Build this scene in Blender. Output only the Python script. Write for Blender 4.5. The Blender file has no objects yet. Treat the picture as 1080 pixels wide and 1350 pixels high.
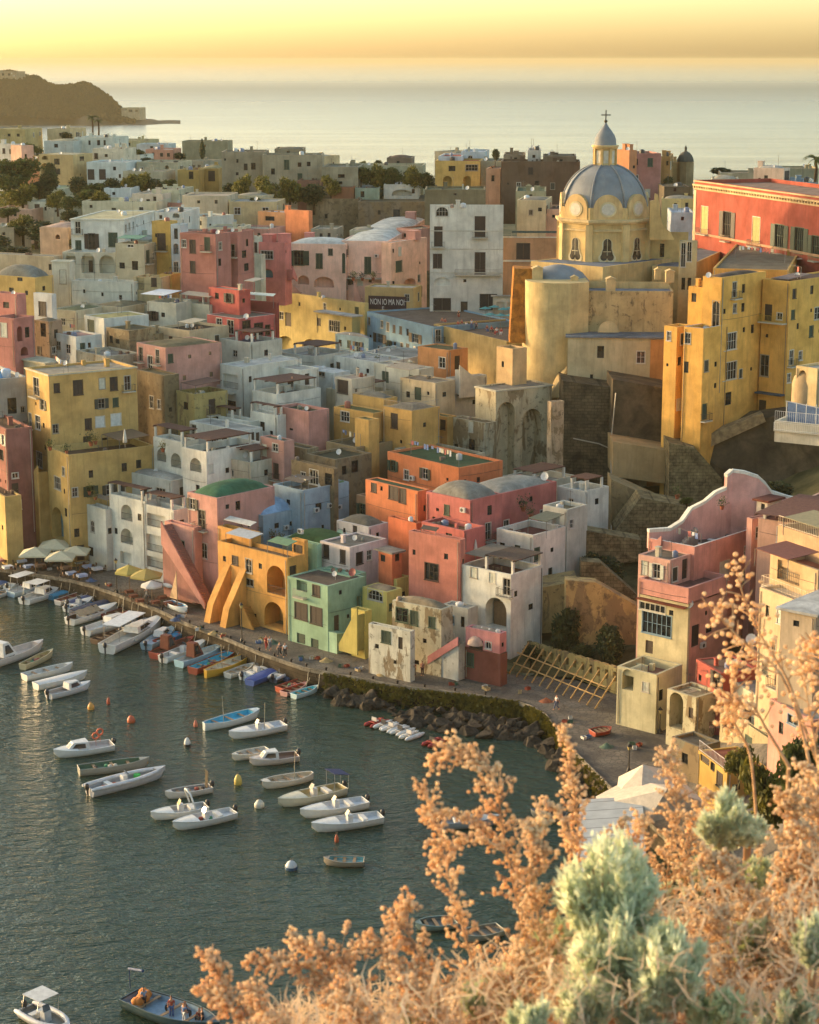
import bpy, bmesh, math, random
from math import sin, cos, tan, pi, radians, atan2, sqrt, floor
from mathutils import Vector, Matrix, noise
random.seed(7)
sc = bpy.context.scene
COL = sc.collection
# ------------------------------------------------------------------ camera model
HC = 70.0; FP = 2600.0; PIT = math.atan(597/2600.0); SP, CP = sin(PIT), cos(PIT)
def ray(px, py):
    u = (px-540)/FP; v = (675-py)/FP
    return Vector((u, CP+v*SP, -SP+v*CP))
def at(px, py, D):
    d = ray(px, py); t = D/d.y
    return Vector((d.x*t, D, HC+d.z*t))
def onz(px, py, z):
    d = ray(px, py); t = (z-HC)/d.z
    return Vector((d.x*t, d.y*t, z))
def proj(P):
    zr = P[2]-HC; w = P[1]*CP-zr*SP
    return 540+FP*P[0]/w, 675-FP*(P[1]*SP+zr*CP)/w
def T(py):
    d = ray(540, py); return -d.z/d.y
def lerp_tab(tab, x):
    if x <= tab[0][0]: return tab[0][1]
    for (a, va), (b, vb) in zip(tab, tab[1:]):
        if x <= b: return va+(vb-va)*(x-a)/(b-a)
    return tab[-1][1]
BASEL = [(-300,700),(0,735),(130,748),(215,775),(290,812),(380,838),(460,865),(570,890),(700,902),(760,908),(820,930),(880,965),(1080,985),(1400,1000)]
def Dq(px): return 67.8/T(lerp_tab(BASEL, px))
SL = 0.28; ZP = 29.0
def Dof(px, yb):
    D = (67.8+SL*Dq(px))/(T(yb)+SL)
    z = HC-D*T(yb)
    if z > ZP: D = (HC-ZP)/T(yb)
    return max(D, Dq(px)) if z >= 2.2 else 67.8/T(yb)
CORR = [(-50,-14),(0,-12),(90,-5),(150,-3),(230,-3),(290,4),(380,9),(432,14),(580,17),(660,10),(760,4),(850,0)]
# ------------------------------------------------------------------ materials
MATS = {}
def srgb(c):
    return tuple(((v/255)/12.92 if v/255 <= .04045 else ((v/255+.055)/1.055)**2.4) for v in c)
def newmat(name):
    m = bpy.data.materials.new(name); m.use_nodes = True
    nt = m.node_tree; b = nt.nodes['Principled BSDF']
    return m, nt, b
def N(nt, t, **k):
    n = nt.nodes.new(t)
    for a, v in k.items():
        if a.startswith('i_'):
            key = a[2:]; key = int(key) if key.isdigit() else key.replace('_', ' ')
            n.inputs[key].default_value = v
        else: setattr(n, a, v)
    return n
def L(nt, a, b): nt.links.new(a, b)
def ramp(nt, fac, stops):
    r = nt.nodes.new('ShaderNodeValToRGB'); e = r.color_ramp.elements
    while len(e) < len(stops): e.new(.5)
    for i, (p, c) in enumerate(stops):
        e[i].position = p; e[i].color = (c if isinstance(c, tuple) else (c, c, c))+((1,) if not isinstance(c, tuple) or len(c) == 3 else ())
    L(nt, fac, r.inputs[0]); return r.outputs[0]
def mix(nt, f, a, b, mode='MIX'):
    m = nt.nodes.new('ShaderNodeMix'); m.data_type = 'RGBA'; m.blend_type = mode
    for s, v in ((0, f), (6, a), (7, b)):
        if hasattr(v, 'is_linked') or hasattr(v, 'links'): L(nt, v, m.inputs[s])
        elif s == 0: m.inputs[s].default_value = v
        else: m.inputs[s].default_value = tuple(v)+(1,)
    return m.outputs[2]
def pos(nt, sc_=(1, 1, 1), tex='Geo'):
    g = nt.nodes.new('ShaderNodeNewGeometry'); mp = nt.nodes.new('ShaderNodeMapping')
    L(nt, g.outputs['Position'], mp.inputs[0]); mp.inputs['Scale'].default_value = sc_
    return mp.outputs[0]
def nz(nt, vec, s, det=4, rough=.6, dist=0):
    n = nt.nodes.new('ShaderNodeTexNoise'); n.inputs['Scale'].default_value = s
    n.inputs['Detail'].default_value = det; n.inputs['Roughness'].default_value = rough; n.inputs['Distortion'].default_value = dist
    L(nt, vec, n.inputs['Vector']); return n.outputs['Fac']
def bump(nt, b, h, st=.3, dist=.05):
    n = nt.nodes.new('ShaderNodeBump'); n.inputs['Strength'].default_value = st; n.inputs['Distance'].default_value = dist
    L(nt, h, n.inputs['Height']); L(nt, n.outputs[0], b.inputs['Normal'])
def plaster(col, worn=0.0, key=None):
    """painted lime render: patchy fading, rain streaks, flaked patches of tuff"""
    k = ('pl', col, worn)
    if k in MATS: return MATS[k]
    m, nt, b = newmat('plaster'); c = srgb(col)
    lu = c[0]*.3+c[1]*.59+c[2]*.11; c = tuple(min(.86, (lu+(v-lu)*.8)*1.06*w_) for v, w_ in zip(c, (1, 1, .91)))
    ofs = ((col[0]*13+col[1]*7) % 97, (col[1]*11+col[2]*5) % 89, (col[0]+col[2]*3) % 31)
    p1 = pos(nt); p2 = pos(nt, (1, 1, .12)); p3 = pos(nt, (1, 1, .35))
    for q_ in (p1, p2, p3): q_.node.inputs['Location'].default_value = ofs
    big = nz(nt, p1, .35, 5, .6); st = nz(nt, p2, 1.6, 5, .65); fine = nz(nt, p1, 6, 3, .6); pat = nz(nt, p3, .55, 7, .62, .6)
    dk = tuple(v*.72 for v in c); lt = tuple(min(1, v*1.12+.012) for v in c); gr = (c[0]*.45+.03, c[1]*.45+.027, c[2]*.45+.02)
    o = mix(nt, ramp(nt, big, [(.35, 0), (.68, 1)]), dk, lt)
    vo = N(nt, 'ShaderNodeTexVoronoi'); vo.inputs['Scale'].default_value = .33; vo.inputs['Randomness'].default_value = 1; L(nt, p3, vo.inputs['Vector'])
    sp_ = N(nt, 'ShaderNodeSeparateColor'); L(nt, vo.outputs['Color'], sp_.inputs[0])
    o = mix(nt, ramp(nt, sp_.outputs[0], [(.78, 0), (.8, .35)]), o, tuple(v*.8+.03 for v in c))
    o = mix(nt, ramp(nt, st, [(.5, 0), (.72, .5+.25*worn)]), o, gr)
    p4 = pos(nt, (1, 1, .05)); st2 = nz(nt, p4, 4.5, 3, .6); o = mix(nt, ramp(nt, st2, [(.6, 0), (.72, .38)]), o, gr)
    o = mix(nt, ramp(nt, fine, [(.3, .16), (.7, 0)]), o, gr)
    if worn > .38:
        th = .66-.2*worn
        o = mix(nt, ramp(nt, pat, [(th, 0), (th+.03, .85)]), o, srgb((126, 108, 80)))
        pat2 = nz(nt, p1, 1.1, 6, .7, .3)
        o = mix(nt, ramp(nt, pat2, [(.62-.1*worn, 0), (.68-.1*worn, .6)]), o, srgb((86, 76, 60)))
    L(nt, o, b.inputs['Base Color']); b.inputs['Roughness'].default_value = .9
    b.inputs['Specular IOR Level'].default_value = .2
    bump(nt, b, fine, .35, .04); MATS[k] = m; return m
def stone(col, dark=None, sc_=.8, brick=False, key='stone'):
    k = (key, col, dark, sc_, brick)
    if k in MATS: return MATS[k]
    m, nt, b = newmat(key); c = srgb(col); d = srgb(dark) if dark else tuple(v*.45 for v in c)
    p1 = pos(nt); n1 = nz(nt, p1, sc_, 8, .68, .4); n2 = nz(nt, pos(nt, (1, 1, .3)), sc_*.5, 5, .6)
    o = mix(nt, ramp(nt, n1, [(.36, 0), (.66, 1)]), d, c)
    o = mix(nt, ramp(nt, n2, [(.5, 0), (.75, .6)]), o, tuple(v*.5 for v in d))
    h = n1
    if brick:
        br = N(nt, 'ShaderNodeTexBrick'); br.inputs['Scale'].default_value = 1.0
        br.inputs['Brick Width'].default_value = .8; br.inputs['Row Height'].default_value = .45; br.inputs['Mortar Size'].default_value = .03
        br.inputs['Color1'].default_value = (.75, .75, .75, 1); br.inputs['Color2'].default_value = (1, 1, 1, 1); br.inputs['Mortar'].default_value = (.45, .45, .45, 1)
        g = N(nt, 'ShaderNodeNewGeometry'); sx = N(nt, 'ShaderNodeSeparateXYZ'); L(nt, g.outputs['Position'], sx.inputs[0])
        ad = N(nt, 'ShaderNodeMath', operation='ADD'); L(nt, sx.outputs[0], ad.inputs[0]); L(nt, sx.outputs[1], ad.inputs[1])
        cx = N(nt, 'ShaderNodeCombineXYZ'); L(nt, ad.outputs[0], cx.inputs[0]); L(nt, sx.outputs[2], cx.inputs[1]); L(nt, cx.outputs[0], br.inputs['Vector'])
        o = mix(nt, 1.0, o, br.outputs['Color'], 'MULTIPLY')
    L(nt, o, b.inputs['Base Color']); b.inputs['Roughness'].default_value = .95; b.inputs['Specular IOR Level'].default_value = .15
    bump(nt, b, h, .6, .15); MATS[k] = m; return m
def paint(col, rough=.5, metal=0, var=.25, name='paint'):
    k = (name, col, rough, metal, var)
    if k in MATS: return MATS[k]
    m, nt, b = newmat(name); c = srgb(col)
    n = nz(nt, pos(nt), 2.2, 5, .65); f = nz(nt, pos(nt), 14, 2, .6)
    o = mix(nt, ramp(nt, n, [(.3, 0), (.7, 1)]), tuple(v*(1-var) for v in c), tuple(min(1, v*(1+var*.35)) for v in c))
    L(nt, o, b.inputs['Base Color']); b.inputs['Metallic'].default_value = metal
    L(nt, ramp(nt, f, [(.3, max(0, rough-.1)), (.7, min(1, rough+.12))]), b.inputs['Roughness'])
    MATS[k] = m; return m
def roofmat(col):
    k = ('roof', col)
    if k in MATS: return MATS[k]
    m, nt, b = newmat('roof_coat'); c = srgb(col)
    p = pos(nt); a = nz(nt, p, .45, 6, .68, .5); f = nz(nt, p, 3, 4, .7)
    o = mix(nt, ramp(nt, a, [(.38, 0), (.64, 1)]), tuple(v*.55 for v in c), c)
    o = mix(nt, ramp(nt, f, [(.5, 0), (.75, .45)]), o, tuple(v*.4 for v in c))
    L(nt, o, b.inputs['Base Color']); b.inputs['Roughness'].default_value = .92; b.inputs['Specular IOR Level'].default_value = .2
    bump(nt, b, f, .4, .05); MATS[k] = m; return m
def foliage(c1, c2, key='foliage'):
    k = (key, c1, c2)
    if k in MATS: return MATS[k]
    m, nt, b = newmat(key)
    n = nz(nt, pos(nt), .9, 3, .6); n2 = nz(nt, pos(nt), 7, 2, .6)
    o = mix(nt, ramp(nt, n, [(.35, 0), (.65, 1)]), srgb(c1), srgb(c2))
    o = mix(nt, ramp(nt, n2, [(.35, .35), (.6, 0)]), o, tuple(v*.5 for v in srgb(c1)))
    L(nt, o, b.inputs['Base Color']); b.inputs['Roughness'].default_value = .75
    b.inputs['Transmission Weight'].default_value = 0
    tr = N(nt, 'ShaderNodeBsdfTranslucent'); L(nt, o, tr.inputs['Color'])
    ms = N(nt, 'ShaderNodeMixShader'); ms.inputs[0].default_value = .3
    out = nt.nodes['Material Output']; L(nt, b.outputs[0], ms.inputs[1]); L(nt, tr.outputs[0], ms.inputs[2]); L(nt, ms.outputs[0], out.inputs['Surface'])
    MATS[k] = m; return m
def glass(dark=(28, 30, 30)):
    k = ('glass', dark)
    if k in MATS: return MATS[k]
    m, nt, b = newmat('window_glass')
    n = nz(nt, pos(nt), 1.2, 2, .5)
    c = srgb(dark); L(nt, mix(nt, ramp(nt, n, [(.4, 0), (.6, 1)]), tuple(v*.6 for v in c), tuple(v*1.8 for v in c)), b.inputs['Base Color'])
    b.inputs['Roughness'].default_value = .12; MATS[k] = m; return m
# ------------------------------------------------------------------ mesh builder
class MB:
    def __init__(s): s.v = []; s.f = []; s.m = []; s.mi = 0; s.smooth = set()
    def add(s, vs, fs, sm=False):
        o = len(s.v); s.v += [tuple(v) for v in vs]
        for f in fs:
            if sm: s.smooth.add(len(s.f))
            s.f.append(tuple(i+o for i in f)); s.m.append(s.mi)
        return s
    def quad(s, a, b, c, d): return s.add([a, b, c, d], [(0, 1, 2, 3)])
    def box(s, O, X, Y, Z):
        """O corner, X Y Z edge vectors"""
        O = Vector(O); X = Vector(X); Y = Vector(Y); Z = Vector(Z)
        vs = [O, O+X, O+X+Y, O+Y, O+Z, O+X+Z, O+X+Y+Z, O+Y+Z]
        fs = [(0, 3, 2, 1), (4, 5, 6, 7), (0, 1, 5, 4), (1, 2, 6, 5), (2, 3, 7, 6), (3, 0, 4, 7)]
        if X.cross(Y).dot(Z) < 0: fs = [f[::-1] for f in fs]
        return s.add(vs, fs)
    def cbox(s, c, X, Y, Z):
        X = Vector(X); Y = Vector(Y); Z = Vector(Z); return s.box(Vector(c)-X/2-Y/2-Z/2, X, Y, Z)
    def tube(s, pts, rs, n=6, cap=True, sm=True):
        pts = [Vector(p) for p in pts]
        if not hasattr(rs, '__len__'): rs = [rs]*len(pts)
        o = len(s.v); vs = []; fs = []
        for i, p in enumerate(pts):
            t = (pts[min(i+1, len(pts)-1)]-pts[max(i-1, 0)])
            t = t.normalized() if t.length > 1e-9 else Vector((0, 0, 1))
            a = t.cross(Vector((0, 0, 1)));
            if a.length < .1: a = t.cross(Vector((1, 0, 0)))
            a.normalize(); b = t.cross(a)
            for k in range(n):
                q = 2*pi*k/n; vs.append(p+(a*cos(q)+b*sin(q))*rs[i])
        for i in range(len(pts)-1):
            for k in range(n):
                k2 = (k+1) % n; fs.append((i*n+k, i*n+k2, (i+1)*n+k2, (i+1)*n+k))
        s.add(vs, fs, sm)
        if cap: s.add(vs[:n], [tuple(range(n))]); s.add(vs[-n:], [tuple(range(n))[::-1]])
        return s
    def lathe(s, c, prof, n=24, sm=True, a0=0, a1=2*pi, seg=None):
        c = Vector(c); full = abs(a1-a0-2*pi) < 1e-6; m = n if full else n+1
        vs = []; fs = []
        for r, z in prof:
            for k in range(m):
                q = a0+(a1-a0)*k/n; vs.append(c+Vector((r*cos(q), r*sin(q), z)))
        for i in range(len(prof)-1):
            for k in range(n):
                k2 = (k+1) % m; fs.append((i*m+k, i*m+k2, (i+1)*m+k2, (i+1)*m+k))
        return s.add(vs, fs, sm)
    def prism(s, poly, E):
        """poly: list of 3D pts, E extrude vector"""
        E = Vector(E); poly = [Vector(p) for p in poly]; n = len(poly)
        vs = poly+[p+E for p in poly]
        nrm = Vector((0, 0, 0))
        for i in range(n): nrm += poly[i].cross(poly[(i+1) % n])
        fs = [tuple(range(n))[::-1], tuple(range(n, 2*n))]+[(i, (i+1) % n, n+(i+1) % n, n+i) for i in range(n)]
        if nrm.dot(E) < 0: fs = [f[::-1] for f in fs]
        return s.add(vs, fs)
    def build(s, name, mats, parent=None, org=None):
        me = bpy.data.meshes.new(name)
        org = Vector(org) if org is not None else (abs_loc(parent) if parent is not None else Vector((0, 0, 0)))
        me.from_pydata([(v[0]-org.x, v[1]-org.y, v[2]-org.z) for v in s.v], [], s.f)
        if not isinstance(mats, (list, tuple)): mats = [mats]
        for m in mats: me.materials.append(m)
        if len(mats) > 1: me.polygons.foreach_set('material_index', s.m)
        if s.smooth:
            a = [False]*len(s.f)
            for i in s.smooth: a[i] = True
            me.polygons.foreach_set('use_smooth', a)
        me.update()
        o = bpy.data.objects.new(name, me); COL.objects.link(o)
        if parent is not None:
            o.parent = parent; o.location = org-abs_loc(parent)
        else: o.location = org
        return o
def abs_loc(o):
    v = Vector((0, 0, 0))
    while o is not None: v = v+o.location; o = o.parent
    return v
def tag(o, label=None, cat=None, group=None, kind=None):
    if label: o['label'] = label
    if cat: o['category'] = cat
    if group: o['group'] = group
    if kind: o['kind'] = kind
    return o
def empty(name, loc, label=None, cat=None, group=None):
    o = bpy.data.objects.new(name, None); COL.objects.link(o); o.location = loc; o.empty_display_size = .5
    return tag(o, label, cat, group)
def kids(o): return [c for c in o.children]
def copy_tree(o, parent=None):
    c = o.copy(); COL.objects.link(c)
    if parent is not None: c.parent = parent
    for ch in list(o.children): copy_tree(ch, c)
    return c
WR = random.Random(3)
# ------------------------------------------------------------------ buildings
Z = Vector((0, 0, 1))
WHITE = (226, 222, 212)
GLS = None
class Bld:
    def __init__(s, name, label, cat='house', group=None):
        s.name = name; s.label = label; s.cat = cat; s.group = group; s.root = None; s.vols = []
    def vol(s, *a, **k):
        v = Vol(s, *a, **k)
        if s.root is None:
            s.root = empty(s.name, (v.C.x, v.C.y, max(v.zb, 0)), s.label, s.cat, s.group)
        s.vols.append(v); return v
    def done(s):
        for v in s.vols:
            if not v.built:
                if s.cat in ('house',): v.auto()
                v.build()
        return s.root
class Vol:
    def __init__(s, B, xc, yt, yb, xl, xr, a=45, col=(200, 190, 170), roof=(120, 112, 100), D=None, Dy=None, ph=.35, worn=0, wins='', base=False, rl=None, ll=None,
                 kind='flat', vh=1.2, trim=None, floor=None, wallmat=None, stairs=None, zadd=0, cornice=None):
        s.B = B
        if D is None: D = Dof(xc, Dy if Dy else yb)
        D -= lerp_tab(CORR, xc)*max(0, min(1, (290-D)/45)) if D < 290 else 0
        s.D = D; s.C = at(xc, yt, D); s.zt = s.C.z+zadd
        zb = at(xc, yb, D).z
        a = radians(a); s.dl = Vector((-cos(a), sin(a), 0)); s.dr = Vector((sin(a), cos(a), 0))
        s.ll = ll if ll else s.slv(xl, s.dl); s.rl = rl if rl else s.slv(xr, s.dr)
        s.zvis = max(zb, s.C.z-15)
        s.zb = zb if base else (min(zb-2.0, 1.5+max(0, (xc-915)*.05)) if D < 300 else zb-5.0)
        s.col = col; s.roofc = roof; s.ph = ph; s.worn = worn; s.kind = kind; s.vh = vh; s.trim = trim; s.built = False; s.later = []
        s.wallmat = wallmat; s.open = {'L': [], 'R': []}; s.items = []; s.cornice = cornice
        s.C0 = Vector((s.C.x, s.C.y, 0))
        s.wins = wins
        for w in [q.split() for q in wins.split(';') if q.strip()]:
            f = w[0]; x, y, ww, hh = map(float, w[1:5]); s.win(f, x, y, ww, hh, w[5] if len(w) > 5 else 'w', w[6] if len(w) > 6 else None)
    def slv(s, xt, d):
        k = xt-540; w0 = s.C.y*CP-(s.C.z-HC)*SP
        t = (k*w0-FP*s.C.x)/(FP*d.x-k*d.y*CP)
        return max(.4, min(t, 60))
    def face(s, f):
        # origin (left as seen), direction, length, outward normal
        if f == 'L': return s.C0+s.dl*s.ll, -s.dl, s.ll, -s.dr
        return s.C0.copy(), s.dr, s.rl, -s.dl
    def hit(s, f, px, py):
        O, h, ln, n = s.face(f); d = ray(px, py); cam = Vector((0, 0, HC))
        t = (O-cam).dot(n)/d.dot(n); P = cam+d*t
        return (P-O).dot(h), P.z
    def win(s, f, x, y, w, h, kind='w', extra=None):
        O, hd, ln, n = s.face(f)
        u0, z0 = s.hit(f, x-w/2, y); u1, _ = s.hit(f, x+w/2, y); _, za = s.hit(f, x, y+h/2); _, zc = s.hit(f, x, y-h/2)
        u0, u1 = max(.12, min(u0, u1)), min(ln-.12, max(u0, u1))
        if u1-u0 < .15: return
        za = max(za, s.zb+.05); zc = min(zc, s.zt-.12)
        if zc-za < .15: return
        dep = {'a': 1.6, 'A': 2.6, 'h': .6, 'W': .2, 'v': .2}.get(kind, .22)
        s.open[f].append((u0, u1, za, zc, dep, kind in ('a', 'A', 'W', 'v', 'D')))
        s.items.append((f, u0, u1, za, zc, kind, extra, dep))
    def auto(s):
        """minor openings, pipes and roof clutter on faces left bare"""
        if s.ll*s.rl < 6 or s.worn > .85: return
        big = s.D < 345
        if s.kind == 'flat' and s.ph <= .35 and s.ll < 12 and s.rl < 12 and s.ll > 2.5 and WR.random() < .3: s.kind = 'vault'; s.vh = WR.uniform(.35, .8)
        for f in 'LR':
            O, h, ln, n = s.face(f)
            if ln < 2.2: continue
            u = 1.0
            while u < ln-1.0:
                z = s.zt-s.ph-1.5
                while z > max(s.zvis, s.zb)+1.0:
                    w_, h_, k_ = WR.choice([(.8, 1.25, 'w'), (.75, 1.2, 's'), (.9, 1.5, 's'), (.6, .7, 'n'), (.45, .5, 'n'), (.8, 1.2, 'n'), (1.0, 1.4, 'o') if ln > 5 else (.7, 1.1, 'w'), (.95, 2.1, 'B') if big and ln > 4 else (.8, 1.2, 's')])
                    uc = u+WR.uniform(-.3, .3); zc = z+WR.uniform(-.2, .2)
                    ok = all(uc+w_/2+.55 < a or uc-w_/2-.55 > b or zc+h_/2+.5 < c or zc-h_/2-.5 > d for a, b, c, d, _, _2 in s.open[f])
                    if ok and 0 < uc-w_/2-.3 and uc+w_/2+.3 < ln and WR.random() < (.5 if big else .4):
                        s.open[f].append((uc-w_/2, uc+w_/2, zc-h_/2, zc+h_/2, .22, False))
                        s.items.append((f, uc-w_/2, uc+w_/2, zc-h_/2, zc+h_/2, k_, WR.choice([None, None, 'k', 'g', 'p']) if k_ in 'soB' else None, .22))
                    z -= 2.9
                u += 2.3
            if big and ln > 3 and WR.random() < .7:
                uc = WR.choice([.25, ln-.3]); mb = MB(); mb.tube([s.P(f, uc, s.zt-.3, .07), s.P(f, uc, s.zvis-.5, .07)], .045, 5)
                mb.build('drainpipe', paint(WR.choice([(150, 146, 134), (110, 100, 88), (176, 168, 150)]), .5), s.B.root)
            if big and ln > 4 and WR.random() < .4:
                mb = MB(); uc = WR.uniform(1, ln-1); zc = WR.uniform(max(s.zvis, s.zb)+1, s.zt-1) if s.zt-s.zvis > 3 else s.zt-1
                mb.tube([s.P(f, .2+(ln-.4)*q/6, zc-.12*sin(pi*q/6), .05) for q in range(7)], .018, 4, False); mb.build('cable', paint((50, 48, 46), .6), s.B.root)
        if s.kind == 'flat' and s.ll > 2.2 and s.rl > 2.2:
            for k in range(WR.randint(1, 3)):
                a, b = WR.uniform(.12, .88), WR.uniform(.15, .85); q = WR.random()
                if q < .3: s.chimney(a, b, WR.uniform(.3, .55), WR.uniform(.5, 1.1), (190, 180, 160) if WR.random() < .5 else None, WR.random() < .6)
                elif q < .5: s.antenna(a, b, WR.uniform(1.4, 2.8))
                elif q < .62: s.dish(a, b, WR.uniform(.3, .42), WR.uniform(.3, .8))
                elif q < .72: s.tank(a, b, WR.uniform(.3, .5), WR.uniform(.5, 1.0), WR.choice([(190, 190, 184), (70, 66, 60), (120, 130, 150), (150, 90, 70)]))
                else:
                    mb = MB(); c = s.R(a, b)
                    for j in range(WR.randint(1, 4)):
                        e = c+Vector((WR.uniform(-.6, .6), WR.uniform(-.6, .6), 0)); w_ = WR.uniform(.15, .45); mb.box(e, s.dl*w_, s.dr*w_*1.3, Z*WR.uniform(.15, .5))
                    mb.build('roof_clutter', paint(WR.choice([(130, 110, 90), (90, 84, 76), (170, 160, 140), (120, 90, 70)]), .8), s.B.root)
            if big and s.ll > 4 and s.rl > 4 and WR.random() < .22:
                p0, p1 = s.R(.12, .2)+Z*1.9, s.R(.85, .3)+Z*1.9; mb = MB()
                mb.tube([p0-Z*1.9, p0], .03, 5); mb.tube([p1-Z*1.9, p1], .03, 5); mb.tube([p0, (p0+p1)/2-Z*.12, p1], .012, 3)
                o = mb.build('washing_line', paint((140, 136, 128), .5), s.B.root); d = (p1-p0); nn_ = int(d.length/.55)
                for j in range(1, nn_):
                    if WR.random() < .65:
                        q_ = MB(); c = p0+d*(j/nn_)-Z*.08; w_ = d.normalized()*WR.uniform(.3, .5); hh_ = WR.uniform(.4, .8)
                        q_.prism([c, c+w_, c+w_*1.02-Z*hh_, c-w_*.02-Z*hh_*.95], d.normalized().cross(Z)*.03); q_.build('washing', paint(WR.choice([(206, 206, 204), (120, 140, 180), (190, 110, 100), (210, 200, 170), (90, 100, 120)]), .9), o)
    def P(s, f, u, z, out=0):
        O, h, ln, n = s.face(f); return Vector((O.x, O.y, 0))+h*u+Z*z+n*out
    def build(s):
        s.built = True; B = s.B; root = B.root
        m = MB(); zr = s.zt-s.ph
        mats = [s.wallmat or plaster(s.col, s.worn), plaster(s.trim or tuple(int(v*.92+12) for v in s.col), 0), stone((88, 78, 66), (40, 34, 30), 1.0, key='dark_interior')]
        for f in 'LR':
            O, h, ln, n = s.face(f); ops = s.open[f]
            us = sorted(set([0, ln]+[o[0] for o in ops]+[o[1] for o in ops])); zs = sorted(set([s.zb, s.zt]+[o[2] for o in ops]+[o[3] for o in ops]))
            for i in range(len(us)-1):
                for j in range(len(zs)-1):
                    uc = (us[i]+us[i+1])/2; zc = (zs[j]+zs[j+1])/2
                    if any(o[0] < uc < o[1] and o[2] < zc < o[3] for o in ops): continue
                    m.quad(s.P(f, us[i], zs[j]), s.P(f, us[i+1], zs[j]), s.P(f, us[i+1], zs[j+1]), s.P(f, us[i], zs[j+1]))
            for (u0, u1, z0, z1, d, arch) in ops:
                p = lambda u, z, q=0: s.P(f, u, z, -q)
                if arch:
                    r = (u1-u0)/2; ah = min(r, (z1-z0)*.6); n_ = 10; uc = (u0+u1)/2; zs_ = z1-ah
                    arc = [(uc-r*cos(pi*k/n_), zs_+ah*sin(pi*k/n_)) for k in range(n_+1)]
                    for k in range(n_):
                        (ua, va), (ub, vb) = arc[k], arc[k+1]
                        m.quad(p(ua, va), p(ub, vb), p(ub, z1), p(ua, z1))
                        m.quad(p(ua, va, d), p(ub, vb, d), p(ub, vb), p(ua, va))
                    m.quad(p(u0, z0), p(u0, z0, d), p(u0, zs_, d), p(u0, zs_)); m.quad(p(u1, z0, d), p(u1, z0), p(u1, zs_), p(u1, zs_, d))
                else:
                    m.quad(p(u0, z0), p(u0, z0, d), p(u0, z1, d), p(u0, z1)); m.quad(p(u1, z0, d), p(u1, z0), p(u1, z1), p(u1, z1, d))
                    m.quad(p(u0, z1), p(u0, z1, d), p(u1, z1, d), p(u1, z1))
                m.quad(p(u0, z0), p(u1, z0), p(u1, z0, d), p(u0, z0, d))
                m.quad(p(u0, z0, d), p(u1, z0, d), p(u1, z1, d), p(u0, z1, d))
        # back faces
        A = s.C0+s.dl*s.ll; R = s.C0+s.dr*s.rl; Bk = A+s.dr*s.rl
        for a, b in ((R, Bk), (Bk, A)):
            m.quad(a+Z*s.zb, b+Z*s.zb, b+Z*s.zt, a+Z*s.zt)
        # parapet ring
        th = min(.28, s.ll*.2, s.rl*.2); cs = [s.C0, R, Bk, A]
        c2 = [s.C0+s.dl*th+s.dr*th, R+s.dl*th-s.dr*th, Bk-s.dl*th-s.dr*th, A-s.dl*th+s.dr*th]
        if s.ph > .05:
            for i in range(4):
                j = (i+1) % 4; m.mi = 1
                m.quad(cs[i]+Z*s.zt, cs[j]+Z*s.zt, c2[j]+Z*s.zt, c2[i]+Z*s.zt); m.mi = 0
                m.quad(c2[j]+Z*zr, c2[i]+Z*zr, c2[i]+Z*s.zt, c2[j]+Z*s.zt)
        m.build('wall', mats, root)
        r = MB()
        if s.kind == 'vault':
            n_ = 12; vs = []; fs = []
            for i in range(n_+1):
                for j in range(n_+1):
                    u = i/n_; v = j/n_; q = c2[0]+(c2[1]-c2[0])*u+(c2[3]-c2[0])*v
                    hh = s.vh*(max(0, 1-abs(2*u-1)**2.4)*max(0, 1-abs(2*v-1)**2.4))**.6
                    vs.append(q+Z*(zr+hh))
            for i in range(n_):
                for j in range(n_): k = i*(n_+1)+j; fs.append((k, k+n_+1, k+n_+2, k+1))
            r.add(vs, fs, True)
        elif s.kind == 'slab':
            e = .35; q = [s.C0-s.dl*e-s.dr*e, R-s.dl*e+s.dr*e, Bk+s.dl*e+s.dr*e, A+s.dl*e-s.dr*e]
            r.prism([w+Z*(s.zt-.02) for w in q], Z*.22)
        else:
            r.quad(*[w+Z*zr for w in c2]) if s.ph > .05 else r.quad(*[w+Z*zr for w in cs])
        s.roof_o = r.build('roof', roofmat(s.roofc), root)
        if s.cornice:
            k = MB(); e = .14
            for zc_, hh in ((s.zt-.22, .2),):
                q = [s.C0-s.dl*e-s.dr*e, R-s.dl*e+s.dr*e, Bk+s.dl*e+s.dr*e, A+s.dl*e-s.dr*e]
                for i in range(4):
                    j = (i+1) % 4; inn = [s.C0, R, Bk, A]
                    k.prism([q[i]+Z*zc_, q[j]+Z*zc_, inn[j]+Z*zc_, inn[i]+Z*zc_], Z*hh)
            k.build('cornice', plaster(s.cornice, .1), root)
        for it in s.items: s.fit(*it)
        for q in s.later: s.chimney(*q)
    def fit(s, f, u0, u1, z0, z1, kind, extra, dep):
        root = s.B.root; O, h, ln, n = s.face(f); w = u1-u0; hh = z1-z0
        P = lambda u, z, o=0: s.P(f, u, z, o)
        W0 = WR.choice([(206, 200, 184), (190, 182, 164), (176, 170, 158), (150, 140, 122), (196, 190, 178)])
        fr = {'k': (60, 46, 38), 'g': (62, 84, 62), 'b': (120, 150, 165)}.get(extra, W0)
        sh = {'g': (46, 66, 52), 'k': (52, 42, 36), 'b': (60, 50, 44), 'y': (176, 150, 80), 'p': (196, 196, 178), 'w': (205, 203, 195)}.get(extra, (58, 60, 50))
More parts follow.
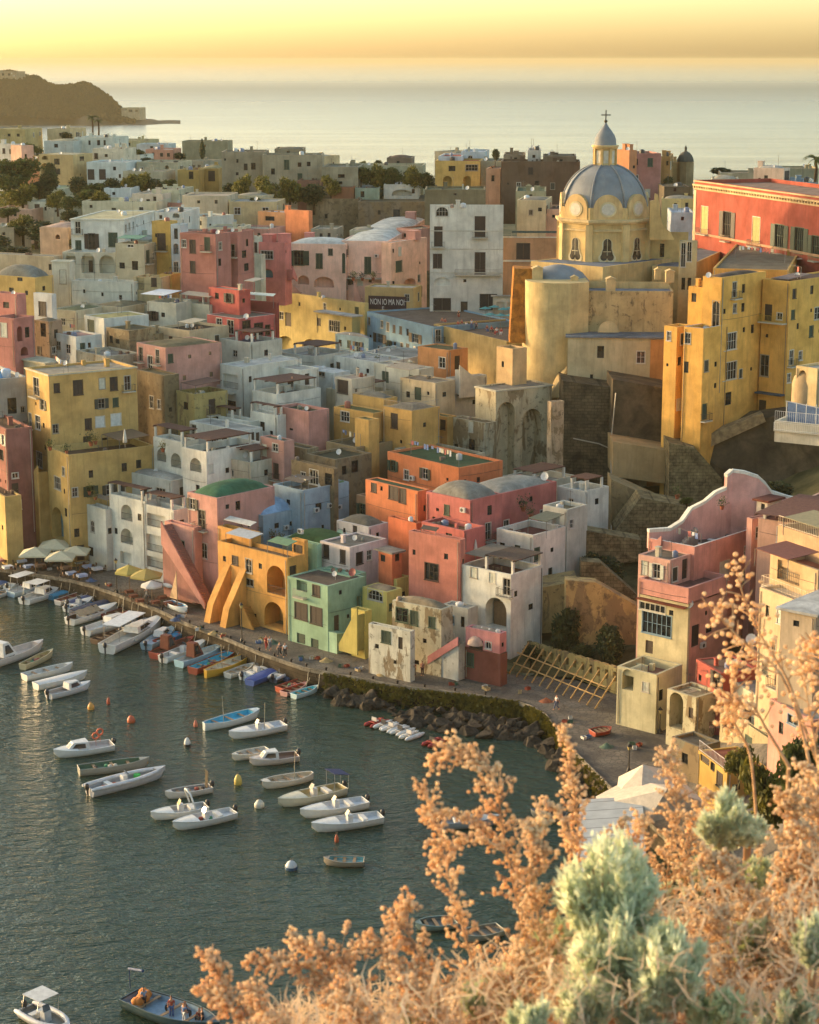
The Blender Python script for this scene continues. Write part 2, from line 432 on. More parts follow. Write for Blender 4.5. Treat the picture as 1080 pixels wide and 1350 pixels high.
        def surround(mb, t=.085, pr=.04, sill=True):
            mb.box(P(u0-t, z1+.002), h*(w+2*t), Z*t, n*pr); mb.box(P(u0-t, z0), h*(t-.002), Z*hh, n*pr); mb.box(P(u1+.002, z0), h*(t-.002), Z*hh, n*pr)
            if sill: mb.box(P(u0-t-.04, z0-.1), h*(w+2*t+.08), Z*.098, n*(pr+.09))
        def sash(mb, bars=1, rows=1, inset=.1, t=.06):
            mb.box(P(u0, z0, -inset), h*w, Z*t, n*.05); mb.box(P(u0, z1-t, -inset), h*w, Z*t, n*.05)
            for k in range(bars+2):
                uu = u0+(w-t)*k/(bars+1); mb.box(P(uu, z0+t, -inset), h*t, Z*(hh-2*t), n*.052)
            for k in range(rows):
                zz = z0+hh*(k+1)/(rows+1); mb.box(P(u0, zz, -inset), h*w, Z*.04, n*.05)
        def pane(par, dark=(34, 36, 36), q=-.14):
            g = MB(); g.quad(P(u0+.005, z0+.005, q), P(u1-.005, z0+.005, q), P(u1-.005, z1-.005, q), P(u0+.005, z1-.005, q)); g.build('pane', glass(dark), par)
        def leaf(mb, ua, ub, o, ang=0):
            wd = ub-ua; mb.box(P(ua, z0, o), h*wd, Z*hh, n*.045)
            k_ = max(3, int(hh/.28))
            for k in range(k_): mb.box(P(ua+wd*.14, z0+hh*(k+.18)/k_, o+.047), h*wd*.72, Z*hh*.55/k_, n*.02)
        if kind in ('w', 'W', 'l', 'o', 'v'):
            mb = MB(); surround(mb); sash(mb, 1 if w < 1.6 else max(1, int(w/.7)), 1 if hh > 1 else 0)
            if kind == 'l':
                mb.mi = 0
            o = mb.build('window', paint(fr, .6), root)
            pane(o, (90, 80, 50) if kind == 'l' else (34, 36, 36))
            if kind == 'o':
                for (a, b) in ((u0-w*.52-.06, u0-.06), (u1+.06, u1+w*.52+.06)):
                    lf = MB(); leaf(lf, a, b, .06); lf.build('shutter', paint(sh, .6), o)
        elif kind == 's':
            mb = MB(); surround(mb); o = mb.build('window', paint(fr, .6), root)
            for a, b in ((u0+.01, u0+w/2-.01), (u0+w/2+.01, u1-.01)):
                lf = MB(); leaf(lf, a, b, -.08); lf.build('shutter', paint(sh, .65), o)
        elif kind == 'n':
            mb = MB(); sash(mb, 0, 0, .12, .05); o = mb.build('window', paint((70, 62, 54) if extra is None else fr, .7), root); pane(o)
        elif kind in ('d', 'D'):
            mb = MB(); mb.box(P(u0, z0, -.16), h*w, Z*hh, n*.05)
            for k in range(2):
                mb.box(P(u0+w*.12, z0+hh*(.08+.46*k), -.108), h*w*.76, Z*hh*.36, n*.02)
            o = mb.build('door', paint(sh if extra else (72, 58, 44), .7), root)
            q = MB(); q.cbox(P(u0+w*.85, z0+min(1.0, hh*.45), -.07), h*.05, Z*.12, n*.05); q.build('handle', paint((150, 140, 110), .3, 1), o)
        elif kind in ('B', 'F'):
            # french window with balcony
            mb = MB(); surround(mb, sill=False); sash(mb, 1, 1); o = mb.build('window', paint(fr, .6), root)
            if extra in ('g', 'k', 'y') and kind == 'B':
                for a, b in ((u0+.01, u0+w/2-.01), (u0+w/2+.01, u1-.01)):
                    lf = MB(); leaf(lf, a, b, -.08); lf.build('shutter', paint(sh, .65), o)
            else: pane(o)
            s.balcony(f, u0-.5, u1+.5, z0-.12, .75)
        elif kind in ('a', 'A', 'h'):
            if extra == 'r':   # rail across loggia
                s.rail(f, u0, u1, z0, -.15)
            elif extra == 'd':
                mb = MB(); du = w*.3; mb.box(P(u0+w*.35, z0, -dep+.01), h*du, Z*hh*.6, n*.06); mb.build('door', paint((70, 58, 46), .7), root)
            elif extra == 'w':
                mb = MB(); mb.box(P(u0+w*.2, z0+hh*.1, -dep+.01), h*w*.6, Z*hh*.5, n*.06); mb.build('window', paint((60, 60, 56), .5), root)
            elif extra in ('g', 'b', 't'):
                mb = MB(); mb.box(P(u0+w*.08, z0, -dep*.5), h*w*.84, Z*hh*.78, n*.06); mb.build('door', paint({'g': (62, 88, 70), 'b': (84, 128, 140), 't': (130, 104, 74)}[extra], .6), root)
    def balcony(s, f, u0, u1, z, dep=.8, rail=(58, 54, 50)):
        root = s.B.root; O, h, ln, n = s.face(f); P = lambda u, zz, o=0: s.P(f, u, zz, o)
        mb = MB(); mb.box(P(u0, z-.12, .003), h*(u1-u0), Z*.12, n*dep); o = mb.build('balcony', plaster((196, 188, 172), .2), root)
        r = MB(); w = u1-u0; t = .035
        for zz in (z+.1, z+.95):
            r.box(P(u0, zz, dep-.06), h*w, Z*t, n*t); r.box(P(u0, zz, .01), h*t, Z*t, n*(dep-.08)); r.box(P(u1-t, zz, .01), h*t, Z*t, n*(dep-.08))
        k = max(3, int(w/.22))
        for i in range(k+1): r.box(P(u0+(w-t)*i/k, z, dep-.058), h*.022, Z*.95, n*.022)
        for i in range(1, 4):
            for uu in (u0+.005, u1-t+.005): r.box(P(uu, z, dep*i/4), h*.022, Z*.95, n*.022)
        r.build('railing', paint(rail, .5), o)
    def rail(s, f, u0, u1, z, o=-.1, hgt=.95, rail=(70, 64, 58)):
        root = s.B.root; O, h, ln, n = s.face(f); P = lambda u, zz, q=0: s.P(f, u, zz, q)
        r = MB(); w = u1-u0
        for zz in (z+.08, z+hgt): r.box(P(u0, zz, o), h*w, Z*.04, n*.04)
        k = max(3, int(w/.25))
        for i in range(k+1): r.box(P(u0+(w-.03)*i/k, z, o+.008), h*.025, Z*hgt, n*.025)
        r.build('railing', paint(rail, .5), root)
    # ----- extras on the roof / terrace in local coordinates: a along dl (0..1), b along dr (0..1)
    def R(s, a, b, z=None):
        return s.C0+s.dl*(s.ll*a)+s.dr*(s.rl*b)+Z*((s.zt-s.ph) if z is None else z)
    def pergola(s, a0, a1, b0, b1, h=2.3, col=(92, 60, 46), roofcol=None, posts=(214, 208, 198), name='pergola'):
        root = s.B.root; z = s.zt-s.ph; mb = MB(); top = z+h
        A = s.R(a0, b0, top); U = s.dl*s.ll*(a1-a0); V = s.dr*s.rl*(b1-b0)
        nsl = max(5, int(V.length/.32))
        e = .25
        for i in range(nsl):
            mb.box(A+V*(i/nsl)-U.normalized()*e, U+U.normalized()*2*e, V/nsl*.72, Z*.07)
        for q in (0, .5, 1): mb.box(A+U*q-V.normalized()*e-Z*.15, U.normalized()*.12, V+V.normalized()*2*e, Z*.148)
        o = mb.build(name, paint(col, .8, 0, .4), root)
        for a in (a0, a1):
            for b in (b0, b1):
                pp = MB(); c = s.R(min(max(a, .03), .97), min(max(b, .03), .97), z); pp.box(c-s.dl*.14-s.dr*.14, s.dl*.28, s.dr*.28, Z*(h-.16)); pp.build('post', plaster(posts), o)
        return o
    def canopy(s, a0, a1, b0, b1, h=2.3, col=(210, 205, 190), slope=.3):
        root = s.B.root; z = s.zt-s.ph
        c = [s.R(a0, b0, z+h-slope), s.R(a1, b0, z+h-slope), s.R(a1, b1, z+h), s.R(a0, b1, z+h)]
        mb = MB(); mb.prism(c, Z*.06)
        o = mb.build('awning', paint(col, .8), root)
        for (a, b) in ((a0, b0), (a1, b0)):
            q = MB(); c = s.R(a, b, z); q.tube([c, c+Z*(h-slope)], .04, 6); q.build('post', paint((120, 116, 108), .5), o)
        return o
    def dish(s, a, b, r=.4, h=.5, col=(205, 203, 196), f=None):
        root = s.B.root; c = s.R(a, b)+Z*h; mb = MB(); ax = Vector((-.45, -.75, .35)).normalized(); s1 = ax.cross(Z).normalized(); s2 = ax.cross(s1)
        vs = []; fs = []; n_ = 12
        for k, q in ((0, 0), (.5, .06), (1, .2)):
            for i in range(n_): an = 2*pi*i/n_; vs.append(c+ax*(q*r)+(s1*cos(an)+s2*sin(an))*r*max(k, .02))
        for j in range(2):
            for i in range(n_): i2 = (i+1) % n_; fs.append((j*n_+i, j*n_+i2, (j+1)*n_+i2, (j+1)*n_+i))
        vs2 = [v-ax*.03 for v in vs]; mb.add(vs, fs, True); mb.add(vs2, [q[::-1] for q in fs], True)
        mb.tube([c-ax*.03, c-ax*.15-Z*.1, Vector((c.x, c.y, c.z-h))-ax*.15], .03, 5); mb.tube([c+(s2 if s2.z < 0 else -s2)*r*.9, c+ax*r*.75], .015, 4)
        mb.build('satellite_dish', paint(col, .4), root)
    def chimney(s, a, b, w=.6, h=1.1, col=None, cap=True):
        if not s.built: s.later.append((a, b, w, h, col, cap)); return
        mb = MB(); c = s.R(a, b); mb.box(c-s.dl*w/2-s.dr*w/2, s.dl*w, s.dr*w, Z*h)
        if cap: mb.box(c-s.dl*(w/2+.08)-s.dr*(w/2+.08)+Z*h, s.dl*(w+.16), s.dr*(w+.16), Z*.1)
        mb.build('chimney', plaster(col or s.col, .2), s.roof_o)
    def antenna(s, a, b, h=2.2):
        mb = MB(); c = s.R(a, b); mb.tube([c, c+Z*h], .03, 5)
        for k in range(5): mb.tube([c+Z*(h-.1-.02*k)+s.dl*(.5-.22*k)-s.dr*(.35-.03*k), c+Z*(h-.1-.02*k)+s.dl*(.5-.22*k)+s.dr*(.35-.03*k)], .012, 3)
        mb.tube([c+Z*(h-.1)+s.dl*.5, c+Z*(h-.18)-s.dl*.4], .015, 3)
        mb.build('antenna', paint((90, 88, 84), .4, .6), s.B.root)
    def tank(s, a, b, r=.5, h=1.1, col=(200, 200, 196)):
        mb = MB(); c = s.R(a, b); mb.lathe(c, [(.02, h+.12), (r*.3, h+.12), (r*.9, h), (r, h*.9), (r, .1), (r*.95, 0)], 14); mb.build('water_tank', paint(col, .5), s.B.root)
    def ac(s, f, x, y, w=.8):
        u, z = s.hit(f, x, y); O, h, ln, n = s.face(f); mb = MB(); mb.box(s.P(f, u-w/2, z-.3, .06), h*w, Z*.6, n*.3)
        k = MB(); o = mb.build('air_conditioner', paint((196, 194, 186), .5), s.B.root)
        c = s.P(f, u-.08, z, .362); vs = [c+(h*cos(2*pi*i/12)+Z*sin(2*pi*i/12))*.22 for i in range(12)]; k.add(vs+[v+n*.01 for v in vs], [tuple(range(12, 24))]+[(i, (i+1) % 12, 12+(i+1) % 12, 12+i) for i in range(12)]); k.build('fan_grille', paint((60, 60, 58), .5), o)
    def stair(s, f, x0, y0, x1, y1, wd=1.1, col=None, wall=.9, drop=8):
        """flight of steps along face f between two pixels (its outer wall line)"""
        ua, za = s.hit(f, x0, y0); ub, zb = s.hit(f, x1, y1); O, h, ln, n = s.face(f)
        nst = max(3, int(abs(zb-za)/.19)); mb = MB(); lo = min(za, zb)-.3
        for i in range(nst):
            u = ua+(ub-ua)*i/nst; z = za+(zb-za)*(i+.5)/nst; du = (ub-ua)/nst
            mb.box(s.P(f, u, lo, .003), h*du, Z*max(.1, z-wall-lo), n*wd)
        o = mb.build('staircase', plaster(tuple(int(v*.85) for v in (col or s.col)), .3), s.B.root)
        w = MB(); w.prism([s.P(f, ua, za, wd+.004), s.P(f, ub, zb, wd+.004), s.P(f, ub, max(zb-drop, lo-.5), wd+.004), s.P(f, ua, max(za-drop, lo-.5), wd+.004)], n*.2)
        w.build('stair_wall', plaster(col or s.col, .1), o)
    def balc_px(s, f, xa, xb, y, dep=.9, rail=(58, 54, 50)):
        u0, z = s.hit(f, xa, y); u1, _ = s.hit(f, xb, y); s.balcony(f, u0, u1, z, dep, rail)
# ------------------------------------------------------------------ human figures (each outfit modelled once)
def skinfig(pts,edges,name,mat,parent,sub=1,org=None):
    me=bpy.data.meshes.new(name); me.from_pydata([p for p,_ in pts],edges,[]); o=bpy.data.objects.new(name,me); COL.objects.link(o)
    md=o.modifiers.new('s','SKIN'); 
    for i,(p,r) in enumerate(pts): me.skin_vertices[0].data[i].radius=(r,r)
    me.skin_vertices[0].data[0].use_root=True
    sb=o.modifiers.new('b','SUBSURF'); sb.levels=sub; sb.render_levels=sub
    bpy.context.view_layer.update(); dg=bpy.context.evaluated_depsgraph_get(); m2=bpy.data.meshes.new_from_object(o.evaluated_get(dg)); bpy.data.objects.remove(o)
    m2.materials.clear(); m2.materials.append(mat)
    for p in m2.polygons: p.use_smooth=True
    q=bpy.data.objects.new(name,m2); COL.objects.link(q); q.parent=parent; return q
SKINM=paint((196,140,108),.6,0,.1,'skin')
def figure(pose,shirt,trous,hair):
    """one body in local metres, +Y forward"""
    r=empty('person',(0,0,0))
    if pose=='sit': hip=.47; lz=[(.09,.0,.47),(.11,.42,.47),(.11,.44,.05),(.11,.56,.03)]; rz=[(-.09,0,.47),(-.12,.42,.47),(-.12,.42,.05),(-.12,.54,.03)]
    elif pose=='walk': hip=.93; lz=[(.09,0,.9),(.1,.16,.5),(.1,.28,.08),(.1,.42,.04)]; rz=[(-.09,0,.9),(-.1,.04,.48),(-.1,-.26,.12),(-.1,-.14,.03)]
    else: hip=.93; lz=[(.09,0,.9),(.1,.02,.5),(.11,0,.07),(.11,.14,.03)]; rz=[(-.09,0,.9),(-.1,.02,.5),(-.11,0,.07),(-.11,.14,.03)]
    B=hip
    pts=[((0,0,B),.13),((0,.01,B+.25),.125),((0,0,B+.47),.14),((0,0,B+.58),.055),((0,.02,B+.68),.085),((0,.02,B+.79),.075)]
    e=[(0,1),(1,2),(2,3),(3,4),(4,5)]
    for leg in(lz,rz):
        k=len(pts)
        for i,p in enumerate(leg): pts.append((p,[.09,.065,.045,.04][i]))
        e+=[(0,k),(k,k+1),(k+1,k+2),(k+2,k+3)]
    sw={'walk':.25,'stand':.03,'sit':.3}[pose]
    for sg in(1,-1):
        k=len(pts); a=sw*sg if pose=='walk' else sw
        pts+=[((.18*sg,0,B+.46),.055),((.24*sg,a*.3,B+.2),.042),((.25*sg,a+.05,B-.04 if pose!='sit' else B+.08),.032),((.25*sg,a+.08,B-.13 if pose!='sit' else B+.06),.03)]
        e+=[(2,k),(k,k+1),(k+1,k+2),(k+2,k+3)]
    skinfig(pts,e,'body',SKINM,r)
    sp=[((0,0,B-.02),.15),((0,.01,B+.25),.145),((0,0,B+.45),.155),((.19,0,B+.46),.072),((.23,sw*.2 if pose!='walk' else .06,B+.27),.066),((-.19,0,B+.46),.072),((-.23,sw*.2 if pose!='walk' else -.06,B+.27),.066)]
    skinfig(sp,[(0,1),(1,2),(2,3),(3,4),(2,5),(5,6)],'shirt',paint(shirt,.8),r)
    tp=[((0,0,B),.15)]; te=[]
    for leg in(lz,rz):
        k=len(tp)
        for i,p in enumerate(leg[:3]): tp.append((p if i<2 else (p[0],p[1],p[2]+.06),[.105,.085,.068][i]))
        te+=[(0,k),(k,k+1),(k+1,k+2)]
    skinfig(tp,te,'trousers',paint(trous,.8),r)
    skinfig([((0,-.01,B+.75),.09),((0,.0,B+.82),.07)],[(0,1)],'hair',paint(hair,.8),r)
    m=MB()
    for sg in(-1,1): m.lathe((.03*sg,.1,B+.75),[(.001,-.012),(.012,0),(.001,.012)],6)
    m.prism([(-.012,.1,B+.70),(.012,.1,B+.70),(0,.1,B+.745)],(0,.03,0)); m.box((-.025,.095,B+.665),(.05,0,0),(0,.012,0),(0,0,.01)); m.build('face',paint((120,70,56),.6),r)
    return r

PR={}; USED=set(); Wt=(210,208,204); Bk=(50,50,54); Rd=(170,60,56); Bl=(80,104,150); HR=(50,40,34)
def prebuild(lst):
    for k in lst:
        k=k+(HR,)
        if k not in PR: PR[k]=figure(*k)
prebuild([('walk',Rd,Rd),('walk',Wt,(120,120,124)),('walk',(120,110,110),Bk),('walk',Wt,Bk),('stand',(150,60,60),(60,50,50)),('stand',(170,120,100),(90,60,60)),('walk',Wt,(70,80,110)),('stand',Wt,(150,170,200)),('walk',Wt,(190,186,180)),('stand',(100,160,200),(200,200,200)),('stand',Bk,(150,60,50)),('sit',(196,120,96),Bl),('sit',(170,90,80),Bk),('sit',(190,90,70),Bk),('sit',(160,60,54),Wt),('sit',Wt,Bk),('stand',Wt,Bl),('sit',(90,90,96),Bk),('sit',(130,80,80),Bl),('sit',Rd,Bk),('sit',Wt,Rd),('sit',Rd,Wt),('stand',(70,60,60),Bk),('stand',(150,170,190),Bk),('sit',(130,80,66),Bk),('stand',(170,70,56),Bl),('sit',(60,60,66),Bk),('stand',(110,140,180),Wt),('sit',(140,60,50),Bk),('stand',(70,54,48),Bk)])
# ------------------------------------------------------------------ colours
YEL=(204,158,72); YEL2=(200,160,76); OCH=(196,160,84); SAND=(200,176,120); CRM=(204,192,158); WHT=(214,212,204); WH2=(196,196,190)
PNK=(205,140,128); PK2=(196,120,112); DPK=(150,88,78); RED=(186,66,54); ORG=(214,112,44); MINT=(138,178,148); BLU=(128,158,176); LBL=(146,170,190)
GREYR=(120,116,106); GRN=(70,112,82); DGR=(58,72,52); BRN=(104,82,62); LGR=(168,166,156); TUF=(140,118,84)
GH='houses of the harbour front'; GT='houses climbing the slope'; GF='houses on the far plateau'
def house(name,label,*vols,group=GT,cat='house'):
    B=Bld(name,label,cat,group); out=[B.vol(*v[0],**v[1]) for v in vols]; B.v=out; return B
def V(*a,**k): return (a,k)
# --- left edge
b=house('house','brownish pink house cut by the left edge beside the big ochre yellow house',
 V(8,566,700,-40,42,60,DPK,BRN,D=258,worn=.3,wins='R 20 627 8 7 w; R 20 645 9 16 d; L 2 600 5 14 n'),
 V(6,655,712,-30,28,60,YEL2,BRN,D=252,ph=.2),group=GH); b.v[0].chimney(.3,.6); b.done()
b=house('house','pale grey plastered house with a blue tarpaulin bundle on its roof at the left edge',
 V(-6,500,566,-50,36,60,(176,172,166),GREYR,D=272,wins='R 16 535 12 21 n; R 30 540 5 8 w')); b.v[0].tank(.2,.55,.7,1.2,(190,200,210)); b.v[0].dish(.1,.8)
m=MB(); c=b.v[0].R(.25,.35); m.lathe(c,[(0.02,1.0),(.5,.85),(1.0,.4),(1.2,0)],9); m.build('tarpaulin',paint((110,160,200),.6),b.root); b.done()
# --- big ochre yellow house with terrace and ramp stair
b=house('house','large ochre yellow house with flat roof and palm pots on its terrace at far left',
 V(64,494,690,33,180,56,YEL,(168,158,138),D=266,wins='L 48 510 7 24 F; L 50 557 6 18 w; L 52 606 7 20 w; R 103 511 12 19 s k; R 150 506 9 17 s k; R 168 505 8 19 B; R 132 556 12 14 s w; R 153 553 13 15 s w',cornice=(200,190,165),ph=.3),
 V(90,600,745,62,203,57,YEL2,BRN,D=258,ph=.9,wins='L 76 637 8 16 w; L 76 690 15 42 A b; R 120 625 6 10 n'),group=GH)
v=b.v[1]; v.stair('L',63,612,20,690,1.4,YEL,.9,14); v.canopy(.1,.9,.62,.98,2.2,(120,96,70)); v.tank(.3,.5,.3,.8,(90,80,70)); b.v[0].antenna(.3,.3); b.v[0].chimney(.5,.8); b.done()
# --- white harbour houses, left group
b=house('house','narrow grey white house with plant filled terrace beside the ramp of the ochre house',
 V(139,672,750,104,152,48,WH2,GREYR,D=257,ph=.7,wins='L 122 694 5 15 v; L 117 726 12 12 n; R 145 700 5 8 n',worn=.15),
 V(112,655,750,92,136,52,WH2,GREYR,D=262,ph=.9,wins='L 104 668 6 10 n'),group=GH)
b.v[0].canopy(.1,.8,.5,.95,2,(120,110,96)); b.v[0].stair('L',104,700,92,742,1.0,WHT,.8,10); b.v[1].dish(.5,.6); b.done()
b=house('house','white harbour house with two brown pergolas over stepped terraces',
 V(191,661,762,144,206,42,WHT,GREYR,D=253,ph=.9,wins='L 167 676 15 21 a r; L 184 682 5 9 n; L 167 707 16 20 a r; L 166 736 15 16 h; L 153 700 4 8 n'),
 V(229,673,768,190,248,42,WHT,GREYR,D=249,ph=.9,wins='L 206 687 24 17 h r; L 201 716 32 22 h r; L 205 742 34 14 h r; R 240 690 6 10 n'),
 V(226,634,664,160,252,42,WH2,LGR,D=259,ph=.2,wins='L 190 648 8 14 d; L 212 650 12 13 w; R 240 648 6 12 d'),group=GH)
b.v[0].pergola(.08,1.0,.05,.8,2.4); b.v[1].pergola(.1,.95,.1,.9,2.4); b.v[2].dish(.5,.5); b.v[2].tank(.8,.5,.45,.9); b.done()
# --- pink house with green vault
b=house('house','dusty pink house with green vaulted roof and an arched green door by the white parasols',
 V(286,657,805,247,362,43,PNK,GRN,D=245,ph=.15,kind='vault',vh=1.3,wins='L 266 685 9 25 F; L 269 726 8 20 W; R 300 668 5 6 n'),
 V(256,696,806,217,266,43,PNK,PK2,D=242.5,ph=.2,wins='L 236 764 24 40 a g; L 239 722 9 19 w'),group=GH)
b.v[1].stair('L',226,684,284,792,1.6,(196,128,116),.5,3.0); b.v[0].chimney(.3,.6,.8,.9,GRN,False); b.done()
# --- yellow harbour house
b=house('house','saffron yellow harbour house with arched loggias, sloping buttresses and outside stairs',
 V(379,736,836,287,401,44,(216,150,40),(130,110,88),D=238,ph=.5,wins='L 310 739 7 11 s k; L 328 746 8 18 v; L 364 765 24 38 A r; L 361 811 25 34 A w; L 297 790 22 36 A; L 336 812 4 6 n; L 329 768 10 9 w'),
 V(331,704,735,287,344,44,(216,150,40),(150,150,140),D=243,ph=.9,wins='R 338 720 5 10 n'),
 V(401,713,758,385,406,44,(216,150,40),GRN,D=242,ph=.15,wins='L 393 728 10 18 s k'),group=GH)
v=b.v[0]; O,h,ln,n=v.face('L')
for (x0,y0,x1) in ((296,742,291),(317,748,309)):
    u,z=v.hit('L',x0,y0); m=MB(); m.prism([v.P('L',u,z,.003),v.P('L',u,.5,.003),v.P('L',u,.5,4.0),v.P('L',u,4.5,2.9)],h*1.1); m.build('buttress',plaster((216,150,40)),b.root)
v.stair('L',330,790,352,836,1.5,(216,150,40),.8,7); v.canopy(.55,.9,.1,.9,1.9,(170,175,178)); v.canopy(.02,.3,.1,.7,2.2,(96,130,96)); b.v[1].canopy(.1,.9,.3,.95,2.0,(185,185,178)); b.done()
# --- blue house
b=house('house','sky blue house with a low vaulted roof squeezed behind the saffron house',
 V(347,680,722,306,402,45,LBL,(150,182,210),D=252,ph=.12,kind='vault',vh=1.5,wins='L 327 688 18 10 h; R 365 693 6 7 n; R 385 690 6 6 n'),
 V(399,647,712,360,460,46,LBL,(120,110,96),D=256,ph=.8,wins='R 420 668 8 9 n; R 440 664 9 8 n; L 380 662 5 7 n'))
b.v[1].ac('R',416,672); b.v[1].ac('R',434,666); b.v[1].ac('R',446,668); b.v[0].ac('R',376,695); b.v[1].dish(.4,.7,.5,.6); b.v[1].dish(.15,.95,.4,.5,(120,160,110)); b.v[1].canopy(.2,.8,.1,.4,1.8,(96,84,70)); b.done()
# --- mint green house
b=house('house','mint green house with brown shutters standing right on the quay',
 V(432,773,862,379,481,43,MINT,(104,92,80),D=236,ph=.12,wins='L 398 771 14 17 h r; L 417 779 9 14 s k; L 397 806 16 21 s k; L 417 812 15 22 s k; L 397 842 11 13 d g; L 415 849 10 13 d g; R 449 781 4 6 n; R 444 822 7 22 d; R 473 800 6 28 h'),
 V(418,718,760,394,424,43,MINT,GRN,D=244,ph=.1),
 V(461,760,850,420,483,43,MINT,MINT,D=241,ph=.1),group=GH)
v=b.v[0]; v.balcony('L',v.hit('L',391,786)[0],v.hit('L',405,789)[0],v.hit('L',398,787)[1],.7,(150,150,140)); v.dish(.12,.8,.5,.7,(140,60,52)); v.dish(.6,.8,.3,.4,(90,70,60))
m=MB(); u,z=v.hit('R',434,832); O,h,ln,n=v.face('R'); m.prism([v.P('R',.05,1.5,.003),v.P('R',.05,z,.003),v.P('R',ln*.25,z*.93+.1,.003),v.P('R',ln*.5,z*.66,.003),v.P('R',ln*.68,1.5,.003)],n*1.4); m.build('stair_wall',plaster((150,190,160)),b.root); b.done()
# --- white and pale pink house above mint
b=house('house','white and pale pink house with dark shutters and grey rounded roof above the mint house',
 V(461,722,768,422,510,43,(214,196,196),GREYR,D=244,ph=.15,wins='L 430 727 7 17 s k; L 452 734 6 17 s k; R 474 736 8 15 s k'),
 V(486,695,724,444,512,43,(212,196,194),(128,120,104),D=250,ph=.1,kind='vault',vh=.9,wins='L 468 703 6 20 d k; L 477 709 6 14 d k; L 454 699 3 6 n; R 498 705 4 6 n'))
b.v[0].tank(.3,.6,.25,.4,(120,120,110)); b.v[1].tank(.2,.5,.3,.5); b.done()
b=house('house','low house with moss green vaulted roof between the blue and white houses',
 V(432,722,745,372,474,43,(160,186,164),(78,104,62),D=248,ph=.1,kind='vault',vh=1.2)); b.v[0].dish(.1,.85,.55,.9); b.v[0].dish(.25,.75,.5,.8,(150,180,150)); b.v[0].ac('L',398,700); b.done()
# --- yellow green little house
b=house('house','small lime yellow house with an arched white window beside the mint house',
 V(510,781,850,478,530,42,(206,190,84),(158,140,112),D=238,ph=.12,wins='L 495 782 19 19 W; L 487 830 5 12 n; R 516 800 5 8 w g'),
 V(523,764,800,500,540,42,(200,184,78),(120,70,60),D=243,ph=.6),
 V(481,806,852,463,490,42,(196,176,66),BRN,D=234,ph=.4,wins='L 470 835 6 16 n'),group=GH)
b.v[2].stair('L',480,800,456,846,1.0,(190,172,66),.7,6); b.v[1].dish(.7,.3,.4,.6); b.v[1].tank(.9,.15,.35,.8,(205,205,200)); b.done()
# --- stained cream
b=house('house','stained cream house with peeling plaster and green windows on the quay edge',
 V(582,804,892,517,597,36,(196,186,158),(146,132,108),D=229,ph=.12,worn=.75,wins='L 530 811 15 18 w g; L 546 815 9 18 s g; L 548 873 9 6 n; L 560 845 5 6 n'),
 V(541,833,884,486,547,36,(204,200,186),(128,110,90),D=226.5,ph=.7,worn=.6,wins='L 509 840 11 15 s g; L 528 848 6 16 d; L 497 852 5 6 n; L 521 873 4 5 n'),
 V(617,803,880,583,630,36,(186,186,180),LGR,D=231,ph=.15,worn=.3,wins='L 595 817 7 11 w b; L 610 820 5 14 n'),group=GH)
b.v[2].stair('L',606,832,590,868,1.0,(190,190,184),.7,6); b.v[0].tank(.9,.2,.3,.5,(140,120,100)); b.v[2].tank(.5,.5,.5,.4,(210,210,205)); b.done()
# --- pink kiosk house with red base
b=house('house','small candy pink house with brick red ground floor and rounded awning',
 V(659,836,866,614,668,38,(212,128,130),(150,142,132),D=219,ph=.25,wins='L 628 850 16 12 s k; L 644 851 7 9 v; R 663 850 3 6 n',base=True),
 V(660,863,897,613,669,38,(124,62,50),BRN,D=218.7,ph=0,trim=(124,62,50)),group=GH)
v=b.v[0]; O,h,ln,n=v.face('L'); u,z=v.hit('L',628,839)
arc=[v.P('L',u+1.0*cos(pi*k/12),z-.9+.95*sin(pi*k/12),.05) for k in range(13)]
m2=MB(); vs=[]; fs=[]
for i in range(7):
    t=i/6*pi/2
    for k in range(13): q=pi*k/12; vs.append(v.P('L',u+1.0*cos(q),z-.9+.95*sin(q)*cos(t),.06+.9*sin(t)*max(.2,sin(q))))
for i in range(6):
    for k in range(12): a=i*13+k; fs.append((a,a+1,a+14,a+13))
m2.add(vs,fs,True); m2.build('awning',paint((190,160,140),.8),b.root)
m=MB(); ua,za=v.hit('L',614,846); ub,zb_=v.hit('L',574,868); m.prism([v.P('L',0,za,0.01),v.P('L',ub,zb_,.01),v.P('L',ub,1.5,.01),v.P('L',0,1.5,.01)],n*1.3); o=m.build('staircase',plaster((188,186,180),.4),b.root)
m=MB(); m.prism([v.P('L',-.01,za+.9,1.311),v.P('L',ub,zb_+.6,1.311),v.P('L',ub,zb_-.35,1.311),v.P('L',-.01,za-.1,1.311)],n*.15); m.build('stair_wall',plaster((208,124,124)),o)
for k in range(3):
    m=MB(); c=v.R(.15+.22*k,.5); m.lathe(c,[(.3,0),(.32,.35),(.25,.5),(.02,.55)],10); m.build('water_jar',paint((200,198,190),.6),b.root)
b.done()
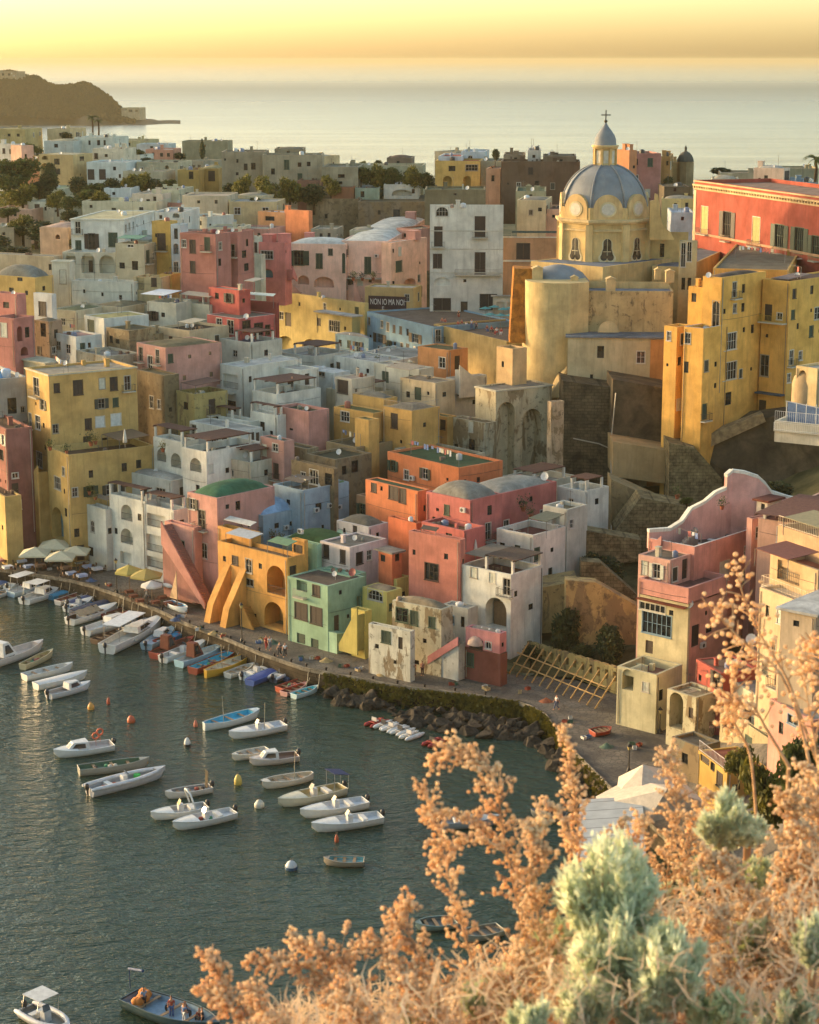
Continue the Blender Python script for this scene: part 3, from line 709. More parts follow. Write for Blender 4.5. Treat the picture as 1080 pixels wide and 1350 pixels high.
# --- red pink tower
b=house('house','salmon red house with grey domed vaults and battered tower front in the harbour centre',
 V(661,651,722,612,734,45,(190,96,90),(158,154,142),D=247.9,ph=.12,kind='vault',vh=.9),
 V(620,660,722,562,662,45,(190,96,90),(140,136,124),D=244,ph=.12,kind='vault',vh=1.5,wins='L 598 693 14 9 w; L 572 684 4 6 n; L 577 672 4 4 n; R 700 662 6 8 n'),
 V(607,712,790,539,614,38,(204,116,98),(120,84,72),D=236,ph=.9,worn=.1,wins='L 569 754 17 22 w k; L 546 728 4 7 n; R 611 740 2 6 n'),
 V(612,700,720,556,640,45,(192,92,86),BRN,D=240,ph=.6,wins='L 592 706 8 6 n'),group=GH)
b.v[2].canopy(.5,.8,.3,.9,1.6,(70,60,52)); b.v[1].ac('L',612,672); b.v[0].dish(.1,.85,.55,.9); b.v[3].tank(.15,.5,.4,.9); b.done()
# --- big white house with pergola
b=house('house','tall white house with big arch, brown glazed pergola terrace and three closed parasols',
 V(674,758,885,608,716,41,(212,210,204),(110,76,66),D=226,ph=.95,wins='L 625 754 8 15 s p; L 649 762 8 13 s p; L 669 774 11 22 B p; L 654 808 28 40 A t; L 622 806 8 5 n; R 700 800 6 8 n'),
 V(703,706,850,655,746,42,(206,196,188),(112,66,56),D=233,ph=.8,worn=.15,wins='R 728 725 4 6 n; R 720 800 6 10 n'),
 V(748,672,760,716,775,44,(190,186,176),(128,116,88),D=238,ph=.5,wins='L 733 690 10 20 h'),group=GH)
v=b.v[0]; v.pergola(.0,.55,.1,.95,2.5,(74,60,50)); v.canopy(.55,1.0,.1,.95,2.4,(112,100,84)); b.v[1].canopy(.0,.5,.4,.95,2.3,(116,110,84)); b.v[1].dish(.05,.1,.35,.4)
for k in range(4): b.v[1].tank(.1+.16*k,.2,.22,.35,(120,96,70))
b.done()
# --- orange houses
b=house('house','bright orange house with dark green flat roofs stepping below the grey arcade',
 V(605,617,660,511,663,50,ORG,(62,84,56),D=258,ph=.3,wins='L 536 626 6 13 w; L 590 632 3 4 n'),
 V(551,648,705,482,567,48,ORG,(62,80,54),D=252,ph=.1,wins='L 493 643 6 11 s k; L 503 644 3 6 n; L 519 648 12 21 s k; L 531 652 8 22 s k; R 560 670 3 8 n'),
 V(549,690,750,512,557,48,(200,92,38),BRN,D=247,ph=.2),
 V(517,730,752,499,530,48,(200,100,50),(128,124,116),D=243,ph=0,kind='slab',wins='L 505 736 6 9 n; R 524 735 6 10 n'))
b.v[0].ac('L',545,630); b.v[1].stair('R',556,700,545,745,1.0,ORG,.7,4); b.v[0].antenna(.8,.2,1.6); b.v[2].tank(.3,.5,.3,.6,(205,205,200)); b.done()
# --- dark tuff house
b=house('house','weathered brown tuff house with mossy roofs and a white arched window',
 V(442,606,650,404,490,46,(132,112,84),(66,68,50),D=264,ph=.3,worn=.9,wins='R 468 615 9 16 n; R 454 620 6 12 n'),
 V(440,618,650,384,446,46,(140,116,84),(64,66,50),D=260,ph=.1,worn=.8,wins='L 400 626 6 7 w; L 414 629 11 19 W; L 433 632 10 16 n'),
 V(404,592,640,372,420,46,(140,122,92),(84,78,60),D=267,ph=.2,worn=.9,wins='L 386 605 5 8 n')); b.v[0].dish(.5,.5); b.v[1].tank(.9,.4,.3,.5,(120,100,80)); b.done()
b=house('house','small dusty pink house with white lattice window above the green vault',
 V(374,582,640,343,388,48,(186,130,118),(96,104,84),D=264,ph=.15,wins='L 363 590 7 10 w; L 352 612 6 10 n')); b.v[0].tank(.4,.5,.3,.5); b.done()
b=house('house','blank salmon pink block with mossy terrace above the weathered tuff house',
 V(407,543,590,365,434,46,(200,134,124),(74,86,60),D=274,ph=.4,wins='L 384 566 5 3 n')); b.v[0].tank(.6,.5,.35,.5,(110,110,90)); b.done()
# --- white terraces B
b=house('house','stepped white apartment house with three brown pergolas on the mid slope',
 V(272,596,660,240,346,44,WHT,GREYR,D=259,ph=.9,wins='L 258 613 15 18 a r; R 300 620 5 7 n'),
 V(240,583,650,202,262,44,WHT,GREYR,D=263,ph=.9,wins='L 213 600 12 17 a r; L 232 607 13 19 a r'),
 V(318,568,600,250,346,44,(206,204,198),LGR,D=270,ph=.1,wins='L 296 580 8 14 d; L 283 580 10 12 w; R 332 578 7 16 d; R 340 578 5 16 d'),
 V(330,556,600,268,345,44,WHT,GREYR,D=276,ph=.9,wins='L 285 552 6 8 n'))
b.v[0].pergola(.05,.95,.05,.8,2.4); b.v[1].pergola(.05,1.0,.1,.95,2.4); b.v[3].pergola(.4,1.0,.1,.8,2.2); b.v[0].dish(.3,.9); b.done()
b=house('house','white house with dark brown veranda roof, a balcony and people at its upper terrace',
 V(365,520,560,332,423,45,WHT,GREYR,D=280,ph=.9),
 V(366,548,600,330,380,45,WHT,GREYR,D=275,ph=.9,wins='L 346 562 6 12 n; L 358 575 4 14 n'),
 V(318,484,570,290,398,44,(206,204,196),(190,190,182),D=286,ph=.12,wins='L 304 503 20 19 h r; L 304 535 14 14 n; R 330 500 4 8 n'),
 V(396,488,520,360,420,45,WHT,LGR,D=288,ph=.15,wins='L 382 503 7 14 d; R 405 500 6 15 d'))
b.v[0].pergola(.05,.95,.05,.9,2.5); b.v[1].pergola(.1,.95,.05,.6,2.1); b.v[2].balcony('L',.3,3.4,b.v[2].hit('L',304,517)[1],1.0,(190,190,184)); b.done()
b=house('house','flat white roofed house with light blue wall and rooftop laundry line',
 V(440,492,530,395,462,45,(190,198,202),(200,200,194),D=292,ph=.15,wins='L 424 492 8 8 w'),
 V(500,478,510,440,540,45,(206,204,196),(188,184,174),D=297,ph=.2,wins='R 520 486 6 9 n')); b.v[0].tank(.5,.4,.4,.6); b.v[1].dish(.7,.3); b.done()
b=house('house','cream house with one brown framed window beside the hillside stairs',
 V(464,500,530,442,494,46,(206,192,172),(176,160,142),D=284,ph=.15,wins='L 452 510 13 17 s k')); b.v[0].tank(.4,.7,.3,.5,(130,70,50)); b.done()
b=house('house','golden yellow house with mossy porches and a railed roof terrace on mid slope',
 V(543,542,605,505,580,45,(204,154,62),(130,120,104),D=272,ph=.15,wins='L 520 555 8 19 s k; R 560 560 4 6 n'),
 V(506,526,580,465,524,45,(200,154,64),(128,124,112),D=278,ph=.2,wins='R 515 540 3 5 n'),
 V(492,545,595,440,512,45,(200,150,58),(96,96,56),D=274,ph=.1,wins='L 455 549 11 13 w; L 481 556 5 6 n'),
 V(486,554,585,468,500,45,(204,154,60),(96,96,56),D=270.5,ph=.1),
 V(590,550,604,548,602,44,(200,148,60),(84,86,56),D=277,ph=.1,wins='L 572 561 14 14 w; L 584 560 6 12 s k'))
v=b.v[0]; v.rail('L',0.05,v.ll-.05,v.zt,-.15,.95,(150,144,130)); v.rail('R',0.05,v.rl-.05,v.zt,-.15,.95,(150,144,130)); b.v[1].rail('L',.05,b.v[1].ll-.05,b.v[1].zt,-.15,.9,(150,144,130)); b.done()
b=house('house','cream rooftop house with green door and grey canopy above the golden yellow house',
 V(574,505,548,528,600,45,(190,168,134),(140,130,112),D=281,ph=.12,wins='L 551 519 9 17 d g; L 538 520 5 8 n; R 586 520 5 6 n'),
 V(552,487,520,493,572,45,(200,194,178),(180,170,150),D=288,ph=.15,wins='L 508 497 9 15 d g')); b.v[0].canopy(.5,1.2,-.4,.4,2.0,(140,130,112)); b.v[1].antenna(.5,.5); b.done()
b=house('house','small orange cube house with mossy roof below the café terrace wall',
 V(592,462,500,551,617,45,(206,132,62),(88,88,56),D=293,ph=.1,wins='L 583 478 8 14 w; R 603 478 7 18 d k')); b.v[0].antenna(.5,.2,1.2); b.done()
b=house('house','whitewashed house with outside stair right of the orange cube house',
 V(596,499,555,588,642,56,(198,192,180),(186,180,166),D=288,ph=.15,wins='R 606 514 5 17 n; R 625 530 4 6 n')); b.v[0].stair('R',600,480,640,512,1.0,(200,194,182),.7,5); b.done()
b=house('house','peeling grey house with small dark windows at the foot of the tall arcade',
 V(641,558,615,596,655,46,(170,160,134),(110,98,76),D=273,ph=.1,worn=.8,wins='L 621 563 5 13 s p; L 622 590 8 22 n; L 634 598 4 8 n')); b.v[0].tank(.6,.4,.3,.3,(120,100,80)); b.done()
# ---------------- upper middle slope
b=house('house','long pale yellow house with three arches below and white terrace above',
 V(481,400,480,360,486,48,(204,180,104),(196,194,186),D=346,ph=.2,wins='L 371 416 5 10 w; L 380 421 8 18 d; L 424 426 9 18 d k; L 377 456 26 26 a; L 410 459 24 24 a; L 444 461 26 22 a'),
 V(464,418,442,417,475,48,(206,180,100),(190,186,176),D=341,ph=0,kind='slab',wins='L 441 430 14 15 w; L 455 433 3 5 n')); 
m=MB(); b.v[0].tank(.45,.3,.35,.5); b.v[0].chimney(.5,.3,.5,1.0,(204,180,104)); b.done()
b=house('house','pale blue house with open brown shutters under a wide roof terrace with banner',
 V(572,431,490,484,580,61,(118,162,196),(112,100,88),D=323,ph=.25,rl=16,wins='L 501 446 8 12 o b; L 548 446 8 12 o b'),
 V(486,446,476,442,492,45,(118,160,192),(150,158,164),D=335,ph=.15,wins='L 472 457 6 13 o b'))
b.v[0].ac('L',502,458); b.v[0].ac('L',549,459); b.v[1].tank(.6,.5,.3,.5); 
b.done()
# yellow block carrying the banner
b=house('house','small yellow rooftop house whose wall carries the dark lettered banner',
 V(545,380,424,481,556,16,(196,160,92),(186,180,166),D=348,ph=.2))
v=b.v[0]; u0,za=v.hit('L',486,407); u1,zb_=v.hit('L',536,404); _,zt_=v.hit('L',500,390)
m=MB(); m.box(v.P('L',u0,za,.02),v.face('L')[1]*(u1-u0),Z*(zt_-za),v.face('L')[3]*.05); ban=m.build('banner',paint((66,44,48),.8,0,.5),b.root)
def text(s,P,h,n,size,mat,parent,name='lettering',sx=1):
    cu=bpy.data.curves.new('t','FONT'); cu.body=s; cu.size=size; cu.extrude=.01; cu.align_x='CENTER'; cu.align_y='CENTER'
    o=bpy.data.objects.new('t',cu); COL.objects.link(o); bpy.context.view_layer.update()
    dg=bpy.context.evaluated_depsgraph_get(); me=bpy.data.meshes.new_from_object(o.evaluated_get(dg)); bpy.data.objects.remove(o)
    M=Matrix(((h.x*sx,0,n.x),(h.y*sx,0,n.y),(0,1,0))); 
    for vv in me.vertices: vv.co=M@vv.co
    me.materials.clear(); me.materials.append(mat); q=bpy.data.objects.new(name,me); COL.objects.link(q)
    q.parent=parent; q.location=Vector(P)-abs_loc(parent); return q
uc=(u0+u1)/2; zc=(za+zt_)/2
text('NON IO MA NOI',v.P('L',uc,zc+.1,.085),v.face('L')[1],v.face('L')[3],1.5,paint((225,220,210),.8),ban,sx=.56)
text('E',v.P('L',uc-.8,zc-.95,.085),v.face('L')[1],v.face('L')[3],.8,paint((225,220,210),.8),ban,sx=1.2)
b.done()
b=house('retaining_wall','ochre retaining wall under the crowded café terrace',
 V(668,450,520,572,690,62,(192,158,86),(120,106,92),D=306,ph=.9,rl=22,wins=''),cat='wall',group='walls of the old town'); b.done()
# tall white house
b=house('house','tall four storey white house with dark shuttered windows above the café terrace',
 V(664,270,425,567,680,3,(208,206,198),(206,206,200),D=345,ph=.5,Dy=425,worn=.12,wins='L 633 299 13 27 B k; L 578 312 10 26 B k; L 577 344 11 18 s k; L 633 347 13 28 s k; L 583 279 16 12 v; L 583 371 20 11 a w; L 583 401 22 15 s k; L 612 405 9 15 d; L 644 398 22 20 s k; L 613 370 4 4 n; R 672 290 4 10 n')); 
v=b.v[0]; v.balcony('L',v.hit('L',600,366)[0],v.ll-.3,v.hit('L',630,362)[1],1.0,(120,96,80)); v.tank(.55,.3,.5,.7); v.tank(.7,.5,.4,.5,(140,120,104)); v.chimney(.62,.6,.7,1.2); v.antenna(.25,.8,3)
mm=MB(); O,h,ln,n=v.face('L')
for yy in (305,329,360):
    _,zz=v.hit('L',600,yy); mm.box(v.P('L',0,zz,.002),h*ln,Z*.16,n*.07)
mm.build('string_course',plaster((196,190,176)),b.root); b.done()
b=house('house','tan house with white cornice between the tall white house and the church dome',
 V(772,312,430,664,780,2,(190,138,92),(72,84,66),D=346,ph=.3,cornice=(208,198,176),wins='L 690 331 17 20 s k; L 725 385 8 12 n')); 
v=b.v[0]; mm=MB(); O,h,ln,n=v.face('L'); _,zz=v.hit('L',690,345); mm.box(v.P('L',0,zz,.002),h*ln,Z*.3,n*.25); mm.build('string_course',plaster((206,198,180)),b.root); v.canopy(.3,.9,.2,.9,1.2,(60,72,60)); b.done()
# cafe pavilion
b=house('cafe_pavilion','white canopied café front at the end of the terrace',V(678,391,425,650,690,2,(190,184,170),(170,165,150),D=341,ph=0,kind='slab',wins='L 660 407 10 18 h; L 674 408 10 18 h'),cat='café front',group='buildings round the café terrace'); b.done()
# pink mansion
b=house('house','long salmon pink mansion with green shutters, balcony and low white roof domes',
 V(456,322,398,381,467,10,(238,190,170),(206,206,196),D=362,ph=.1,kind='vault',vh=1.0,wins='L 394 340 13 19 o g; L 421 344 8 19 s g; L 400 369 15 12 a; L 427 372 26 14 a; L 385 345 4 18 n; L 456 347 10 27 D g'),
 V(512,318,398,450,565,8,(238,190,170),(206,206,196),D=362.6,ph=.1,kind='vault',vh=1.1,wins='L 485 350 8 22 s g'),
 V(516,320,405,503,563,30,(236,178,150),(200,196,182),D=357,ph=.15,wins='R 526 351 8 14 s g; R 540 372 16 10 a; R 553 385 8 14 n'))
v=b.v[1]; v.balcony('L',.2,v.hit('L',507,368)[0],v.hit('L',480,366)[1],1.6,(50,60,46)); v.ac('L',497,337)
b.v[0].stair('L',468,368,478,392,1.2,(206,148,132),.8,4); b.v[0].stair('L',376,362,398,384,1.2,(206,148,132),.8,4)
b.v[0].chimney(.75,.7,1.6,1.6,(206,120,112)); b.v[1].chimney(.25,.8,2,2,(206,140,128)); b.v[2].chimney(.3,.7,2,1.6,(206,140,128)); b.done()
b=house('house','small bright coral pink house with twin square chimneys left of the mansion',
 V(375,320,366,341,384,20,(206,110,104),(150,96,88),D=352,ph=.2,wins='L 352 336 16 11 w; L 350 360 20 12 a b')); b.v[0].chimney(.75,.6,2.0,1.4); b.v[0].chimney(.15,.6,1.8,1.6); b.v[0].stair('R',378,350,384,365,1,(206,110,104),.6,2); b.done()
b=house('house','cream house with a paired white window beside the coral pink house',
 V(345,312,372,324,352,20,(196,196,180),(160,160,150),D=354,ph=.15,wins='L 334 326 9 12 s k'),
 V(344,336,374,309,350,20,(190,190,170),(150,140,120),D=349,ph=.6,wins='L 317 354 12 10 h r; L 332 357 6 12 d')); b.done()
b=house('house','dusty rose three storey house with washing on its balcony on the upper left slope',
 V(284,309,374,237,304,30,(176,108,98),(104,60,54),D=318,ph=.3,wins='L 254 325 7 17 s k; L 254 352 6 15 s k; R 278 354 3 5 n'),
 V(313,306,372,280,335,24,(178,108,98),(92,84,66),D=323,ph=.3,wins='L 291 330 10 16 B k; L 305 330 9 16 B; R 322 335 6 10 n; R 325 352 6 10 n')); b.v[0].dish(.1,.4); b.v[0].chimney(.5,.5,.6,.8); b.v[0].tank(.3,.6,.6,.8,(120,40,36)); b.done()
# red houses
b=house('house','coral pink and dark red house with white banded windows and terrace awning',
 V(315,420,480,273,363,44,(200,88,84),(120,112,100),D=304,ph=.12,trim=(206,190,186),wins='L 289 424 7 9 w; L 304 431 8 18 w; R 325 430 10 14 w k; R 341 434 11 16 w k; R 353 435 6 13 w k; L 302 454 6 10 n; R 345 462 20 14 a'),
 V(315,383,420,275,330,44,(192,78,70),(146,140,128),D=309,ph=.15,wins='L 302 393 6 12 o k; L 286 390 5 8 n'),
 V(364,399,425,316,368,30,(150,52,46),(140,134,124),D=311,ph=.9,wins=''))
b.v[2].canopy(.05,.95,-.3,.6,2.2,(196,206,196)); b.v[1].canopy(-.4,-.1,.2,1.2,2.0,(150,146,134)); b.v[0].dish(.0,.2,.5,.3); b.done()
b=house('house','low house under a brown awning terrace left of the coral house',
 V(276,402,445,232,290,40,(196,186,162),(110,98,84),D=313,ph=.9,wins='L 250 420 6 8 n')); b.v[0].canopy(0,.9,.0,.9,2.4,(168,158,140)); b.v[0].pergola(.3,1.,.4,.9,2.1,(96,66,56)); b.done()
b=house('house','pale walled house with dark tar roof in front of the coral house',
 V(250,436,470,208,302,42,(190,170,136),(64,60,50),D=299,ph=.4,worn=.2,wins='L 225 446 5 6 n')); b.v[0].canopy(.2,.6,.2,.6,1.5,(170,162,140)); b.v[0].tank(.7,.5,.3,.5); b.done()
b=house('house','pink house with bare orange tuff side wall behind the ochre house',
 V(218,459,575,180,292,50,(200,140,128),(118,108,80),D=284,ph=.12,wins='L 198 480 6 22 B; R 250 470 4 5 n'),
 V(219,458.5,570,216,291,50,(164,122,82),(118,108,80),D=284.2,ph=.1,worn=.8)); b.done()
b=house('house','ruinous brown tuff house with two pale windows squeezed behind the ochre house',
 V(216,495,575,180,236,50,(138,118,84),(110,104,80),D=279,ph=.2,worn=.9,wins='L 200 530 5 16 w; L 210 533 4 12 w; R 225 540 4 6 n')); b.done()
b=house('house','olive yellow walled terrace house with dark canopy beside the white verandas',
 V(256,520,575,232,300,50,(166,146,78),(84,76,60),D=277,ph=.8,worn=.4,wins='L 245 535 6 10 n')); b.v[0].canopy(.1,.9,.1,.9,2.2,(88,60,48)); b.done()
# --- left upper slope
b=house('house','white villa with cream roof and two tall shuttered windows on the upper left',
 V(163,289,332,93,204,8,(204,206,204),(186,178,140),D=340,ph=.1,cornice=(200,200,190),wins='L 121 318 9 20 o k; L 149 316 11 18 s g; R 175 315 5 10 n'),
 V(152,333,366,82,168,8,(196,192,176),(170,150,130),D=334,ph=.7,wins='L 93 340 14 13 a; L 116 347 18 26 a d; L 141 348 20 24 a')); b.v[0].tank(.3,.5,.5,.6); b.done()
b=house('house','tall white stair tower house with one window left of the villa arches',
 V(92,344,402,68,98,14,(204,200,184),(180,176,160),D=326,ph=.15,cornice=(206,202,190),wins='L 83 365 8 18 s p')); b.done()
b=house('house','long low whitewashed house with rounded end below the villa',
 V(176,372,404,94,186,14,(200,198,188),(176,172,158),D=322,ph=.5,worn=.3,wins='L 111 384 3 5 n; L 135 388 3 5 n; L 159 392 4 6 n')); b.v[0].tank(.6,.5,.35,.5); b.v[0].chimney(.35,.5); b.done()
b=house('house','pale stone terrace house with green net awning on the upper left slope',
 V(190,322,366,152,206,20,(180,172,146),(150,146,130),D=331,ph=.7,worn=.3,wins='L 172 320 8 12 w; L 161 350 7 8 n; L 178 350 8 12 n')); b.v[0].canopy(.2,1,.1,.8,1.8,(96,140,116)); b.done()
b=house('house','mustard yellow narrow house with a dark double door on the upper left',
 V(224,292,345,200,234,20,(196,156,58),(150,150,140),D=334,ph=.2,wins='L 213 319 10 22 B k; L 206 310 3 5 n')); b.done()
b=house('house','narrow pale blue and white house next to the mustard house',
 V(238,296,376,225,248,20,(176,190,200),(170,170,164),D=331,ph=.2,wins='L 232 308 5 14 n; L 232 328 7 14 a r; L 232 352 6 14 B')); b.done()
b=house('house','tan house with dark balcony openings below the mustard house',
 V(212,366,388,176,226,20,(180,160,116),(120,80,66),D=322,ph=.7,wins='L 185 374 10 16 h r; L 203 371 6 13 s k'),
 V(226,362,392,210,238,20,(196,160,60),(130,120,100),D=325,ph=.2,wins='L 218 374 5 10 n')); b.done()
b=house('house','low white house with a white sunshade on its terrace',
 V(232,400,436,194,262,30,(196,192,176),(190,188,180),D=312,ph=.7,wins='L 215 415 5 6 n')); b.v[0].canopy(.5,1.3,.1,.9,2.0,(212,218,222)); b.v[0].tank(.2,.3,.4,1.0,(50,60,84)); b.v[0].chimney(.1,.6,.8,.8); b.done()
b=house('house','small white house with one window and yellowish flat roof',
 V(137,420,462,111,196,50,(200,202,200),(170,164,112),D=304,ph=.1,wins='L 120 430 8 16 s g; R 160 432 4 6 n')); b.done()
b=house('house','low white house with two windows and cable mast in front of the small white house',
 V(100,444,478,70,134,48,(200,202,200),(176,140,130),D=298,ph=.25,wins='L 77 456 6 12 w; L 90 460 6 12 w; R 118 455 4 7 n')); b.v[0].antenna(.2,.1,3); b.done()
b=house('house','broken tuff walled house with dark roof and dish among the left slope roofs',
 V(170,436,475,140,206,44,(158,136,96),(96,92,70),D=299,ph=.15,worn=.8,wins='L 155 450 5 6 n'),
 V(205,440,478,176,232,46,(150,130,92),(80,80,66),D=302,ph=.1,worn=.7)); b.v[1].dish(.4,.2); b.done()
b=house('house','white cube house with brown shutter at the far left, above the pink walls',
 V(68,388,424,44,74,36,(190,194,200),(168,164,120),D=309,ph=.15,wins='L 56 407 9 18 s k')); b.done()
b=house('house','stained brown house with tall dark windows below the white cube house',
 V(64,424,475,45,82,40,(160,130,104),(120,112,96),D=301,ph=.2,worn=.5,wins='L 57 435 7 18 n; R 74 440 5 12 n')); b.done()
b=house('house','rose pink house with blocked arches at the left edge',
 V(18,420,480,-8,45,36,(186,112,104),(128,96,84),D=294,ph=.5,wins='L 5 435 8 18 s p; R 26 440 7 20 a; R 36 438 6 14 n; R 32 463 10 12 a'),
 V(22,388,425,-8,34,36,(190,116,108),(130,90,80),D=299,ph=.5,wins='L 8 402 8 8 n')); b.v[1].dish(.3,.4); b.done()
b=house('house','ochre yellow house with grey barrel roof at the upper left edge',
 V(46,366,402,-10,70,30,(196,160,76),(128,128,118),D=318,ph=.1,kind='vault',vh=1.8,wins='L 26 364 7 13 n; L 15 383 6 8 n; L 35 386 4 6 n; R 58 380 4 6 n')); b.done()
b=house('house','long blank sandy wall house with round hatch at the upper left edge',
 V(70,338,372,-20,82,24,(184,164,134),(130,128,118),D=333,ph=.1,worn=.3,wins='L 66 352 4 8 n; R 76 350 3 6 n')); b.done()
b=house('house','cream awning shelter house between the pink walls and the ochre roof',
 V(60,480,500,22,82,46,(190,180,150),(196,188,160),D=291,ph=0,kind='slab',wins='L 40 488 8 8 n')); b.done()
b=house('house','low rubble roofed house behind the ochre yellow house',
 V(140,470,490,100,185,50,(170,160,140),(130,126,116),D=288,ph=.4,worn=.5)); b.v[0].tank(.3,.3,.5,.6); b.v[0].tank(.6,.6,.4,.4,(150,140,120)); b.v[0].chimney(.5,.2); b.done()
# fillers between rows: roofs seen as strips
FILL=[(318,398,440,260,340,40,(188,180,160),(150,142,124),316,'house with grey roof terrace behind the coral house'),
(330,452,480,290,372,44,(196,192,180),(150,150,144),298,'low white house with solar panels on its roof'),
(230,405,430,190,262,30,(188,184,166),(140,136,120),318,'plain pale house behind the white sunshade terrace'),
(415,470,495,360,462,40,(198,196,188),(172,170,162),303,'white roofed house below the pale yellow arches'),
(540,472,500,470,580,30,(186,190,190),(150,150,140),302,'white terrace house with potted plants below the blue house'),
(480,520,550,430,520,45,(190,178,150),(130,124,108),287,'sandy walled house hidden behind the golden porches'),
(330,610,640,280,372,44,(188,180,160),(120,112,98),262,'pale house hidden behind the green vault'),
(265,440,470,240,310,44,(170,160,130),(100,98,80),305,'olive grey house with mossy roof edge'),
(700,640,680,650,760,45,(190,180,160),(150,146,134),255,'pale domed house behind the salmon red vaults'),
(772,648,705,735,803,45,(206,204,198),(204,206,206),247,'white roof terrace house with dish beside the stone cliff'),
(540,668,700,470,580,46,(176,130,90),(110,90,70),256,'tan house tucked behind the orange houses'),
(100,410,440,66,150,30,(180,172,150),(120,124,90),312,'pale house with green roof patch on the left slope'),
(160,405,430,120,206,30,(178,168,144),(128,124,100),316,'grey beige house behind the small white house'),
(470,590,625,430,520,46,(150,128,90),(96,90,70),270,'brown stone house under the golden house'),
(590,606,640,520,640,48,(180,166,140),(74,92,64),266,'pale parapet house behind the orange roof')]
for (xc,yt,yb,xl,xr,a,c,rf,D,lab) in FILL:
    b=house('house',lab,V(xc,yt,yb,xl,xr,a,c,rf,D=D,ph=.3,worn=.2,wins='L %d %d 6 9 w; R %d %d 5 8 n'%((xc+xl)//2,yt+14,(xc+xr)//2,yt+13)))
    v=b.v[0]
    if random.random()<.6: v.dish(.3+.4*random.random(),.4)
    if random.random()<.6: v.chimney(.7,.7,.6,.8)
    if c[0]>186 and v.ll>4 and v.rl>3 and D<305: v.ph=.8; v.pergola(.1,.6,.15,.8,2.2); v.kind='terrace'
    if 'solar' in lab:
        m=MB(); O=v.R(.1,.2)+Z*.15; m.prism([O,O+v.dl*v.ll*.6,O+v.dl*v.ll*.6+v.dr*v.rl*.35+Z*.5,O+v.dr*v.rl*.35+Z*.5],Z*.06); m.build('solar_panel',paint((60,76,92),.3),b.root)
    b.done()
# ---------------- ruined tuff wall on plateau & others behind mansion
b=house('house','long crumbling brown tuff building with a dark doorway behind the pink mansion',
 V(472,262,306,404,478,2,(146,122,88),(112,106,74),D=420,ph=.4,worn=.9,wins='L 430 285 4 6 n'),
 V(572,266,310,472,580,2,(128,110,86),(104,96,74),D=415,ph=.3,worn=.9,wins='L 523 283 9 14 n; L 539 284 6 9 w; L 500 280 4 6 n'),group=GF); b.done()
b=house('house','rust red and white roof cabins standing on the crumbling tuff building',
 V(466,247,262,437,470,2,(150,92,58),(120,80,60),D=424,ph=.2),V(500,248,266,468,506,2,(150,168,148),(170,170,160),D=426,ph=.2,wins='L 478 256 5 8 n'),
 V(552,243,268,506,560,2,(196,196,192),(180,180,176),D=428,ph=.3,wins='L 530 254 26 8 a; L 545 252 4 6 n'),group=GF); b.v[2].chimney(.9,.2,.8,1.6); b.v[2].chimney(.1,.2,.8,1.6); b.done()
b=house('house','buff house with two square windows and sunlit glass veranda on the plateau edge',
 V(365,266,294,302,376,6,(190,166,120),(150,150,140),D=397,ph=.15,wins='L 313 278 8 9 w; L 350 278 8 9 w'),
 V(302,263,276,276,304,6,(214,190,120),(200,190,160),D=401,ph=.1,wins='L 289 268 22 8 w'),group=GF); b.done()
b=house('house','orange walled house with white roof corner catching the sun beside the buff house',
 V(407,278,302,375,412,40,(214,120,60),(188,184,176),D=385,ph=.3),V(376,280,300,340,392,30,(206,140,84),(180,190,196),D=389,ph=.2,wins='L 356 288 12 6 n'),group=GF); b.v[0].chimney(.9,.4,.8,1); b.done()
b=house('house','white and blue house with cluttered roofs left of the buff house',
 V(300,292,310,262,312,14,(170,186,194),(150,130,110),D=391,ph=.3,wins='L 290 295 7 10 n; L 270 296 5 6 n'),group=GF); b.v[0].tank(.2,.4,.5,1,(140,60,50)); b.done()
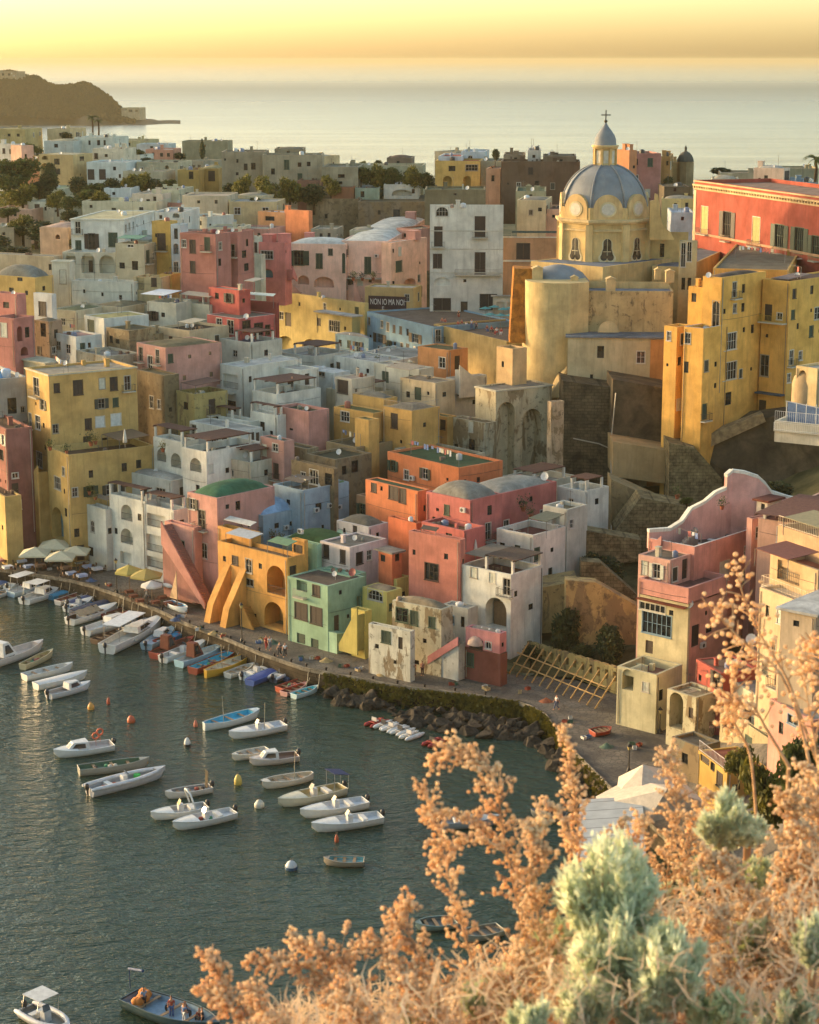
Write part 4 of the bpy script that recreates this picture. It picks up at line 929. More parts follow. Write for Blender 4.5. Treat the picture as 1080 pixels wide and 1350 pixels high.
# ---------------- plateau & far houses
FAR=[
(96,204,242,51,122,20,(190,160,104),(180,170,140),470,'cream palazzo with a tall arched opening among the far left gardens','L 59 224 10 18 a; L 59 208 8 5 a; L 75 213 7 8 n; L 76 226 7 8 n; R 108 209 6 6 n; R 100 236 5 4 n'),
(166,214,242,114,170,10,(190,200,204),(190,190,180),465,'white house with two pale blue doors on the far left','L 120 230 9 14 d b; L 135 230 9 14 d b; L 151 222 4 5 n; L 158 232 3 5 n'),
(164,196,214,122,170,10,(204,190,168),(190,180,160),480,'pale blank block above the white house with blue doors','L 140 205 4 4 n'),
(150,181,196,98,152,10,(196,198,190),(190,188,170),520,'white columned villa beside the far palms','L 130 188 4 7 n; L 138 188 3 7 n; L 118 188 3 6 n'),
(96,186,200,58,112,10,(176,184,184),(170,160,130),515,'low pale blue grey house with roof railing on the far left','L 74 192 5 5 n'),
(92,170,186,62,104,12,(190,166,124),(180,170,130),600,'small sandy house on the skyline at far left','L 80 177 4 4 n'),
(33,170,196,-6,40,14,(176,154,96),(160,150,110),590,'olive cream house at the far left edge by the headland','L 12 178 4 4 n; L 24 178 4 4 n'),
(20,190,226,-8,30,30,(200,196,190),(180,176,170),500,'white gabled house with arched window at the left edge','L 4 221 6 14 v; R 25 200 4 5 n'),
(28,192,222,14,44,50,(204,160,140),(180,150,130),495,'small pink end wall house beside the white gabled house','R 34 205 3 4 n'),
(50,210,226,28,56,14,(190,130,90),(190,110,70),480,'low terracotta roofed house among the far left trees','L 40 216 4 3 n'),
(228,197,210,192,232,6,(196,130,104),(170,172,170),560,'pink house with two little windows near the sea at far left','L 213 204 4 5 n; L 222 204 4 5 n; L 202 203 3 4 n'),
(222,190,199,180,226,6,(178,186,190),(186,196,196),575,'flat white roof house above the pink one','L 200 194 4 3 n'),
(196,185,196,152,200,6,(180,166,120),(160,150,120),600,'buff low house on the skyline right of the palms','L 170 190 4 4 n'),
(234,214,242,180,238,10,(178,168,140),(160,150,120),470,'long grey stone house in front of the skyline','L 200 225 5 6 n; L 220 222 5 8 a'),
(214,226,240,162,218,10,(168,160,136),(150,140,120),452,'broken low stone walls house on the far plateau','L 190 233 4 5 n'),
(262,224,248,234,290,8,(178,146,62),(150,140,100),455,'mustard cube house with dark window left of the stone ruins','L 252 231 6 10 n'),
(288,222,250,262,294,6,(170,140,66),(150,140,100),460,'olive mustard house with blue door on the plateau','L 279 232 9 14 d b'),
(70,266,286,36,82,14,(200,196,176),(196,190,160),428,'small white field house with one brown door at far left','L 49 275 7 12 d; L 60 275 3 5 n; R 74 278 4 3 n'),
(42,276,290,-10,46,10,(190,150,130),(190,180,160),422,'low terrace house with brick coloured parapet at far left','L 20 283 4 4 n'),
(80,249,263,42,86,10,(170,176,156),(140,160,130),450,'garden shed house with green roof among the orchard','L 72 258 6 7 n'),
(172,248,264,137,176,6,(190,198,204),(196,200,196),430,'white cube house in the middle of the left rooftops','L 150 255 4 4 n'),
(206,266,288,108,214,8,(200,192,164),(196,190,150),412,'long cream roofed house before the orchard','L 120 272 4 4 n; L 150 276 6 4 n'),
(214,256,280,174,220,10,(206,184,164),(190,180,160),418,'pale peach house with red water tank beside it','L 204 262 4 6 n'),
(236,250,280,200,240,10,(200,192,160),(180,170,140),424,'cream gabled house next to the peach one','L 222 262 4 5 n'),
(240,280,300,200,246,8,(200,200,196),(170,170,164),372,'white battlemented terrace house above the mustard house','L 232 283 9 8 a; L 212 286 4 5 n'),
(300,258,278,240,312,6,(196,176,150),(176,160,140),400,'pinkish flat roofed house with many parapets','L 262 266 4 4 n; L 285 266 4 5 n'),
(196,316,330,160,206,8,(196,196,180),(180,176,160),345,'cream roof house behind the white villa','L 180 322 4 5 n'),
(350,200,240,292,356,0,(150,136,112),(120,110,90),440,'roofless grey stone building with arched windows on the plateau skyline','L 324 220 5 9 n; L 334 219 6 9 n; L 313 212 3 5 n'),
(425,204,244,346,428,0,(160,146,120),(110,104,84),436,'pale ruined palazzo with green shutters next to the roofless building','L 378 217 6 12 s g; L 395 217 5 6 n; L 407 216 5 6 n; L 360 226 5 8 n'),
(400,196,206,362,404,0,(140,124,100),(100,96,80),446,'chimney topped upper storey of the pale ruin','L 380 201 4 4 n'),
(472,220,246,424,476,4,(150,140,116),(130,124,104),430,'square grey house with dark window right of the ruin','L 450 232 9 5 n; L 433 232 3 4 n; L 449 241 5 4 n'),
(558,218,244,457,560,4,(166,160,130),(150,140,110),440,'long low house half hidden by orange trees','L 480 228 4 5 n'),
(543,208,220,510,545,4,(120,100,84),(100,84,70),450,'small brown roof hut on the skyline','L 525 214 4 4 n'),
(424,238,252,392,428,4,(130,84,70),(110,80,66),428,'dull red low wall house below the ruin','L 410 245 4 4 n'),
(633,212,246,574,638,6,(196,158,66),(170,80,64),410,'ochre villa with arches and white upper terrace left of the brown hall','L 590 240 12 16 a; L 616 240 10 16 a; L 622 221 16 8 w; L 596 222 9 7 n'),
(640,200,216,608,644,6,(180,190,200),(170,180,190),420,'white blue rooftop house with arched window above the ochre villa','L 620 208 6 6 v; L 630 211 4 4 n'),
(609,206,222,578,612,6,(190,196,204),(170,90,74),415,'small white house with red tiled ridge at the ochre villa','L 596 221 8 7 n'),
(662,212,250,634,668,6,(170,166,140),(130,120,100),412,'grey green house with rooftop tree box','L 648 226 4 5 n'),
(660,222,252,641,664,10,(200,150,116),(140,120,100),400,'narrow peach house against the brown hall','L 650 235 4 8 n'),
(765,213,262,661,770,4,(104,78,58),(96,80,60),392,'huge windowless brown stone hall behind the dome','L 708 243 6 9 n; L 670 242 3 3 n'),
(713,198,214,696,716,4,(190,180,170),(150,140,130),400,'pale stair head box on the brown hall roof','L 704 206 4 4 n'),
(760,206,216,716,764,4,(120,100,80),(100,90,70),396,'brown roof shed with pole on the hall','L 740 211 4 3 n'),
(692,204,214,664,696,4,(140,120,96),(110,100,80),402,'rubble roof room at the left of the hall','L 680 209 4 3 n'),
(830,198,262,813,840,60,(190,120,70),(110,96,80),380,'tall slim house with lit orange side behind the lantern','R 836 220 3 4 n'),
(872,202,270,818,878,-6,(176,112,104),(96,80,66),384,'tall windowless mauve pink house with dark broken roof right of the dome','L 860 202 4 3 n; L 830 214 4 4 n'),
(884,206,250,872,890,10,(180,130,60),(120,100,60),388,'narrow ochre house beside the mauve pink house','L 880 215 3 6 n'),
(915,214,252,884,922,6,(176,146,90),(150,140,100),400,'sandy house with arched terrace in front of the little dark dome','L 897 222 5 6 n; L 905 235 7 6 a'),
(910,246,290,876,918,0,(96,84,66),(90,84,66),370,'dark stone wall house below the sandy house','L 890 250 4 5 n'),
(915,280,300,885,922,4,(180,186,196),(180,190,200),352,'white terrace house behind the volute buttress','L 900 288 4 5 n'),
(1034,222,252,994,1042,30,(206,180,160),(180,176,164),345,'white stair head house with blue door above the red palazzo','L 1010 235 5 8 n; R 1038 232 7 14 d b'),
(1078,240,256,1040,1090,6,(140,160,180),(150,160,170),340,'low blue grey roof house at the right edge','L 1060 246 4 5 n'),
(1000,228,240,950,1006,6,(170,150,120),(160,140,110),380,'long flat sandy house on the right skyline','L 970 234 4 4 n'),
(1080,222,236,1020,1100,4,(150,140,110),(130,120,90),420,'olive house on the skyline at the right edge','L 1040 228 4 4 n'),
(720,264,300,682,726,10,(190,170,130),(150,140,120),352,'cream roof house with laundry between the white house and dome','L 700 280 5 7 w; L 712 276 5 5 n'),
(748,276,305,716,760,10,(196,150,120),(150,110,90),352,'pink parapet house left of the dome drum','L 730 285 4 4 n'),
(720,252,266,680,730,4,(150,144,110),(96,110,84),372,'green roofed shed house behind the tall white house','L 700 258 4 4 n'),
(640,250,262,560,700,2,(120,108,80),(84,92,66),380,'old wall and mossy roof house behind the tall white house','L 600 256 4 3 n'),
(300,186,198,240,306,4,(150,140,110),(140,130,100),620,'faint buff house right of the cypress','L 270 192 3 3 n'),
(700,214,222,664,706,0,(150,130,100),(120,110,90),440,'little skyline house with aerials','L 680 218 3 3 n'),
(18,300,318,-20,40,6,(170,150,120),(180,170,140),400,'tumbled earth coloured farm wall house at the left edge','L 5 308 4 4 n'),
(90,300,318,52,96,10,(200,160,130),(190,160,140),352,'peach roofed annex beside the white villa','L 76 312 6 6 a'),
(260,310,330,200,270,12,(176,166,150),(110,90,80),340,'grey house with brown roof clutter behind the rose house','L 230 318 4 5 n'),
]
for (xc,yt,yb,xl,xr,a,c,rf,D,lab,wins) in FAR:
    b=house('house',lab,V(xc,yt,yb,xl,xr,a,c,rf,D=D,ph=.3,worn=.25 if D>400 else .15,wins=wins,rl=(9+random.random()*5) if a<20 else None),group=GF)
    v=b.v[0]
    for k in range(random.randint(0,2)): v.chimney(.15+.7*random.random(),.2+.6*random.random(),.6+.4*random.random(),.7+.7*random.random())
    if random.random()<.5: v.antenna(.2+.6*random.random(),.3,2.5)
    if random.random()<.35: v.tank(.2+.6*random.random(),.4,.5,.8,random.choice([(200,200,196),(60,56,50),(120,130,150)]))
    if random.random()<.35: v.dish(.2+.6*random.random(),.2)
    b.done()
# random infill of small plateau houses between the named rows
random.seed(11)
adj=['sand coloured','chalk white','faded peach','grey stone','buff','rose','pale yellow','cream']
cols={'sand coloured':(190,166,124),'chalk white':(200,200,192),'faded peach':(204,164,136),'grey stone':(150,142,124),'buff':(186,172,140),'rose':(190,132,118),'pale yellow':(200,180,112),'cream':(206,194,164)}
near=[('beside the orchard',150,236,275),('below the stone ruins',330,256,290),('between the mansion and the ruins',450,300,312),('behind the rose house',250,300,312),('behind the café roofs',600,262,275),('by the church drum',700,300,312),('on the outer plateau',220,250,262)]
spots=[(262,272,404,'left of the glass veranda','faded peach'),(168,300,362,'above the white villa','sand coloured'),(300,300,374,'between the buff and rose houses','cream'),(336,302,376,'behind the twin chimney house','rose'),(430,302,374,'behind the mansion domes','grey stone'),(480,304,376,'behind the mansion right dome','buff'),(540,302,378,'left of the tall white house top','rose'),(230,268,418,'beside the cream gable','rose'),(260,286,385,'under the pinkish parapets','chalk white'),(900,262,366,'below the dark stone wall','pale yellow'),(960,236,360,'behind the red palazzo','buff'),(330,258,410,'under the trees of the ruin','buff'),(410,206,470,'behind the pale ruin','sand coloured'),(148,210,520,'behind the pale block','faded peach'),(176,204,540,'beside the skyline pink house','chalk white'),(34,204,520,'between the gabled house and trees','cream'),(260,212,520,'behind the mustard cube','grey stone'),(590,200,470,'behind the ochre villa','grey stone')]
for (x,y,D,where,ad) in spots:
    w=random.randint(26,44)*400/D; b=house('house',ad+' little flat roofed house '+where,V(x+w*.4,y,y+22,x-w*.6,x+w*.7,random.choice([8,20,35]),cols[ad],(160,154,136),D=D,ph=.3,worn=.2,wins='L %f %f 4 5 n; L %f %f 4 6 n'%(x-w*.2,y+8,x+w*.12,y+8),rl=8),group=GF)
    if random.random()<.6: b.v[0].chimney(.3,.4,.6,1)
    b.done()
# little dark dome on the right skyline
P0=at(904,206,400); r=empty('chapel',(P0.x,P0.y,P0.z-6),'little dark domed chapel on the right skyline','chapel')
m=MB(); m.lathe((P0.x,P0.y,P0.z-6),[(1.55,0),(1.55,5.0),(1.5,5.1)],8,False); m.build('wall',plaster((150,124,84),.3),r)
m=MB(); m.lathe((P0.x,P0.y,P0.z-1.0),[(1.7,0),(1.6,.5),(1.3,1.2),(.8,1.75),(.3,2.0),(.22,2.5),(.3,2.6),(.02,3.2)],20); m.build('dome',roofmat((86,84,76)),r)
# ------------------------------------------------------------------ church
YC=(206,170,100); YCW=(200,168,104); BLG=(122,130,140)
Dd=306.0; c0=at(796,290,Dd)       # dome springing centre
Cx,Cy=c0.x,c0.y
zsp=at(796,291,Dd-6).z; zd0=at(796,350,Dd-7).z; ztop=at(797,218,Dd).z
sc1=lambda px: px/FP*Dd*1.0
ch=empty('church',(Cx,Cy,20),'big yellow domed church with grey blue ribbed cupola, lantern and cross above the harbour','church')
R=sc1(57.5)
def octpt(r,k,z,off=pi/8): q=off+k*pi/4; return Vector((Cx+r*cos(q),Cy+r*sin(q),z))
# drum: octagon with shaped windows
m=MB(); Ro=R*1.05
for k in range(8): m.quad(octpt(Ro,k,zd0-3),octpt(Ro,k+1,zd0-3),octpt(Ro,k+1,zsp),octpt(Ro,k,zsp))
for (r0,z0,z1) in ((Ro*1.0,zsp+.001,zsp+1.9),):
    for k in range(8): m.quad(octpt(r0,k,z0),octpt(r0,k+1,z0),octpt(r0,k+1,z1),octpt(r0,k,z1)); m.quad(octpt(r0,k,z1),octpt(r0,k+1,z1),octpt(r0*.9,k+1,z1+.1),octpt(r0*.9,k,z1+.1))
m.build('drum',plaster(YC,.12),ch)
m=MB()
for (ri,ro,z0,z1) in ((Ro,Ro*1.035,zsp-1.6,zsp-1.35),(Ro,Ro*1.05,zsp-.5,zsp-.25),(Ro,Ro*1.1,zsp-.248,zsp+.1),(Ro,Ro*1.03,zd0-.4,zd0)):
    for k in range(8):
        a,b_,c_,d_=octpt(ro,k,z0),octpt(ro,k+1,z0),octpt(ro,k+1,z1),octpt(ro,k,z1); m.quad(a,b_,c_,d_)
        m.quad(d_,c_,octpt(ri,k+1,z1+.08),octpt(ri,k,z1+.08)); m.quad(octpt(ri,k,z0),octpt(ri,k+1,z0),b_,a)
m.build('cornice',plaster((206,176,120),.1),ch)
for k in range(8):
    m=MB(); p0=octpt(Ro+.02,k,zd0-.5); t=Vector((cos(pi/8+k*pi/4),sin(pi/8+k*pi/4),0)); s_=Vector((-t.y,t.x,0))
    m.box(p0-s_*.55-t*.3,s_*1.1,t*.55,Z*(zsp-zd0-.1)); m.build('pilaster',plaster((210,176,108),.1),ch)
# drum windows (trefoil / keyhole shape), frame + pane
def facemid(k,r): 
    a=octpt(r,k,0); b_=octpt(r,k+1,0); mid=(a+b_)/2; n=Vector((mid.x-Cx,mid.y-Cy,0)).normalized(); h=Vector((-n.y,n.x,0)); return mid,h,n
hz=zsp-1.9-zd0
def keyhole(s,base):
    pts=[]
    for q in range(0,13): an=pi*q/12; pts.append((s*.62*cos(an),base+hz*.68+s*.62*sin(an)))
    pts+= [(-s*.62,base+hz*.5),(-s*.8,base+hz*.38)]
    for q in range(0,9): an=pi*.75+pi*1.0*q/8; pts.append((-s*.5+s*.55*cos(an),base+hz*.22+s*.55*sin(an)))
    pts+=[(0,base+hz*.2)]
    for q in range(0,9): an=-pi*.75+pi*1.0*q/8; pts.append((s*.5+s*.55*cos(an),base+hz*.22+s*.55*sin(an)))
    pts+=[(s*.8,base+hz*.38),(s*.62,base+hz*.5)]
    return pts
for k in range(8):
    mid,h,n=facemid(k,Ro)
    for (s,o,mat,nm,ex) in ((1.28,.01,plaster((208,190,150),.1),'window_frame',.06),(.98,.075,glass((52,48,42)),'pane',.01)):
        m=MB(); pts=[mid+h*u+Z*z+n*o for u,z in keyhole(s,zd0+.15*(1 if s<1.2 else 0))]
        m.prism(pts,n*ex)
        if nm=='window_frame': fo=m.build('window',mat,ch)
        else:
            m.build(nm,mat,fo); b2=MB(); b2.box(mid+h*-.04+Z*(zd0+hz*.3)+n*.09,h*.08,Z*hz*.55,n*.04); b2.box(mid+h*-.6+Z*(zd0+hz*.42)+n*.09,h*1.2,Z*.1,n*.04); b2.build('glazing_bar',paint((190,176,140),.6),fo)
    # oculus above the cornice, breaking into the dome
    m=MB(); zc=zsp+1.6; rr=2.2 if k%2==0 else 2.2
    pts=[mid+h*(rr*cos(pi*q/16))+Z*(zc+rr*1.05*sin(pi*q/16)) for q in range(17)]+[mid-h*rr+Z*(zsp+.12),mid+h*rr+Z*(zsp+.12)]
    m.prism([p-n*.9 for p in pts],n*1.0); m.build('gable',plaster((206,168,104),.1),ch)
    m=MB(); pts=[mid+h*(1.28*cos(2*pi*q/24))+Z*(zc+.1+1.15*sin(2*pi*q/24))+n*.105 for q in range(24)]; m.prism(pts,n*.08); fr=m.build('window',plaster((206,186,140)),ch)
    m=MB(); pts=[mid+h*(.98*cos(2*pi*q/24))+Z*(zc+.1+.88*sin(2*pi*q/24))+n*.19 for q in range(24)]; m.prism(pts,n*.02); m.build('pane',paint((196,188,170),.4),fr)
# dome
m=MB(); Hd=ztop-zsp-1.2; prof=[]
for i in range(19):
    t=i/18; an=t*pi/2; prof.append((R*.985*max(.0,cos(an))**.92 if i<18 else 0,zsp+1.2+Hd*1.04*sin(an)))
nseg=64; vs=[];fs=[]
for (r,z) in prof:
    for k in range(nseg):
        q=2*pi*k/nseg+pi/8; rib=1+.012*abs(cos(4*(q-pi/8)))**24
        # softened octagon
        oc=cos(pi/8)/cos(((q-pi/8)%(pi/4))-pi/8); rr=r*(1+.35*(oc-1))*rib
        vs.append(Vector((Cx+rr*cos(q),Cy+rr*sin(q),z)))
for i in range(18):
    for k in range(nseg): k2=(k+1)%nseg; fs.append((i*nseg+k,i*nseg+k2,(i+1)*nseg+k2,(i+1)*nseg+k))
m.add(vs,fs,True)
def leadmat(col):
    m_,nt,b_=newmat('dome_coating'); c=srgb(col); p=pos(nt); a=nz(nt,p,.35,5,.6); s_=nz(nt,pos(nt,(1,1,.15)),1.2,5,.6)
    o=mix(nt,ramp(nt,a,[(.35,0),(.65,1)]),tuple(v*.75 for v in c),c); o=mix(nt,ramp(nt,s_,[(.5,0),(.75,.4)]),o,srgb((150,150,140)))
    L(nt,o,b_.inputs['Base Color']); b_.inputs['Roughness'].default_value=.75; return m_
DM=leadmat((126,130,132)); m.build('dome',DM,ch)
for k in range(8):
    m=MB(); q=pi/8+k*pi/4; pts=[Vector((Cx+r*1.028*cos(q),Cy+r*1.028*sin(q),z+.03)) for r,z in prof[:-2]]; m.tube(pts,[.16]*len(pts),6); m.build('rib',DM,ch)
# lantern
zl=ztop-.3; zlt=at(797,193,Dd).z; rl=sc1(14.5)
m=MB(); m.lathe((Cx,Cy,0),[(rl*1.15,zl-.8),(rl*1.15,zl+.2),(rl*.96,zl+.25),(rl*.96,zlt)],8,False,pi/8,pi/8+2*pi); lan=m.build('lantern',plaster((208,186,130),.1),ch)
for k in range(8):
    q=k*pi/4+pi/8; m=MB(); t=Vector((cos(q),sin(q),0)); s_=Vector((-t.y,t.x,0)); m.box(Vector((Cx,Cy,zl+.26))+t*rl*.9-s_*.18,s_*.36,t*.34,Z*(zlt-zl-.3)); m.build('pilaster',plaster((214,168,90)),lan)
    q+=pi/8; t=Vector((cos(q),sin(q),0)); s_=Vector((-t.y,t.x,0)); m=MB(); m.box(Vector((Cx,Cy,zl+.7))+t*(rl*.885)-s_*.36,s_*.72,t*.06,Z*(zlt-zl-1.3)); m.build('pane',paint((196,190,170),.4),lan)
m=MB(); m.lathe((Cx,Cy,zlt),[(rl*.97,-.35),(rl*1.12,-.3),(rl*1.12,-.1),(rl*1.22,0),(rl*1.22,.2),(rl*.95,.25)],24); m.build('cornice',plaster((212,176,110)),lan)
m=MB(); hl=at(797,162,Dd).z-zlt; m.lathe((Cx,Cy,zlt+.2),[(rl*1.0,0),(rl*.98,hl*.12),(rl*.95,hl*.25),(rl*.82,hl*.42),(rl*.55,hl*.62),(rl*.25,hl*.8),(rl*.1,hl*.92),(.1,hl)],24); m.build('cupola',DM,lan)
m=MB(); zc=zlt+hl; zx=at(797,145,Dd).z; m.lathe((Cx,Cy,zc+.15),[(0.01,-.2),(.28,0),(.28,.2),(.01,.4)],10); m.box((Cx-.08,Cy-.08,zc),(.16,0,0),(0,.16,0),(0,0,zx-zc)); m.box((Cx-.75,Cy-.07,zc+(zx-zc)*.58),(1.5,0,0),(0,.14,0),(0,0,.16)); m.build('cross',paint((70,62,50),.5,.5),ch)
class FakeB:
    def __init__(s,root): s.root=root
def cv(*a,**k):
    v=Vol(FakeB(ch),*a,**k); v.build(); return v
# body volumes
cv(795,352,480,700,905,42,YC,BLG,D=291,ph=.1,worn=.15)                            # platform under drum
cv(768,395,470,712,0,2,YC,BLG,D=287,ph=.1,rl=8,worn=.1)
v=cv(882,372,466,770,955,4,YCW,BLG,D=286,ph=.1,worn=.35,wins='L 0 0 0 0 n')
v=cv(888,384,466,768,0,3,(196,164,104),BLG,D=282,ph=.08,rl=9,worn=.45,wins='L 897 402 6 12 v',kind='flat')
v=cv(882,446,515,749,0,5,(196,176,132),(118,126,134),D=277,ph=0,kind='slab',rl=7,worn=.35,wins='L 792 464 9 16 n; L 845 471 11 16 w; L 780 497 4 7 n')
cv(882,448,494,858,0,5,(200,130,44),(118,126,134),D=276.8,ph=0,rl=3)
cv(905,352,404,860,958,20,(200,160,90),(120,124,128),D=296,ph=.1)
cv(908,306,352,850,915,6,(206,166,92),(120,124,128),D=304,ph=.2,wins='L 873 330 6 18 n')
# bell gable (small campanile wall with openings)
v=cv(919,318,394,896,0,12,(190,170,120),(150,140,110),D=289,ph=.05,rl=1.6,worn=.3,wins='L 901 336 6 32 v; L 909 330 6 30 v; L 901 374 5 16 n; L 909 374 5 16 n')
# round windows
O=at(777,402,286.8); m=MB(); m.prism([O+Vector((1.0*cos(2*pi*q/20),0,1.0*sin(2*pi*q/20))) for q in range(20)],Vector((0,-.12,0))); fr=m.build('window',plaster((190,160,104)),ch)
m=MB(); m.prism([O+Vector((.8*cos(2*pi*q/20),-.13,.8*sin(2*pi*q/20))) for q in range(20)],Vector((0,-.03,0))); m.build('pane',glass((50,40,30)),fr)
m=MB()
for q in range(5):
    m.box(O+Vector((-1.2+.6*q,-.2,-1.2)),(.05,0,0),(0,.05,0),(0,0,2.4)); m.box(O+Vector((-1.2,-.26,-1.2+.6*q)),(2.4,0,0),(0,.05,0),(0,0,.05))
m.build('grille',paint((200,190,170),.5),fr)
O=at(802,438,280.6); m=MB(); m.prism([O+Vector((1.5*cos(pi*q/16),0,1.6*sin(pi*q/16))) for q in range(17)],Vector((0,-.2,0))); m.build('lunette',plaster((206,176,120)),ch)
# small grey vault & chimneys
O=at(738,374,287); m=MB(); m.lathe((O.x,O.y+3,O.z-1.2),[(5.0,0),(4.6,1.3),(3.6,2.5),(2.2,3.3),(.8,3.65),(0.01,3.7)],24); m.build('vault',DM,ch)
for (x,y,D,w,h) in ((709,354,286,1.5,2.2),(758,366,284,1.0,2.0),(806,368,283,1.3,2.6),(868,356,288,.9,1.4),(884,358,286,1.2,1.6)):
    O=at(x,y,D); m=MB(); m.box((O.x-w/2,O.y,O.z-h),(w,0,0),(0,w,0),(0,0,h)); m.prism([(O.x-w/2-.15,O.y-.15,O.z),(O.x+w/2+.15,O.y-.15,O.z),(O.x,O.y-.15,O.z+.35)],(0,w+.3,0)); m.build('chimney',plaster((206,172,112),.2),ch)
# volute buttress right of the drum
O=at(862,300,300); pts=[(0,0),(9.0,0),(7.6,1.6),(5.6,2.4),(4.4,3.6),(3.6,5.2),(3.4,7.2),(2.6,9.4),(1.8,9.6),(1.6,8.2),(0,8)]
zs_=at(880,316,300).z; m=MB(); m.prism([Vector((O.x-.6+u*.42,O.y,zs_+z*.72)) for u,z in pts],(0,1.2,0)); m.build('volute',plaster((208,166,92),.25),ch)
# apse tower: rounded
xa0,xa1=694,771; Da=283; A0=at(xa0,372,Da); A1=at(xa1-6,372,Da); ra=4.6; zt_=at(730,374,Da-3).z; zb_=at(740,600,Da-3).z-1
m=MB(); cxL=A0.x+ra; cy=Da+2; pl=[]
for q in range(15): an=pi-(pi/2)*q/14*1.0; pl.append((cxL+ra*cos(an),cy-ra*sin(an)*1.0))
pl.append((A1.x-1.5,cy-ra)); pl.append((A1.x+1.2,cy-ra+1.6)); pl.append((A1.x+1.2,cy+6)); pl.append((A0.x,cy+6))
vs=[];fs=[];nn=len(pl)
for z in (zb_,zt_): vs+=[Vector((x,y,z)) for x,y in pl]
for i in range(nn): j=(i+1)%nn; fs.append((i,j,nn+j,nn+i))
m.add(vs,fs[:-0 or None]); 
m.smooth=set(range(0,14)); m.add([Vector((x,y,zt_-.05)) for x,y in pl],[tuple(range(nn))]); m.build('apse',plaster((204,174,110),.1),ch)
cv(676,460,560,655,695,52,(206,164,106),(150,130,100),D=278,ph=.5,worn=.1,wins='L 663 480 3 8 n')
# leaning buttress right of apse
O=at(742,520,276); m=MB(); B0=at(724,524,277); B1=at(744,524,277); T1=at(748,484,279.5); T0=at(735,496,279.5)
m.prism([B0,B1,T1,T0],(0,4,0)); m.build('buttress',plaster((206,172,108),.1),ch)
# tall rough orange pier left
m=MB(); P=[at(672,452,284),at(697,452,284),at(704,354,287),at(678,354,287)]; m.prism(P,(0,4,0)); m.build('pier',stone((206,134,56),(120,80,40),.9,key='rough_render'),ch)
# ---------------- arcade under the church terrace
b=house('arcade','tall stained arcade with two blind arches carrying the church terrace',
 V(654,515,640,627,728,56,(192,174,138),(140,132,118),D=274,ph=.15,worn=.55,cornice=(190,180,160),wins='R 667 580 23 100 a; R 701 592 25 106 a'),
 V(727,530,660,722,744,62,(186,158,126),(140,132,118),D=269,ph=.1,worn=.6),cat='arcade',group='walls of the old town')
b.done()
# ------------------------------------------------------------------ rocky cliff & retaining walls below church
def slab(name,lab,pts,D,th,mat,cat='wall',group='walls of the old town',Ds=None):
    P=[at(x,y,(Ds[i] if Ds else D)) for i,(x,y) in enumerate(pts)]
    m=MB(); m.prism(P,(0,th,0)); c=P[0]; mn=min(p.z for p in P)
    o=m.build(name,mat,None,org=(sum(p.x for p in P)/len(P),P[0].y,mn)); tag(o,lab,cat,group); return o
W1=stone((116,102,78),(66,58,46),.5,True,'masonry'); W2=stone((104,92,72),(62,55,44),.35,False,'old_wall'); W3=stone((150,136,100),(90,80,60),.9,True,'masonry')
slab('retaining_wall','dark brown masonry wall right of the arcade, crossed by a diagonal pipe',[(742,502),(812,512),(804,640),(738,640)],271,8,W1,Ds=[272,271,271,272])
slab('retaining_wall','dark smooth retaining wall with white pipes below the yellow sacristy',[(808,500),(902,516),(906,600),(806,590)],268,8,W2)
slab('retaining_wall','tan rectangular panel wall under the dark smooth wall',[(808,582),(893,596),(893,640),(808,628)],262,7,plaster((176,142,88),.2))
slab('retaining_wall','grey green brick wall right of the tan panel with sloped top',[(882,584),(916,590),(952,632),(952,700),(882,700)],258,6,W3)
slab('retaining_wall','low tan plaster wall beneath the brick strip in the cliff gardens',[(806,632),(868,660),(868,690),(806,705)],252,5,plaster((150,128,84),.5))
slab('retaining_wall','lower grey brick terrace wall with plants in the cliff gardens',[(812,700),(845,656),(905,668),(905,730),(812,745)],245,5,W3)
slab('retaining_wall','long brick garden wall stepping down from the cliff to the pink house',[(764,698),(845,712),(845,735),(764,760)],236,3,W3)
slab('retaining_wall','dark rough cliff wall under the ramp of the big yellow house',[(902,590),(1000,552),(1100,540),(1100,700),(902,700)],262,6,W2,Ds=[262,262,256,256,262])
slab('retaining_wall','sloping pale ramp wall with coping below the big yellow house',[(916,580),(1006,545),(1010,556),(922,596)],261,2,stone((170,150,112),(120,104,80),1.2,key='old_wall'))
slab('garden_wall','crumbling yellow garden wall with a diagonal top beside the pink house',[(746,765),(786,768),(842,800),(842,850),(746,850)],216,2,plaster((178,148,80),.8),cat='wall')
slab('garden_wall','small ochre ruined room wall at the head of the garden',[(712,775),(762,766),(765,830),(715,835)],222,5,plaster((176,146,82),.5),cat='wall')
slab('garden_wall','brick stair flank rising behind the yellow garden wall',[(766,740),(792,742),(846,790),(846,815),(766,800)],224,2,W3,cat='wall')
# pipes on the walls
for (pts,lab) in (([(812,518,267.6),(806,580,267.4),(806,640,261.6),(806,700,251)],'long white drainpipe down the cliff wall'),([(878,520,267.6),(876,590,267.4)],'short pale drainpipe on the dark smooth wall'),([(756,578,270.6),(790,585,270.6),(806,592,270.6)],'thin white pipe sloping across the dark masonry')):
    m=MB(); m.tube([at(x,y,D-.12) for x,y,D in pts],.09,6); o=m.build('drainpipe',paint((170,160,140),.5),None,org=at(*pts[-1])); tag(o,lab,'pipe','pipes on the cliff walls')
